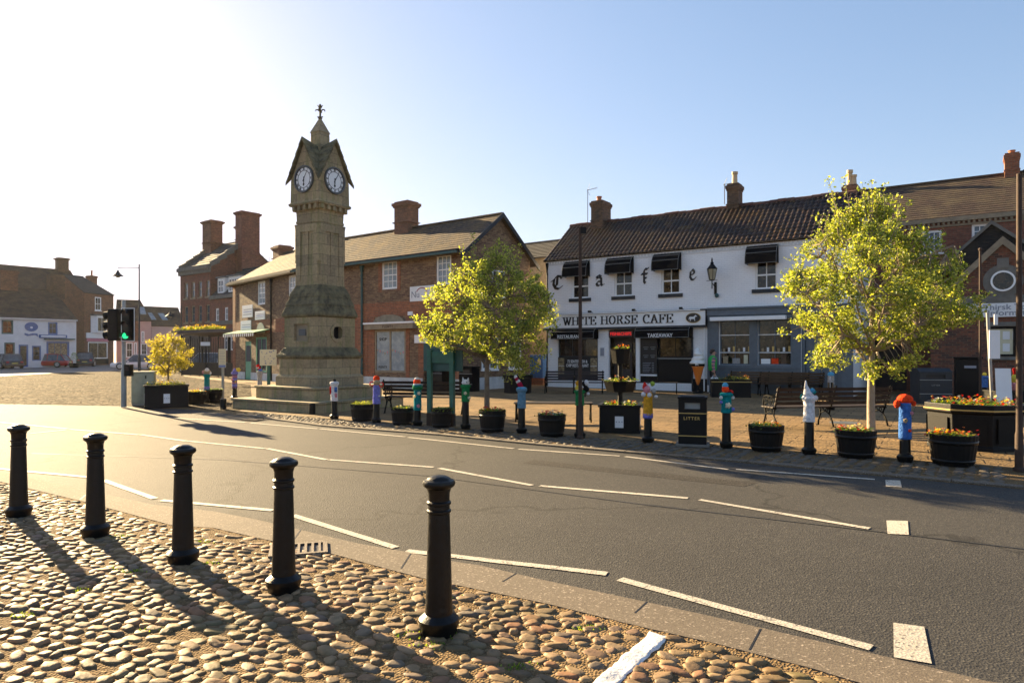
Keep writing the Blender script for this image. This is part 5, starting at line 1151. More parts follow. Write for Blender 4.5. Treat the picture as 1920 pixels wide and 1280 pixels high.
kn(1846, 764, 'bollard in royal blue knitted top with a yellow bobble, beside the dark cabinet', 'knit_blue', [('ball', 'bobble', 'knit_yellow', 0, 0, .98, .06), ('ball', 'hand', 'knit_lilac', .11, -.02, .86, .03)], z0=.60, zt=.92)
kn(388, 754, 'bollard in teal and lilac cover topped by a pale knitted flower bunch', 'knit_teal', [('ball', 'flower_bunch', 'knit_beige', 0, 0, .98, .13, .75), ('ball', 'flower_bunch', 'knit_white', .03, -.06, 1.05, .07), ('ball', 'flower_bunch', 'knit_pink', -.08, -.05, .98, .06), ('ball', 'flower', 'knit_white', .1, 0, .95, .05), ('cyl', 'band', 'knit_lilac', 0, 0, .42, .09, .1)], z0=.40, zt=.92)
kn(440, 748, 'bollard in lilac and purple striped cover with a yellow sunflower', 'knit_purple', [('flower', 'sunflower', 'knit_yellow', .14, -.02, 1.02, .07), ('cone', 'hat', 'knit_lilac', 0, 0, .95, .08, .12, 0), ('ball', 'flower', 'knit_pink', -.05, -.09, .68, .04), ('ball', 'flower', 'knit_yellow', .06, -.08, .62, .03)], z0=.38, zt=.94, stripes=([0, 0, 1, 1, 0, 2], ['knit_lilac', 'knit_pink']))
kn(487, 741, 'bollard in speckled grey cover with red and white leaning hat by the tower steps', 'knit_grey', [('tube', 'hat', 'knit_red', 0, 0, .96, .06, -.09, .2), ('tube', 'hat_band', 'knit_white', -.04, 0, 1.02, .062, -.02, .04), ('ball', 'head', 'knit_blue', .03, -.02, .95, .08, .7)], z0=.05, zt=.92)
for px, py, lb in ((422, 766, 'short black stub post at the left end of the tower steps'), (595, 776, 'short black stub post at the front corner of the tower steps')):
    q = G(px, py, .01); b = MB(); b.lathe(0, 0, [(.085, 0), (.085, .29), (.07, .30), (.001, .30)], 14); tag(b.build('stub_post', 'black_cast', smooth=True, loc=(q.x-(.1 if px > 500 else 0), q.y-.12, .01)), lb, 'post', 'stub posts beside the tower steps')

# =================== planters and flowers ===================
def plants(par, shape, z, n, palette, hgt=.10, leafm='leaf_mid', size=.022, name='plants', spread=1):
    """shape: function returning a random (x, y) in the bed"""
    b = MB(); mats = [leafm]+palette; clumps = [(shape(), random.randrange(len(mats)), random.uniform(.5, 1)) for _ in range(max(4, n//16))]
    for _ in range(n):
        (cx, cy), mi, hh = random.choice(clumps)
        x, y = (cx+random.gauss(0, .05), cy+random.gauss(0, .05)) if random.random() < .7 else shape()
        fl = mi > 0 and random.random() < .2; zz = z+random.uniform(0, hgt)*hh+(.6*hgt*hh if fl else 0); s = size*random.uniform(.7, 1.4)*(1.15 if fl else 1)
        a, ti_ = random.uniform(0, 6.28), random.uniform(-.9, .9); c_, s_ = math.cos(a), math.sin(a); dz = s*math.sin(ti_)
        b.poly([(x-c_*s, y-s_*s, zz-dz), (x-s_*s*.8, y+c_*s*.8, zz+.004), (x+c_*s, y+s_*s, zz+dz), (x+s_*s*.8, y-c_*s*.8, zz+.006)], mi if fl else 0)
    return b.build(name, mats, par)
def in_circle(r):
    def f():
        a, q = random.uniform(0, 6.28), r*math.sqrt(random.random()); return (q*math.cos(a), q*math.sin(a))
    return f
def in_rect(x, y): return lambda: (random.uniform(-x, x), random.uniform(-y, y))
def barrel(px, py, wpx, hpx, label, pal, n=420, leafm='leaf_mid', hg=.09):
    q = G(px, py, .02); sc_ = q.y/F; r = wpx*sc_/2; h = hpx*sc_; q.y += r*.78; q.x = (px-CX)/F*(q.y-.2*r)
    t = T('barrel_planter', label, 'planter', (q.x, q.y, .018), random.uniform(0, 6), 'half barrel planters along the kerb')
    b = MB(); n_ = 26; pr = [(r*.78, 0), (r*.84, h*.12), (r*.94, h*.6), (r*.99, h*.97), (r*.99, h), (r*.90, h), (r*.88, h*.86)]
    b.lathe(0, 0, pr, n_*2, cap=False); b.v = [(x*(1-(.018 if (i % (n_*2)) % 2 else 0)), y*(1-(.018 if (i % (n_*2)) % 2 else 0)), z) for i, (x, y, z) in enumerate(b.v)]
    b.build('staves', 'barrel_wood', t)
    for k0, k1 in ((.10, .2), (.70, .82)):
        hb = MB(); f = lambda k: r*(.79+.2*k**.8); hb.lathe(0, 0, [(f(k0)+.0, h*k0), (f(k0)+.012, h*k0), (f(k1)+.012, h*k1), (f(k1), h*k1)], 28, cap=False); hb.build('hoop', 'black_cast', t, 'all')
    s = MB(); s.lathe(0, 0, [(r*.9, h*.84), (.01, h*.9)], 20, cap=False); s.build('soil', 'soil', t)
    plants(t, in_circle(r*.84), h*.88, n, pal, hg, leafm)
    return t
PR_, PW, PY, PO = 'petal_red', 'petal_white', 'petal_yellow', 'petal_orange'
barrel(678, 790, 44, 32, 'barrel planter of fresh lime green leaves between the white and lilac bollards', [], 500, 'leaf_yellow', .12)
barrel(754, 797, 44, 32, 'barrel planter with a few yellow flowers between the lilac and orange hatted bollards', [PY, PW], 260)
barrel(827, 802, 40, 36, 'barrel planter standing between the two green sign posts', [], 200)
barrel(923, 811, 52, 41, 'barrel planter with red flowers at the foot of the middle tree', [PR_, PR_, PY])
barrel(1035, 819, 54, 41, 'barrel planter with white and red flowers left of the thin dark pole', [PW, PR_])
barrel(1439, 847, 66, 48, 'barrel planter with white and orange flowers in front of the long bench', [PW, PO, PY])
barrel(1608, 860, 74, 52, 'barrel planter with red and white flowers at the foot of the right tree', [PR_, PR_, PW], 600)
barrel(1792, 875, 84, 58, 'nearest barrel planter with yellow and red flowers in front of the large octagonal planter', [PY, PR_, PO], 700)
barrel(366, 757, 36, 23, 'barrel planter with pale yellow plants left of the teal and lilac bollard', [PY, PO], 260, 'leaf_yellow')
barrel(400, 754, 30, 24, 'barrel planter of leafy green plants right of the teal and lilac bollard', [], 260)
def box_planter(px, py, wx, wy, h, rz, label, pal, n=400, plate=True, leafm='leaf_mid', name='square_planter', gold=False, hg=.12):
    q = G(px, py, .02); t = T(name, label, 'planter', (q.x, q.y, .018), rz); x, y = wx/2, wy/2
    b = MB(); b.box(-x, x, -y, -y+.04, 0, h); b.box(-x, x, y-.04, y, 0, h); b.box(-x, -x+.04, -y+.04, y-.04, 0, h); b.box(x-.04, x, -y+.04, y-.04, 0, h)
    b.build('box', 'black_paint', t, bevel=.008)
    b = MB(); b.box(-x-.025, x+.025, -y-.025, -y+.05, h+.002, h+.05); b.box(-x-.025, x+.025, y-.05, y+.025, h+.002, h+.05); b.box(-x-.025, -x+.05, -y+.05, y-.05, h+.002, h+.05); b.box(x-.05, x+.025, -y+.05, y-.05, h+.002, h+.05); b.box(-x-.012, x+.012, -y-.012, y+.012, 0, .06)
    b.build('rim', 'black_paint', t, bevel=.006); MB().box(-x+.04, x-.04, -y+.04, y-.04, h-.12, h-.03).build('soil', 'soil', t)
    if plate:
        pl_ = MB(); pl_.box(-.085, .085, -y-.008, -y-.001, h*.22, h*.66); po = pl_.build('notice', 'sign_white', t); d = MB()
        for i in (-1, 0, 1): d.box(i*.055-.012, i*.055+.012, -y-.011, -y-.0085, h*.43, h*.47)
        d.build('notice_marks', 'grey_ink', po); MB().box(x+.001, x+.008, -.07, .08, h*.22, h*.66).build('notice', 'sign_white', t); MB().box(-x-.008, -x-.001, -.07, .08, h*.22, h*.66).build('notice', 'sign_white', t)
    if gold:
        g_ = MB(); g_.box(-x-.03, x+.03, -y-.03, -y-.001, h-.05, h-.025); g_.box(x+.001, x+.03, -y, y, h-.05, h-.025); g_.build('band', 'gold', t)
    plants(t, in_rect(x-.06, y-.06), h-.02, n, pal, hg, leafm); return t
tp = box_planter(1163, 808, .80, .80, .52, R(-12), 'tall two tier black planter with orange and yellow flowers in front of the cafe', [PO, PY, PW, PR_], 420)
b = MB(); b.lathe(0, 0, [(.05, .3), (.045, 1.75)], 10); b.build('centre_post', 'black_paint', tp, True)
def bowl(par, z, r0, r1, h, n, pal):
    b = MB(); b.lathe(0, 0, [(r0, z), (r1, z+h), (r1-.03, z+h), (r1-.05, z+h-.06), (.02, z+h-.05)], 8, rot=R(22.5)); o = b.build('upper_planter', 'black_paint', par); m_ = plants(par, in_circle(r1-.06), z+h-.04, n, pal, .10); return o
bowl(tp, .82, .29, .36, .22, 260, [PY, PW, PO]); bowl(tp, 1.40, .17, .22, .30, 160, [PW, PO])
tq = box_planter(312, 762, 1.15, .95, .62, R(28), 'large black square planter holding a small golden tree', [PY], 700, leafm='leaf_yellow', hg=.16)
box_planter(1369, 744, 1.35, .6, .60, R(-10), 'black planter with gold band and orange flowers beside the person in green', [PO, PY], 380, plate=False, gold=True, hg=.22)
q = G(1835, 838, .02); oc = T('octagonal_planter', 'large octagonal black planter with a gold band and red and yellow flowers', 'planter', (q.x, q.y+.1, .018), R(8)); r = .78
b = MB(); b.lathe(0, 0, [(r*.95, 0), (r*.95, .06), (r*.92, .08), (r*.94, .6), (r, .63), (r, .76), (r-.07, .76), (r-.08, .66)], 8, cap=False, rot=R(22.5)); b.build('box', 'black_paint', oc, bevel=.008)
b = MB(); b.lathe(0, 0, [(r*1.0, .655), (r*1.02, .66), (r*1.02, .675), (r*1.0, .68)], 8, cap=False, rot=R(22.5)); b.build('band', 'gold', oc)
b = MB()
for i in range(8):
    t_ = R(45*i); c_, s_ = math.cos(t_), math.sin(t_); rr = r*.885
    b.prism([(rr*c_-s_*.2-.0, rr*s_+c_*.2, .14), (rr*c_+s_*.2, rr*s_-c_*.2, .14), (rr*c_+s_*.2, rr*s_-c_*.2, .54), (rr*c_-s_*.2, rr*s_+c_*.2, .54)], (.012*c_, .012*s_, 0))
b.build('side_panels', 'barrel_wood', oc); MB().lathe(0, 0, [(r-.08, .68), (.01, .72)], 8, cap=False, rot=R(22.5)).build('soil', 'soil', oc); plants(oc, in_circle(r-.12), .70, 900, [PR_, PY, PW, PO], .12)
q = G(971, 737, .02); o2 = T('octagonal_planter', 'weathered dark octagonal planter behind the middle tree near the cafe corner', 'planter', (q.x, q.y+.3, .018), .2); r = .62
b = MB(); b.lathe(0, 0, [(r*.9, 0), (r*.92, .6), (r, .62), (r, .72), (r-.07, .72), (r-.08, .62)], 8, cap=False); b.build('box', 'barrel_wood', o2); plants(o2, in_circle(r-.1), .66, 240, [PW, PY], .1)
t = box_planter(1896, 768, 1.1, .7, .50, R(-8), 'low black planter behind the big octagonal one carrying knitted toys', [], 60, plate=False)
for dx, cols, lb in ((-.50, ('knit_crimson', 'knit_beige', 'knit_mustard'), 'knitted flower posy in a dark pot on the low black planter'), (-.22, ('knit_pink', 'knit_yellow', 'knit_red'), 'knitted pink cup with yellow cake and red top on the low black planter')):
    k_ = T('knitted_ornament', lb, 'ornament', t.location+Vector((dx+.05, -.35, .57)), 0)
    if dx < -.4:
        MB().lathe(0, 0, [(.07, 0), (.1, .18), (.11, .26)], 10).build('pot', 'knit_black', k_, 'all')
        for i in range(9): MB().ball((random.uniform(-.1, .1), random.uniform(-.07, .07), .3+random.uniform(0, .13)), .045, 7).build('flower', cols[i % 3], k_, 'all')
    else:
        MB().lathe(0, 0, [(.08, 0), (.09, .12), (.13, .17), (.13, .2), (.08, .22)], 12).build('cup', cols[0], k_, 'all'); MB().lathe(0, 0, [(.085, .22), (.085, .34), (.09, .38), (.03, .44)], 12).build('cake', cols[1], k_, 'all'); MB().lathe(0, 0, [(.025, .43), (.03, .55), (.045, .58), (.02, .62)], 8).build('top', cols[2], k_, 'all')
# =================== bins and cabinets ===================
q = G(1305, 838, .02); bn = T('litter_bin', 'black square litter bin with gold bands and LITTER lettering', 'bin', (q.x+.02, q.y+.28, .018), R(-17)); a = .235
b = MB(); b.box(-a-.05, a+.05, -a-.05, a+.05, 0, .045); b.build('base', 'grey_stone', bn, bevel=.01)
b = MB(); wall(b, -a, a, .046, .82, [(-.13, .13, .65, .76)], y=-a, dep=.05); b.poly([(a, -a, .046), (a, a, .046), (a, a, .82), (a, -a, .82)]); b.poly([(-a, -a, .046), (-a, -a, .82), (-a, a, .82), (-a, a, .046)]); b.poly([(a, a, .046), (-a, a, .046), (-a, a, .82), (a, a, .82)]); b.build('body', 'black_paint', bn)
MB().box(-.14, .14, -a+.05, -a+.06, .64, .77).build('opening', 'grey_steel', bn); b = MB(); b.prism([(-a-.015, -a-.015, .822), (a+.015, -a-.015, .822), (a+.015, a+.015, .822), (-a-.015, a+.015, .822)], (0, 0, .035)); b.box(-a+.03, a-.03, -a+.03, a-.03, .858, .87); b.build('lid', 'black_paint', bn, bevel=.008)
b = MB()
for z in (.18, .57): b.box(-a-.006, a+.006, -a-.008, -a-.001, z, z+.014); b.box(a+.001, a+.008, -a, a, z, z+.014)
b.build('bands', 'gold', bn); text(bn, 'LITTER', .075, (-.01, -a-.006, .465), 'gold', .002, space=1.25, off=.001); MB().box(a+.001, a+.006, -.03, .05, .38, .5).build('badge', 'gold', bn)
def bin_(px, py, wx, wy, h, rz, label, m='black_paint', name='litter_bin', dome=False, letter=None):
    q = G(px, py, .02); t = T(name, label, 'bin', (q.x, q.y, .018), rz); x, y = wx/2, wy/2
    b = MB(); wall(b, -x, x, 0, h, [(-x*.6, x*.6, h*.8, h*.92)], y=-y, dep=.05); b.poly([(x, -y, 0), (x, y, 0), (x, y, h), (x, -y, h)]); b.poly([(-x, -y, 0), (-x, -y, h), (-x, y, h), (-x, y, 0)]); b.poly([(x, y, 0), (-x, y, 0), (-x, y, h), (x, y, h)]); b.build('body', m, t)
    MB().box(-x*.62, x*.62, -y+.05, -y+.06, h*.78, h*.94).build('opening', 'black_ink', t); b = MB(); b.prism([(-x-.02, -y-.02, h+.002), (-x-.02, y+.02, h+.002), (-x-.02, y*.4, h+.12), (-x-.02, -y*.4, h+.12)], (wx+.04, 0, 0)) if dome else b.box(-x-.02, x+.02, -y-.02, y+.02, h+.002, h+.05); b.build('lid', m, t, bevel=.008)
    b = MB(); b.box(-x-.006, x+.006, -y-.008, -y-.001, h*.74, h*.76); b.box(-x-.006, x+.006, -y-.008, -y-.001, h*.30, h*.32); b.build('bands', 'grey_steel', t)
    if letter: text(t, letter, .07, (0, -y-.006, h*.56), 'grey_steel', .002, space=1.2)
    return t
bin_(1745, 755, .95, .7, 1.0, R(-8), 'wide slate coloured litter bin with sloped lid at the alley corner', 'dark_slate', dome=True, letter='LITTER')
bin_(826, 730, .6, .5, .95, R(-35), 'dark bin standing behind the green sign posts', 'barrel_wood'); bin_(880, 733, .7, .5, .98, R(-35), 'dark bin near the gable wall, right of the green sign', 'awning_black')
q = G(1820, 755, .02); cb = T('dark_cabinet', 'tall black utility cabinet against the tourist office wall', 'cabinet', (q.x, q.y+.15, .018), R(-30)); b = MB(); b.box(-.36, .36, -.2, .2, 0, 1.42); b.build('body', 'black_paint', cb, bevel=.015); b = MB(); b.box(-.40, .40, -.24, .24, 1.422, 1.48); b.build('lid', 'black_paint', cb, bevel=.01); MB().box(-.1, .22, -.207, -.201, 1.12, 1.2).build('label_plate', 'grey_ink', cb)
q = G(263, 760, .02); cb = T('control_cabinet', 'grey green traffic control cabinet beside the signal pole', 'cabinet', (q.x, q.y+.2, .018), R(22)); b = MB(); b.box(-.31, .31, -.24, .24, .06, 1.0); b.build('body', 'cabinet_green', cb, bevel=.012); b = MB(); b.box(-.33, .33, -.26, .26, 1.002, 1.04); b.build('lid', 'cabinet_green', cb, bevel=.008); b = MB(); b.box(-.29, -.02, -.252, -.241, .1, .96); b.box(.02, .29, -.252, -.241, .1, .96); b.build('door', 'cabinet_green', cb, bevel=.004); MB().box(.06, .1, -.262, -.253, .82, .92).build('lock', 'black_paint', cb); MB().box(-.30, .30, -.23, .23, 0, .058).build('plinth', 'grey_steel', cb)
# blue post box by the cafe corner
q = G(1018, 722, .02); pb = T('blue_kiosk', 'blue painted bin store against the wall between the shops', 'kiosk', (q.x-.25, q.y+.6, .018), R(-35)); b = MB(); b.box(-.5, .5, -.3, .3, .35, 1.5); b.build('body', 'knit_blue', pb, bevel=.02); MB().box(-.5, .5, -.3, .3, 0, .348).build('base', 'brick_red', pb); MB().box(.2, .4, -.31, -.301, 1.0, 1.25).build('label_plate', 'cream_sign', pb)
# =================== benches ===================
def bench(loc, rz, L, label, back=True, cols='wood_slat', legs=3, group='slatted benches on the paving', flip=False, sc=1):
    t = T('bench', label, 'bench', loc, rz, group)
    b = MB()
    for i in range(4): y = -.22+i*.12; b.box(-L/2, L/2, y-.05, y+.05, .42, .45)
    b.build('seat', cols, t, bevel=.006)
    if back:
        b = MB()
        for i in range(4):
            z = .53+i*.10; y = .24+(z-.45)*.28; b.prism([(-L/2, y-.012, z-.037), (-L/2, y+.012, z-.030), (-L/2, y+.032, z+.037), (-L/2, y+.008, z+.030)], (L, 0, 0))
        b.build('backrest', cols, t)
    for k in range(legs):
        x = -L/2+.05+(L-.1)*k/(legs-1); m = MB(); fr_ = lambda P, r=.017: m.tube([(x, y, z) for y, z in P], r, 6)
        fr_([(-.25, 0), (-.23, .12), (-.16, .28), (-.2, .41)], .02); fr_([(.30, 0), (.24, .14), (.14, .28), (.2, .41)], .02); fr_([(-.26, .412), (.24, .412)], .016); fr_([(-.16, .28), (0, .34), (.14, .28)], .014)
        fr_([(-.27, .005), (-.33, .005)], .016); fr_([(.30, .005), (.36, .005)], .016)
        for cy, cz, rr in ((-.08, .36, .035), (.06, .36, .035), (-.17, .17, .03), (.2, .18, .03)): fr_([(cy+rr*math.cos(a), cz+rr*math.sin(a)) for a in [i*math.pi/4 for i in range(9)]], .009)
        if back:
            fr_([(.2, .41), (.27, .6), (.36, .86), (.40, .90)], .018); fr_([(-.26, .42), (-.27, .56), (-.24, .66), (-.1, .68), (.26, .66)], .016)
            for cy, cz, rr in ((-.15, .56, .055), (0, .54, .06), (.14, .56, .055), (-.06, .62, .035), (.08, .62, .035), (.2, .5, .03), (-.2, .48, .03)): fr_([(cy+rr*math.cos(a), cz+rr*math.sin(a)) for a in [i*math.pi/4 for i in range(9)]], .010)
        m.build('leg', 'bench_iron', t, 'all')
    return t
def mid(p, q_): return (G(*p, .02)+G(*q_, .02))/2
A, B = G(1463, 805, .02), G(1655, 800, .02)
bench(tuple((A+B)/2+Vector((.05, .45, 0))), math.atan2(B.y-A.y, B.x-A.x)*.5+R(184), 2.75, 'long slatted bench with ornate black iron ends behind the unicorn hatted bollard')
bench(tuple(G(796, 776, .02)+Vector((0, .3, 0))), R(180-10), 2.2, 'slatted bench seen from behind next to the green sign posts', legs=2)
bench(tuple(G(1042, 790, .02)+Vector((-.05, .1, 0))), R(-4), 1.85, 'backless plank bench behind the denim and green dressed bollards', back=False, legs=2)
bench(tuple(G(1076, 737, .02)), R(-10), 2.35, 'dark slatted bench in front of the restaurant window')
bench(tuple(G(1215, 737, .02)), R(-12), 2.3, 'backless dark bench in front of the takeaway hatch', back=False)
bench(tuple(G(1485, 742, .02)+Vector((0, .2, 0))), R(170), 2.3, 'brown slatted bench behind the orange flowered planter', cols='brown_wood', group='brown benches by the grey shop')
bench(tuple(Vector((C.A.x+C.d.x*C.u(1440)-.35*.567, C.A.y+C.d.y*C.u(1440)-.35*.824-.1, .02))), C.ang, 3.0, 'light brown slatted bench against the grey shop window', cols='brown_wood', group='brown benches by the grey shop')
bench(tuple(G(1655, 728, .02)), R(-5), 1.9, 'pale plank bench at the back of the alley behind the right tree', cols='brown_wood', legs=2, group='brown benches by the grey shop')
# =================== poles, signs, lamps ===================
def pole(px, py, ytop, r, m, label, name='pole', base=True, cat='pole'):
    q = G(px, py, .02); h = H+(HY-ytop)*q.y/F; t = T(name, label, cat, (q.x, q.y, .015)); b = MB()
    b.lathe(0, 0, ([(r*2., 0), (r*2., .04), (r*1.4, .06), (r*1.3, .5), (r*1.05, .55)] if base else [(r, 0)])+[(r, .8), (r*.85, h), (.003, h+.01)], 12); b.build('shaft', m, t, True); return t, h
t, h = pole(1088, 822, 428, .036, 'rust_steel', 'tall thin dark brown pole standing in front of the cafe'); MB().box(.0, .11, -.04, .04, h-.12, h).build('bracket', 'black_paint', t)
t, h = pole(1911, 882, 328, .038, 'rust_steel', 'tall dark brown pole at the right edge with a ring at its top'); MB().tube([(.05+.05*(1-math.cos(a)), 0, h+.02+.05*math.sin(a)) for a in [i*math.pi/5 for i in range(11)]], .009, 5).build('ring', 'black_paint', t)
t, h = pole(1838, 775, 470, .033, 'rust_steel', 'thin rusty pole in front of the tourist office', base=False); MB().ball((0, 0, h+.02), .05, 8).build('cap', 'rust_steel', t)
# leaning grey sign post and back of a sign at right
q = G(1861, 768, .02); sp_ = T('sign_post', 'pale grey sign post carrying a narrow white panel by the tourist office', 'sign', (q.x, q.y, .018)); b = MB(); b.tube([(0, 0, 0), (-.14, 0, 2.75)], .045, 10); b.build('post', 'grey_steel', sp_, True); b = MB(); b.box(-.14, .16, -.075, -.055, 1.45, 2.25); b.build('panel', 'sign_white', sp_, rot=None); MB().box(.0, .1, -.075, -.055, 2.4, 2.7).build('panel', 'sign_white', sp_)
q = G(1905, 790, .02); ab = T('a_board', 'blank white leaning board beside the pole at the right edge', 'sign board', (q.x+.12, q.y+.5, .3), R(-25)); b = MB(); b.prism([(-.16, .1, 0), (.16, .1, 0), (.16, .3, .95), (-.16, .3, .95)], (0, .03, 0)); b.build('panel', 'sign_white', ab); MB().box(-.16, .16, .14, .4, -.29, -.01).build('base', 'black_paint', ab)
# green notice board on posts
q1_, q2_ = G(806, 797, .02), G(848, 799, .02); gs = T('notice_board', 'dark green wooden notice board on two square posts, seen from behind', 'notice board', (q1_.x, q1_.y, .018), math.atan2(q2_.y-q1_.y, q2_.x-q1_.x)); Lw = (q2_-q1_).length
z = lambda y: H+(HY-y)*q1_.y/F
b = MB(); b.box(-.05, .05, -.05, .05, .28, z(657)); b.build('post', 'teal_paint', gs, bevel=.006); b = MB(); b.box(Lw-.05, Lw+.05, -.05, .05, .28, z(657)); b.build('post', 'teal_paint', gs, bevel=.006)
b = MB(); b.box(-.055, .055, -.055, .055, 0, .279); b.box(Lw-.055, Lw+.055, -.055, .055, 0, .279); b.build('post_shoe', 'rust_steel', gs)
b = MB(); b.box(-.20, Lw+.22, .055, .10, z(697), z(645)); b.build('board', 'dark_green_trim', gs, bevel=.008); b = MB(); b.box(-.20, Lw+.22, .10, .14, z(648), z(645)); b.box(.05, Lw-.05, -.02, .05, z(682), z(660)); b.build('rear_panel', 'teal_paint', gs, bevel=.006)
# map board by the tower
q = G(503, 745, .02); mp_ = T('map_board', 'cream illustrated map board on a green post left of the tower', 'map board', (q.x, q.y, .018), R(5)); z = lambda y: H+(HY-y)*q.y/F
b = MB(); b.box(-.05, .05, .02, .1, 0, z(660)); b.build('post', 'teal_paint', mp_); b = MB(); b.box(-.29, .29, -.03, .018, z(686), z(656)); bo = b.build('panel', 'cream_sign', mp_, bevel=.006)
random.seed(3); b = MB()
for _ in range(26): x, zz = random.uniform(-.25, .23), random.uniform(z(684), z(659)); b.box(x, x+random.uniform(.01, .06), -.034, -.031, zz, zz+random.uniform(.01, .05))
b.build('map_marks', 'grey_ink', bo)
q = G(418, 752, .02); ip = T('information_sign', 'narrow cream notice panel with blue foot on a grey pole', 'sign', (q.x, q.y, .018), R(4)); z = lambda y: H+(HY-y)*q.y/F
b = MB(); b.lathe(0, 0, [(.045, 0), (.045, z(657))], 10); b.build('post', 'grey_steel', ip, True); b = MB(); b.box(-.115, .115, -.07, -.05, z(690), z(655)); bo = b.build('panel', 'cream_sign', ip); MB().box(-.11, .11, -.074, -.071, z(689.5), z(685)).build('blue_band', 'blue_ink', bo); b = MB()
for i in range(9): b.box(-.09, .07+.02*(i % 2), -.074, -.071, z(683-i*2.9), z(682.3-i*2.9))
b.build('panel_text', 'grey_ink', bo)
# traffic lights
q = G(232, 763, .02); tl = T('traffic_light', 'grey traffic light pole with green signal lit and white bordered backboard', 'traffic light', (q.x, q.y, .018)); z = lambda y: H+(HY-y)*q.y/F
b = MB(); b.lathe(0, 0, [(.075, 0), (.075, 1.1), (.055, 1.15), (.055, z(565)), (.045, z(564))], 12); b.build('pole', 'grey_steel', tl, True)
b = MB(); b.box(.02, .42, -.17, -.14, z(641), z(579)); bo = b.build('backboard', 'black_paint', tl, bevel=.01)
b = MB(); x0, x1, z0, z1 = .02, .42, z(641), z(579)
for r_4 in ((x0, x1, z0, z0+.022), (x0, x1, z1-.022, z1), (x0, x0+.022, z0+.022, z1-.022), (x1-.022, x1, z0+.022, z1-.022)): b.box(r_4[0], r_4[1], -.175, -.1705, r_4[2], r_4[3])
b.build('border', 'sign_white', bo)
hd_ = MB(); hd_.box(.1, .34, -.30, -.172, z0+.05, z1-.05); ho = hd_.build('signal_head', 'black_paint', tl, bevel=.02)
for i, m in enumerate(('green_glow', 'lens_dark', 'lens_dark')):
    zc = z0+.16+i*(z1-z0-.32)/2; n_ = 20; d = MB(); d.prism([(.22+.09*math.cos(2*math.pi*k/n_), -.301, zc+.09*math.sin(2*math.pi*k/n_)) for k in range(n_)][::-1], (0, -.012, 0)); d.build('lens', m, ho)
    d = MB(); d.tube([(.22+.10*math.cos(R(a)), -.33, zc+.10*math.sin(R(a))) for a in range(-10, 191, 20)], .012, 5)
    for a in range(-10, 180, 20): d.poly([(.22+.1*math.cos(R(a)), -.3, zc+.1*math.sin(R(a))), (.22+.1*math.cos(R(a+20)), -.3, zc+.1*math.sin(R(a+20))), (.22+.1*math.cos(R(a+20)), -.44, zc+.1*math.sin(R(a+20))), (.22+.1*math.cos(R(a)), -.44, zc+.1*math.sin(R(a)))])
    d.build('visor', 'black_paint', ho)
b = MB(); b.box(-.42, -.12, -.12, .12, z0+.02, z1-.02); s_h = b.build('side_signal_head', 'black_paint', tl, bevel=.03)
for i in range(3):
    zc = z0+.2+i*(z1-z0-.4)/2; d = MB(); d.tube([(-.42, 0, zc), (-.56, 0, zc-.02)], [.11, .12], 12); d.build('visor', 'black_paint', s_h)
b = MB(); b.box(-.12, .1, -.02, .02, z0+.1, z0+.14); b.box(-.12, .1, -.02, .02, z1-.14, z1-.1); b.box(.02, .1, -.14, -.02, z1-.1, z1-.06); b.build('brackets', 'grey_steel', tl)
b = MB(); b.box(.06, .24, -.1, .1, z(706), z(684)); pbx = b.build('push_button_box', 'black_paint', tl, bevel=.01); MB().box(.10, .2, -.106, -.101, z(696), z(688)).build('button_panel', 'rust_steel', pbx)
# street lamps
def lamp(px, py, ytop, armx, label, Y=None):
    q = G(px, py) if Y is None else Vector(((px-CX)/F*Y, Y, 0)); t = T('street_lamp', label, 'street lamp', (q.x, q.y, 0), 0, 'tall street lamps with swan arms'); k = q.y/F; h = H+(HY-ytop)*k; ax = (armx-px)*k; za = h-7*k
    b = MB(); b.lathe(0, 0, [(.10, 0), (.10, 1.2), (.06, 1.3), (.045, h)], 10); b.build('post', 'dark_slate', t, True)
    b = MB(); b.tube([(0, 0, za), (ax*.6, 0, za+.02), (ax, 0, za+.12*0), (ax, 0, za-.25)], .028, 6); b.build('arm', 'dark_slate', t)
    b = MB(); b.lathe(ax, 0, [(.08, za-.2), (.10, za-.32), (.16, za-.36), (.17, za-.42), (.36, za-.55), (.37, za-.58)], 16); lh = b.build('lamp_shade', 'dark_slate', t, True); MB().ball((ax, 0, za-.60), .16, 10, sz=.6).build('bulb', 'lantern_glass', lh, 'all')
lamp(261, 704, 495, 221, 'tall street lamp with arm to the left, behind the traffic light'); lamp(340, 704, 573, 319, 'distant street lamp at the corner of the red brick block', Y=56)
# a-frame board behind the bench
q = G(748, 727, .02); fb = T('a_board', 'dark blue a frame board leaning behind the slatted bench', 'sign board', (q.x, q.y, .02), R(-25)); b = MB(); b.prism([(-.55, 0, 0), (.55, 0, 0), (.5, .22, .62), (-.5, .22, .62)], (0, .03, 0)); bb = b.build('panel', 'blue_trim', fb); b = MB()
for i in range(3): b.prism([(-.45, -.012+.07*i, .12+.18*i), (.4, -.012+.07*i, .12+.18*i), (.4, .012+.07*i, .19+.18*i), (-.45, .012+.07*i, .19+.18*i)], (0, -.004, 0))
b.build('stripes', 'knit_grey', bb); MB().prism([(-.5, .5, 0), (.5, .5, 0), (.5, .26, .6), (-.5, .26, .6)], (0, .03, 0)).build('rear_leg', 'black_paint', fb)
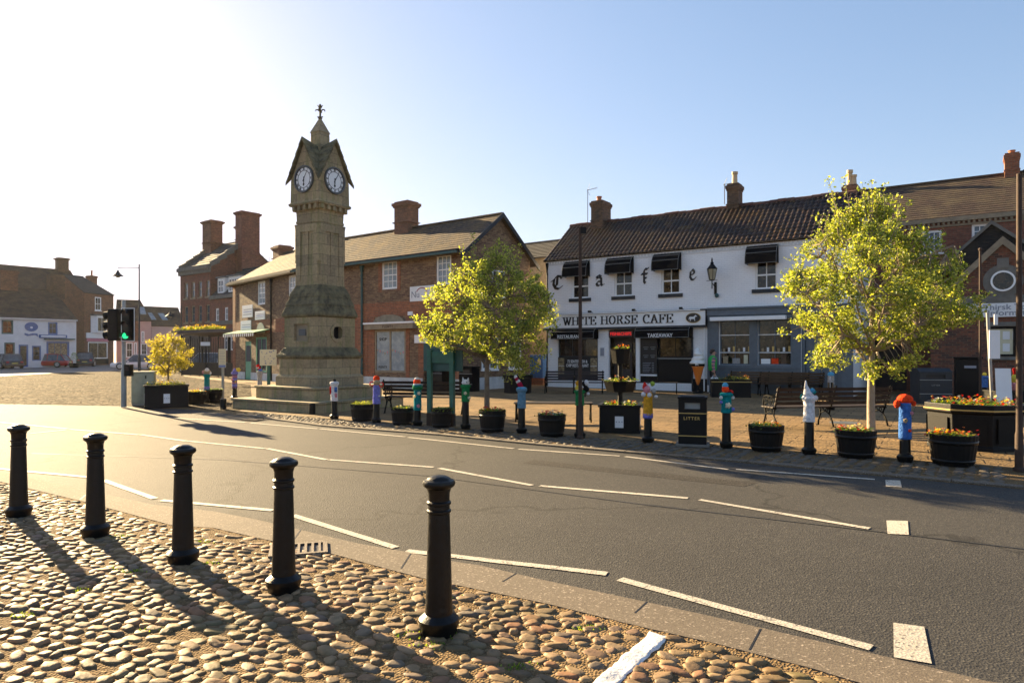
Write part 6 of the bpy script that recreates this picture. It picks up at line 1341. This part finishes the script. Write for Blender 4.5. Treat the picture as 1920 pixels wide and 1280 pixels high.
# bus shelter with planted roof
BS = Fac(340, 48, 446, 44); bs = T('bus_shelter', 'dark framed bus shelter with a yellow green planted roof', 'bus shelter', BS.A, BS.ang); L = BS.L
b = MB()
for i in range(7): x = L*i/6; b.box(x-.03, x+.03, 0, .06, 0, 2.75)
for i in range(3): x = L*i/2; b.box(x-.05, x+.05, 1.5, 1.6, 0, 2.75)
b.build('frame', 'black_paint', bs); b = MB(); b.box(.1, L-.1, .0, .04, .05, .95); b.build('lower_panel', 'black_paint', bs); b = MB()
for i in range(24): x = L*i/24; b.box(x-.012, x+.012, .01, .035, .95, 2.6)
b.build('railings', 'black_paint', bs); b = MB(); b.prism([(-.4, -.5, 2.95), (-.4, -.5, 3.15), (-.4, 2.2, 2.95), (-.4, 2.2, 2.75)], (L+.8, 0, 0)); ro = b.build('canopy', 'wood_door', bs)
def sh(): return (random.uniform(-.3, L*.62), random.uniform(-.4, 1.0))
plants(bs, sh, 3.14, 1800, ['petal_yellow'], .28, 'leaf_yellow', .06, 'roof_planting')
q = G(386, 712); fs_ = T('finger_sign', 'small white direction sign on a dark post by the bus shelter', 'sign', (q.x, q.y, 0)); k = q.y/F; b = MB(); b.lathe(0, 0, [(.06, 0), (.05, H+18*k)], 8); b.build('post', 'black_paint', fs_); MB().box(-.28, .28, -.08, -.06, H+12*k, H+19*k).build('panel', 'sign_white', fs_)
q = G(1310, 737, .02)
# =================== giant ice cream cone ===================
ic = T('ice_cream_display', 'giant orange ice cream cone display with white swirl outside the cafe', 'display', (q.x, q.y+.1, .018)); z = lambda y: H+(HY-y)*q.y/F
b = MB(); b.lathe(0, 0, [(.03, .30), (.08, .45), (.22, 1.02), (.25, 1.06), (.24, 1.10)], 20); b.build('cone', 'cone_orange', ic, 'all'); b = MB(); b.lathe(0, 0, [(.22, 1.05), (.262, 1.08), (.262, 1.18), (.2, 1.2)], 20); b.build('cone_band', 'knit_black', ic, 'all')
b = MB(); pr = []
for i in range(40):
    k = i/39; pr.append((max(.01, (.29*(1-k)**.62)*(1+.09*math.sin(k*24))), 1.17+k*.66))
b.lathe(0, 0, pr, 20); b.v = [(x+.03*math.sin(z_*14), y+.03*math.cos(z_*14), z_) for x, y, z_ in b.v]; b.build('swirl', 'ice_cream', ic, 'all')
b = MB(); b.lathe(0, 0, [(.22, 0), (.2, .05), (.04, .08), (.04, .4)], 14); b.build('stand', 'black_paint', ic, 'all')
b = MB(); b.prism([(-.1+x*.5, -.265, 1.15+z_*.5) for x, z_ in hs], (0, -.006, 0)); b.build('horse_figure', 'sign_white', ic)
# =================== cars ===================
def car(loc, rz, L, Wd, Hh, paint, label, est=False, group='cars parked by the far houses'):
    t = T('parked_car', label, 'car', loc, rz, group); b = MB(); hw = Wd/2
    # side profile: x from front (-) to rear (+), lower body then greenhouse
    lo = [(-.5, .30), (-.49, .55), (-.46, .62), (-.26, .70), (-.2, .74), (.38, .76), (.47, .74), (.495, .6), (.5, .32)]
    secs = [(0.80, .30, .55), (.9, .27, .62), (1.0, .24, .70)]
    xs = [-.5, -.485, -.45, -.36, -.22, -.1, .1, .28, .38, .46, .49, .5]
    def top(x):
        for (a, c), (d, e) in zip(lo[1:-1], lo[2:]):
            if a <= x <= d: return c+(e-c)*(x-a)/(d-a+1e-6)
        return .55
    st = 0; ring = []
    for x in xs:
        tz = top(x)*Hh/1.45*1.0; wf = 1-.16*max(0, (abs(x)-.38)/.12)**1.6; w_ = hw*wf; zb = .2+.06*max(0, (abs(x)-.42)/.08)
        P_ = [(-w_*.9, zb), (-w_, zb+.1), (-w_, tz*.75), (-w_*.96, tz-.06), (-w_*.85, tz), (w_*.85, tz), (w_*.96, tz-.06), (w_, tz*.75), (w_, zb+.1), (w_*.9, zb)]
        ring.append([(x*L, y, z_) for y, z_ in P_])
    for r_6 in ring: b.v += r_6
    n = 10
    for i in range(len(ring)-1):
        for k in range(n): j = (k+1) % n; b.f.append((i*n+k, (i+1)*n+k, (i+1)*n+j, i*n+j)); b.m.append(0)
    b.f.append(tuple(range(n))); b.f.append(tuple((len(ring)-1)*n+n-1-k for k in range(n))); b.m += [0, 0]
    body = b.build('body', paint, t, True)
    rx = .46 if est else .40; bz = .70*Hh/1.45; g_ = MB(); gx = [(-.22, bz), (-.06, Hh-.03), (.08, Hh), (.26, Hh-.02), (.36, Hh-.1), (rx, bz)]
    def cab(m, hwid, pts, mi=0):
        s_ = len(m.v)
        for x, z_ in pts:
            yy = hwid*(1-.22*(z_-bz)/(Hh-bz)); m.v += [(x*L, -yy, z_), (x*L, yy, z_)]
        k = len(pts); m.f.append(tuple(s_+2*i for i in range(k))); m.f.append(tuple(s_+2*i+1 for i in range(k))[::-1]); m.m += [mi, mi]
        for i in range(k-1): m.f.append((s_+2*i, s_+2*i+1, s_+2*i+3, s_+2*i+2)); m.m.append(mi)
    cab(g_, hw*.93, gx); g_.build('windows', 'glass_blue', body)
    r_5 = MB(); cab(r_5, hw*.945, [(-.075, Hh-.055), (-.055, Hh-.015), (.08, Hh+.015), (.26, Hh-.005), (.36, Hh-.09), (.345, Hh-.11), (.25, Hh-.06)])
    for s_ in (-1, 1):
        for xa, xb in ((-.225, -.06), (.07, .075), (.28, .29), (rx, .355)):
            def yy(z_): return s_*hw*.95*(1-.22*(z_-bz)/(Hh-bz))
            r_5.tube([(xa*L, yy(bz), bz), (xb*L, yy(Hh-.06), Hh-.06)], .028, 5)
    r_5.build('roof', paint, body)
    for sx_ in (-.31, .29):
        for s_ in (-1, 1):
            wv = MB(); N_ = 20; yc = s_*(hw-.09)
            def rg_(r, y): return [(sx_*L+r*math.cos(2*math.pi*i/N_), y, .32+r*math.sin(2*math.pi*i/N_)) for i in range(N_)]
            rs = [rg_(.2, yc-s_*.1), rg_(.32, yc-s_*.09), rg_(.325, yc+s_*.09), rg_(.3, yc+s_*.11), rg_(.21, yc+s_*.11)]
            for r_6 in rs: wv.v += r_6
            for i in range(4):
                for k in range(N_): j = (k+1) % N_; wv.f.append((i*N_+k, i*N_+j, (i+1)*N_+j, (i+1)*N_+k)); wv.m.append(0)
            wo_ = wv.build('wheel', 'rubber', t, 'all'); rm = MB(); rm.prism(rg_(.21, yc+s_*.095), (0, s_*.006, 0)) 
            for i in range(5): a = 2*math.pi*i/5; rm.tube([(sx_*L, yc+s_*.115, .32), (sx_*L+.2*math.cos(a), yc+s_*.115, .32+.2*math.sin(a))], .028, 5)
            rm.build('rim', 'alloy', wo_)
    for s_ in (-1, 1):
        h_ = MB(); h_.box(-.487*L, -.43*L, s_*hw*.58-.14, s_*hw*.58+.14, .56*Hh/1.45, .64*Hh/1.45); h_.build('headlight', 'head_light', body, bevel=.02)
        h_ = MB(); h_.box(.44*L, .4965*L, s_*hw*.66-.12, s_*hw*.66+.12, .56*Hh/1.45, .72*Hh/1.45); h_.build('taillight', 'tail_light', body, bevel=.02)
        h_ = MB(); h_.box(-.17*L, -.13*L, s_*(hw+.08)-.08, s_*(hw+.08)+.08, bz+.02, bz+.14); h_.build('mirror', paint, body, bevel=.02)
    h_ = MB(); h_.box(.499*L, .503*L, -.26, .26, .5, .6); h_.build('number_plate', 'number_plate', body)
    return t
car((W(88, 0, 74.0).x, 74.0, 0), R(12), 4.6, 1.8, 1.45, 'red_car', 'red hatchback parked in front of the white cottage', est=True)
car((W(14, 0, 69).x, 69, 0), R(-38), 4.5, 1.8, 1.48, 'black_car', 'black car with pale rear window, parked left of the red hatchback')
car((W(160, 0, 80).x, 80, 0), R(-60), 4.4, 1.85, 1.65, 'black_car', 'dark tall car parked beside the white cottage corner')
car((W(256, 0, 66).x, 66, 0), R(25), 4.3, 1.8, 1.45, 'white_car', 'white and dark car half hidden behind the golden tree')
car((W(383, 0, 55).x, 55, 0), R(8), 4.4, 1.8, 1.6, 'silver_car', 'silver car seen through the bus shelter railings')
car((W(434, 0, 58).x, 58, 0), R(-40), 4.2, 1.8, 1.7, 'silver_car', 'pale van like car at the right end of the bus shelter')
def shrub(loc, r, h, label, potm='black_paint'):
    t = T('potted_shrub', label, 'shrub', loc); MB().lathe(0, 0, [(r*.8, 0), (r, .5), (r*.9, .5)], 12).build('pot', potm, t); b = MB()
    for _ in range(500):
        z_ = .5+random.random()**.8*h; rr = r*(1-(z_-.5)/h*.7)*random.uniform(.7, 1.05); a = random.uniform(0, 6.28); x, y = rr*math.cos(a), rr*math.sin(a); s = .05
        b.poly([(x+random.uniform(-s, s), y+random.uniform(-s, s), z_+random.uniform(-s, s)) for _ in range(3)])
    b.build('foliage', 'leaf_mid', t)
shrub((W(139, 0, 72).x, 72, 0), .5, 1.1, 'conical clipped shrub in a dark pot between red hatchback and dark tall car')
# =================== trees ===================
def tree(loc, label, trunk_h, crown_c, crown_r, r0, nclus, nleaf, leaf, leafm, barkm, seed, spikes=(), lean=0, limbs=9, taper=.3):
    rnd = random.Random(seed); t = T('tree', label, 'tree', loc, 0, 'young street trees'); cc = Vector(crown_c); cr_ = Vector(crown_r)
    b = MB(); top = Vector((lean, 0, trunk_h)); mid_ = Vector((lean*.4, .02, trunk_h*.5))
    b.tube([(0, 0, 0), (0, 0, .06), mid_, top, top+Vector((.03, .02, cr_.z*.5)), top+Vector((.0, .04, cr_.z*1.1)), top+Vector((.02, 0, cr_.z*1.6))], [r0*1.35, r0*1.05, r0*.92, r0*.8, r0*.5, r0*.28, r0*.08], 12)
    b.build('trunk', barkm, t, 'all')
    br_m = MB(); nodes = []
    for i in range(limbs*2):
        a = 2*math.pi*(i/limbs)+rnd.uniform(-.3, .3); low = i < limbs; s0 = top+Vector((0, 0, rnd.uniform(-.12, .25) if low else rnd.uniform(.25, cr_.z*.9)))
        el = rnd.uniform(-.5, .35) if low else rnd.uniform(.2, .9); tgt = cc+Vector((cr_.x*.86*math.cos(a)*math.cos(el), cr_.y*.86*math.sin(a)*math.cos(el), cr_.z*.86*math.sin(el)))
        n = 7; pts = []
        for k in range(n+1):
            u = k/n; p = s0.lerp(tgt, u); p.z += (.22*math.sin(u*math.pi) if not low else -.06*math.sin(u*math.pi)+.10*u*(1-u)); p += Vector((rnd.gauss(0, .025), rnd.gauss(0, .025), rnd.gauss(0, .02)))*(u > 0); pts.append(p)
        rr = r0*(.42 if low else .3); br_m.tube(pts, [rr*(1-.85*k/n)+.002 for k in range(n+1)], 6); nodes += pts[1:]
    for k in range(8): nodes.append(top+Vector((0, 0, cr_.z*1.5*k/8)))
    lv = MB()
    def leafs(p, d, n, spread):
        for _ in range(n):
            q = p+Vector((rnd.gauss(0, spread), rnd.gauss(0, spread), rnd.gauss(0, spread*.8))); s = leaf*rnd.uniform(.6, 1.25)
            ax = Vector((rnd.gauss(0, 1), rnd.gauss(0, 1), rnd.gauss(0, .8)+.3)).normalized(); sd = ax.cross(Vector((rnd.gauss(0, 1), rnd.gauss(0, 1), rnd.gauss(0, 1)))).normalized(); up = ax.cross(sd)
            tip = q+ax*s; m = q+ax*s*.5; w_ = s*.30
            i0 = len(lv.v); lv.v += [tuple(q), tuple(m+sd*w_+up*s*.08), tuple(tip), tuple(m-sd*w_+up*s*.08)]
            lv.f += [(i0, i0+1, i0+2), (i0, i0+2, i0+3)]; lv.m += [0, 0]
    def inside():
        while True:
            v = Vector((rnd.uniform(-1, 1), rnd.uniform(-1, 1), rnd.uniform(-1, 1))); r = v.length
            if r > 1 or r < .15: continue
            if rnd.random() > .25+.75*r: continue
            nz = noise.noise(v*2.1+Vector((seed, 0, 0)))
            if r > .82+nz*.85: continue
            if noise.noise(v*3.4+Vector((0, seed, 0))) < .0 and rnd.random() < .93: continue
            tp_ = 1-taper*max(0, v.z)**1.3
            return cc+Vector((v.x*cr_.x*tp_, v.y*cr_.y*tp_, v.z*cr_.z))
    for _ in range(nclus):
        p = inside(); nd = min(nodes, key=lambda q: (q-p).length_squared+(.15 if q.z > p.z else 0)); m = nd.lerp(p, .55)+Vector((rnd.gauss(0, .02), rnd.gauss(0, .02), -.02))
        br_m.tube([nd, m, p], [.006+r0*.06, .004, .002], 3, cap=False)
        leafs(p, None, nleaf, leaf*.72); leafs(p.lerp(m, .5), None, nleaf//2, leaf*.6)
    for (x, y, z0, z1) in spikes:
        a_, e_ = Vector((x*.6, y*.6, z0-.5)), Vector((x, y, z1)); br_m.tube([a_, a_.lerp(e_, .5)+Vector((.02, 0, 0)), e_], [.012, .008, .003], 4)
        for k in range(7): u = .35+.65*k/6; leafs(a_.lerp(e_, u), None, 9, leaf*.65*(1.15-u*.4))
    for _ in range(int(nclus*.055)):
        a, e = rnd.uniform(0, 6.28), rnd.uniform(-.25, 1.35); q = Vector((math.cos(a)*math.cos(e), math.sin(a)*math.cos(e), math.sin(e))); tp_ = 1-taper*max(0, q.z)**1.3
        s_ = cc+Vector((q.x*cr_.x*tp_*.72, q.y*cr_.y*tp_*.72, q.z*cr_.z*.78)); e_ = s_+Vector((q.x*.22, q.y*.22, .16+.3*max(0, q.z)))*cr_.x*rnd.uniform(.5, .95); m_ = s_.lerp(e_, .5)+Vector((rnd.gauss(0, .03), rnd.gauss(0, .03), .02))
        br_m.tube([s_, m_, e_], [.008, .005, .003], 3, cap=False)
        for k in range(5): leafs(s_.lerp(e_, .25+.75*k/4), None, 7, leaf*.6)
    br_m.build('branches', barkm, t, 'all')
    lv.build('crown', leafm, t)
    return t
def at_tree(px, py): q = G(px, py, .02); return (q.x, q.y, .018)
tree(at_tree(1634, 838), 'taller bright green tree with smooth pale trunk rising by the nearest barrel planters', 1.45, (-.03, 0, 2.72), (1.72, 1.5, 1.62), .068, 980, 20, .057, 'leaf_spring', 'pale_bark', 5,
     spikes=[(-.75, 0, 3.9, 4.62), (-.42, .1, 3.9, 4.66), (.15, 0, 3.7, 4.25), (-.95, 0, 3.5, 3.95), (.55, .1, 3.7, 4.3), (-.1, -.2, 3.8, 4.5), (-.6, .2, 3.9, 4.4)], limbs=10, taper=.8)
tree(at_tree(913, 803), 'middle green tree in front of the cafe and brick gable', 1.30, (.03, 0, 2.42), (1.58, 1.4, 1.50), .062, 850, 18, .058, 'leaf_spring', 'bark', 11,
     spikes=[(-.3, 0, 3.6, 4.15), (.2, .1, 3.5, 4.0), (.75, 0, 3.3, 3.75), (-.7, 0, 3.1, 3.5), (1.25, .1, 2.6, 3.0)], limbs=9, taper=.45)
tree((W(309, 0, 21.4).x, 21.6, .55), 'small golden leaved tree growing in the large square planter', .45, (.0, 0, 1.02), (.80, .7, .66), .03, 330, 10, .058, 'leaf_gold', 'bark', 3, limbs=7)
# =================== person ===================
def skinned(name, verts, edges, radii, m, par, sub=2):
    me = bpy.data.meshes.new(name); me.from_pydata(verts, edges, []); me.materials.append(MATS[m]); o = bpy.data.objects.new(name, me); COL.objects.link(o); o.parent = par
    o.modifiers.new('skin', 'SKIN'); sv = me.skin_vertices[0].data
    for i, r in enumerate(radii): sv[i].radius = r if isinstance(r, tuple) else (r, r); sv[i].use_root = (i == 0)
    s = o.modifiers.new('sub', 'SUBSURF'); s.levels = sub; s.render_levels = sub
    o.modifiers['skin'].use_smooth_shade = True
    return o
q = G(1336, 737, .02); pe = T('person', 'person in green padded vest with striped sleeves carrying a white bag past the cafe', 'person', (q.x, q.y, .018), R(0))
# facing +x (profile), y towards the wall; body origin at the feet
V = [(0, 0, .93), (0, 0, 1.1), (.01, 0, 1.28), (.0, 0, 1.42), (.02, 0, 1.50), (.04, 0, 1.60), (.035, 0, 1.68),
     (0, -.09, .88), (.0, -.10, .50), (-.06, -.10, .09), (.06, -.10, .03),
     (0, .09, .88), (.04, .09, .50), (.06, .09, .09), (.18, .09, .03),
     (0, -.17, 1.38), (-.05, -.235, 1.12), (-.01, -.25, .88), (.01, -.25, .80),
     (0, .17, 1.38), (.02, .235, 1.12), (.10, .24, .90), (.13, .24, .82)]
E = [(0, 1), (1, 2), (2, 3), (3, 4), (4, 5), (5, 6), (0, 7), (7, 8), (8, 9), (9, 10), (0, 11), (11, 12), (12, 13), (13, 14), (3, 15), (15, 16), (16, 17), (17, 18), (3, 19), (19, 20), (20, 21), (21, 22)]
Rr = [(.13, .13), .12, .13, .09, .055, .095, .07, .085, .058, .04, .035, .085, .058, .04, .035, .055, .042, .032, .025, .055, .042, .032, .025]
skinned('body', V, E, Rr, 'skin', pe)
skinned('trousers', [V[0], V[7], V[8], (-.06, -.10, .12), V[11], V[12], (.06, .09, .12), (0, 0, 1.0)], [(0, 1), (1, 2), (2, 3), (0, 4), (4, 5), (5, 6), (0, 7)], [.155, .11, .085, .07, .11, .085, .07, .15], 'trousers', pe)
for s_, nd in ((-1, (15, 16, 17)), (1, (19, 20, 21))):
    p0, p1, p2 = (Vector(V[i]) for i in nd); b = MB(); n_ = 12
    for i in range(n_):
        a_, c_ = i/n_, (i+1)/n_
        f = lambda u: p0.lerp(p1, u*2) if u < .5 else p1.lerp(p2, u*2-1)
        b.tube([f(a_), f(c_)], [.075-.025*a_, .075-.025*c_], 10, mi=i % 3, cap=(i in (0, n_-1)))
    b.build('sleeve', ['knit_purple', 'knit_beige', 'knit_pink'], pe, 'all')
b = MB(); b.lathe(.0, 0, [(.15, .90), (.175, .95), (.18, 1.1), (.185, 1.25), (.17, 1.38), (.11, 1.46), (.085, 1.50)], 20, sx=.95, sy=1.12); b.build('vest', 'vest_green', pe, 'all')
b = MB(); b.ball((.0, 0, 1.685), .098, 14, sz=.85); b.ball((-.045, 0, 1.63), .075, 12); b.build('hair', 'hair', pe, 'all')
b = MB(); b.tube([(.125, 0, 1.62), (.15, 0, 1.59), (.13, 0, 1.575)], [.012, .018, .012], 6); b.build('nose', 'skin', pe, 'all')
b = MB(); b.box(.117, .130, -.055, -.03, 1.615, 1.625); b.box(.117, .130, .03, .055, 1.615, 1.625); b.box(.112, .126, -.025, .025, 1.54, 1.548); b.build('face_features', 'hair', pe)
b = MB(); b.ball((.01, -.095, 1.60), .022, 8, sz=1.4); b.ball((.01, .095, 1.60), .022, 8, sz=1.4); b.build('ears', 'skin', pe, 'all')
for hx, hy, hz in ((.01, -.25, .80), (.13, .24, .82)):
    vs = [(hx, hy, hz), (hx, hy, hz-.05)]; es = [(0, 1)]; rs = [(.022, .03), (.018, .034)]
    for k, (dx_, ln) in enumerate(((-.028, .055), (-.010, .065), (.009, .062), (.026, .05))):
        i0 = len(vs); vs += [(hx+dx_, hy, hz-.07), (hx+dx_, hy-.008*(1 if hy < 0 else -1), hz-.07-ln*.6), (hx+dx_, hy+.012*(1 if hy < 0 else -1), hz-.07-ln)]; es += [(1, i0), (i0, i0+1), (i0+1, i0+2)]; rs += [.009, .008, .007]
    i0 = len(vs); vs += [(hx+.035, hy, hz-.035), (hx+.045, hy, hz-.075)]; es += [(0, i0), (i0, i0+1)]; rs += [.010, .008]
    skinned('hand', vs, es, rs, 'skin', pe, 1)
for fx, fy in ((-.06, -.10), (.06, .09)):
    b = MB(); b.tube([(fx-.07, fy, .045), (fx, fy, .055), (fx+.12, fy, .04), (fx+.19, fy, .03)], [.035, .048, .042, .022], 10); b.build('shoe', 'knit_black', pe, 'all'); MB().box(fx-.09, fx+.2, fy-.045, fy+.045, 0, .018).build('sole', 'sign_white', pe, bevel=.006)
bg_ = T('carrier_bag', 'white carrier bag with black print held by the person in green', 'bag', (q.x-.0, q.y-.25, .36)); b = MB()
b.v = []; b.lathe(0, 0, [(.10, 0), (.15, .02), (.165, .15), (.15, .27), (.12, .30)], 14, sx=1.0, sy=.5); b.build('bag', 'sign_white', bg_, 'all'); b = MB(); b.tube([(-.10, 0, .28), (-.05, 0, .36), (.0, 0, .40), (.06, 0, .36), (.10, 0, .28)], .009, 5); b.build('handle', 'sign_white', bg_); b = MB(); b.prism([(-.09, -.088, .10), (.09, -.088, .10), (.06, -.088, .2), (0, -.088, .15), (-.06, -.088, .2)], (0, -.004, 0)); b.build('print', 'black_ink', bg_)

# =================== lens glare towards the sun, put in as thin scattering air ===================
hz = MB(); hz.box(-150, 60, -6, 135, -1.2, 17); ho_ = hz.build('glare_haze', 'white_paint'); ho_['kind'] = 'stuff'
m = bpy.data.materials.new('glare_haze'); m.use_nodes = True; nt = m.node_tree; nt.nodes.clear(); out = nt.nodes.new('ShaderNodeOutputMaterial'); pv = nt.nodes.new('ShaderNodeVolumePrincipled')
pv.inputs['Density'].default_value = .00009; pv.inputs['Anisotropy'].default_value = .4; pv.inputs['Color'].default_value = (.95, .95, .95, 1); nt.links.new(pv.outputs[0], out.inputs['Volume'])
ho_.data.materials.clear(); ho_.data.materials.append(m)
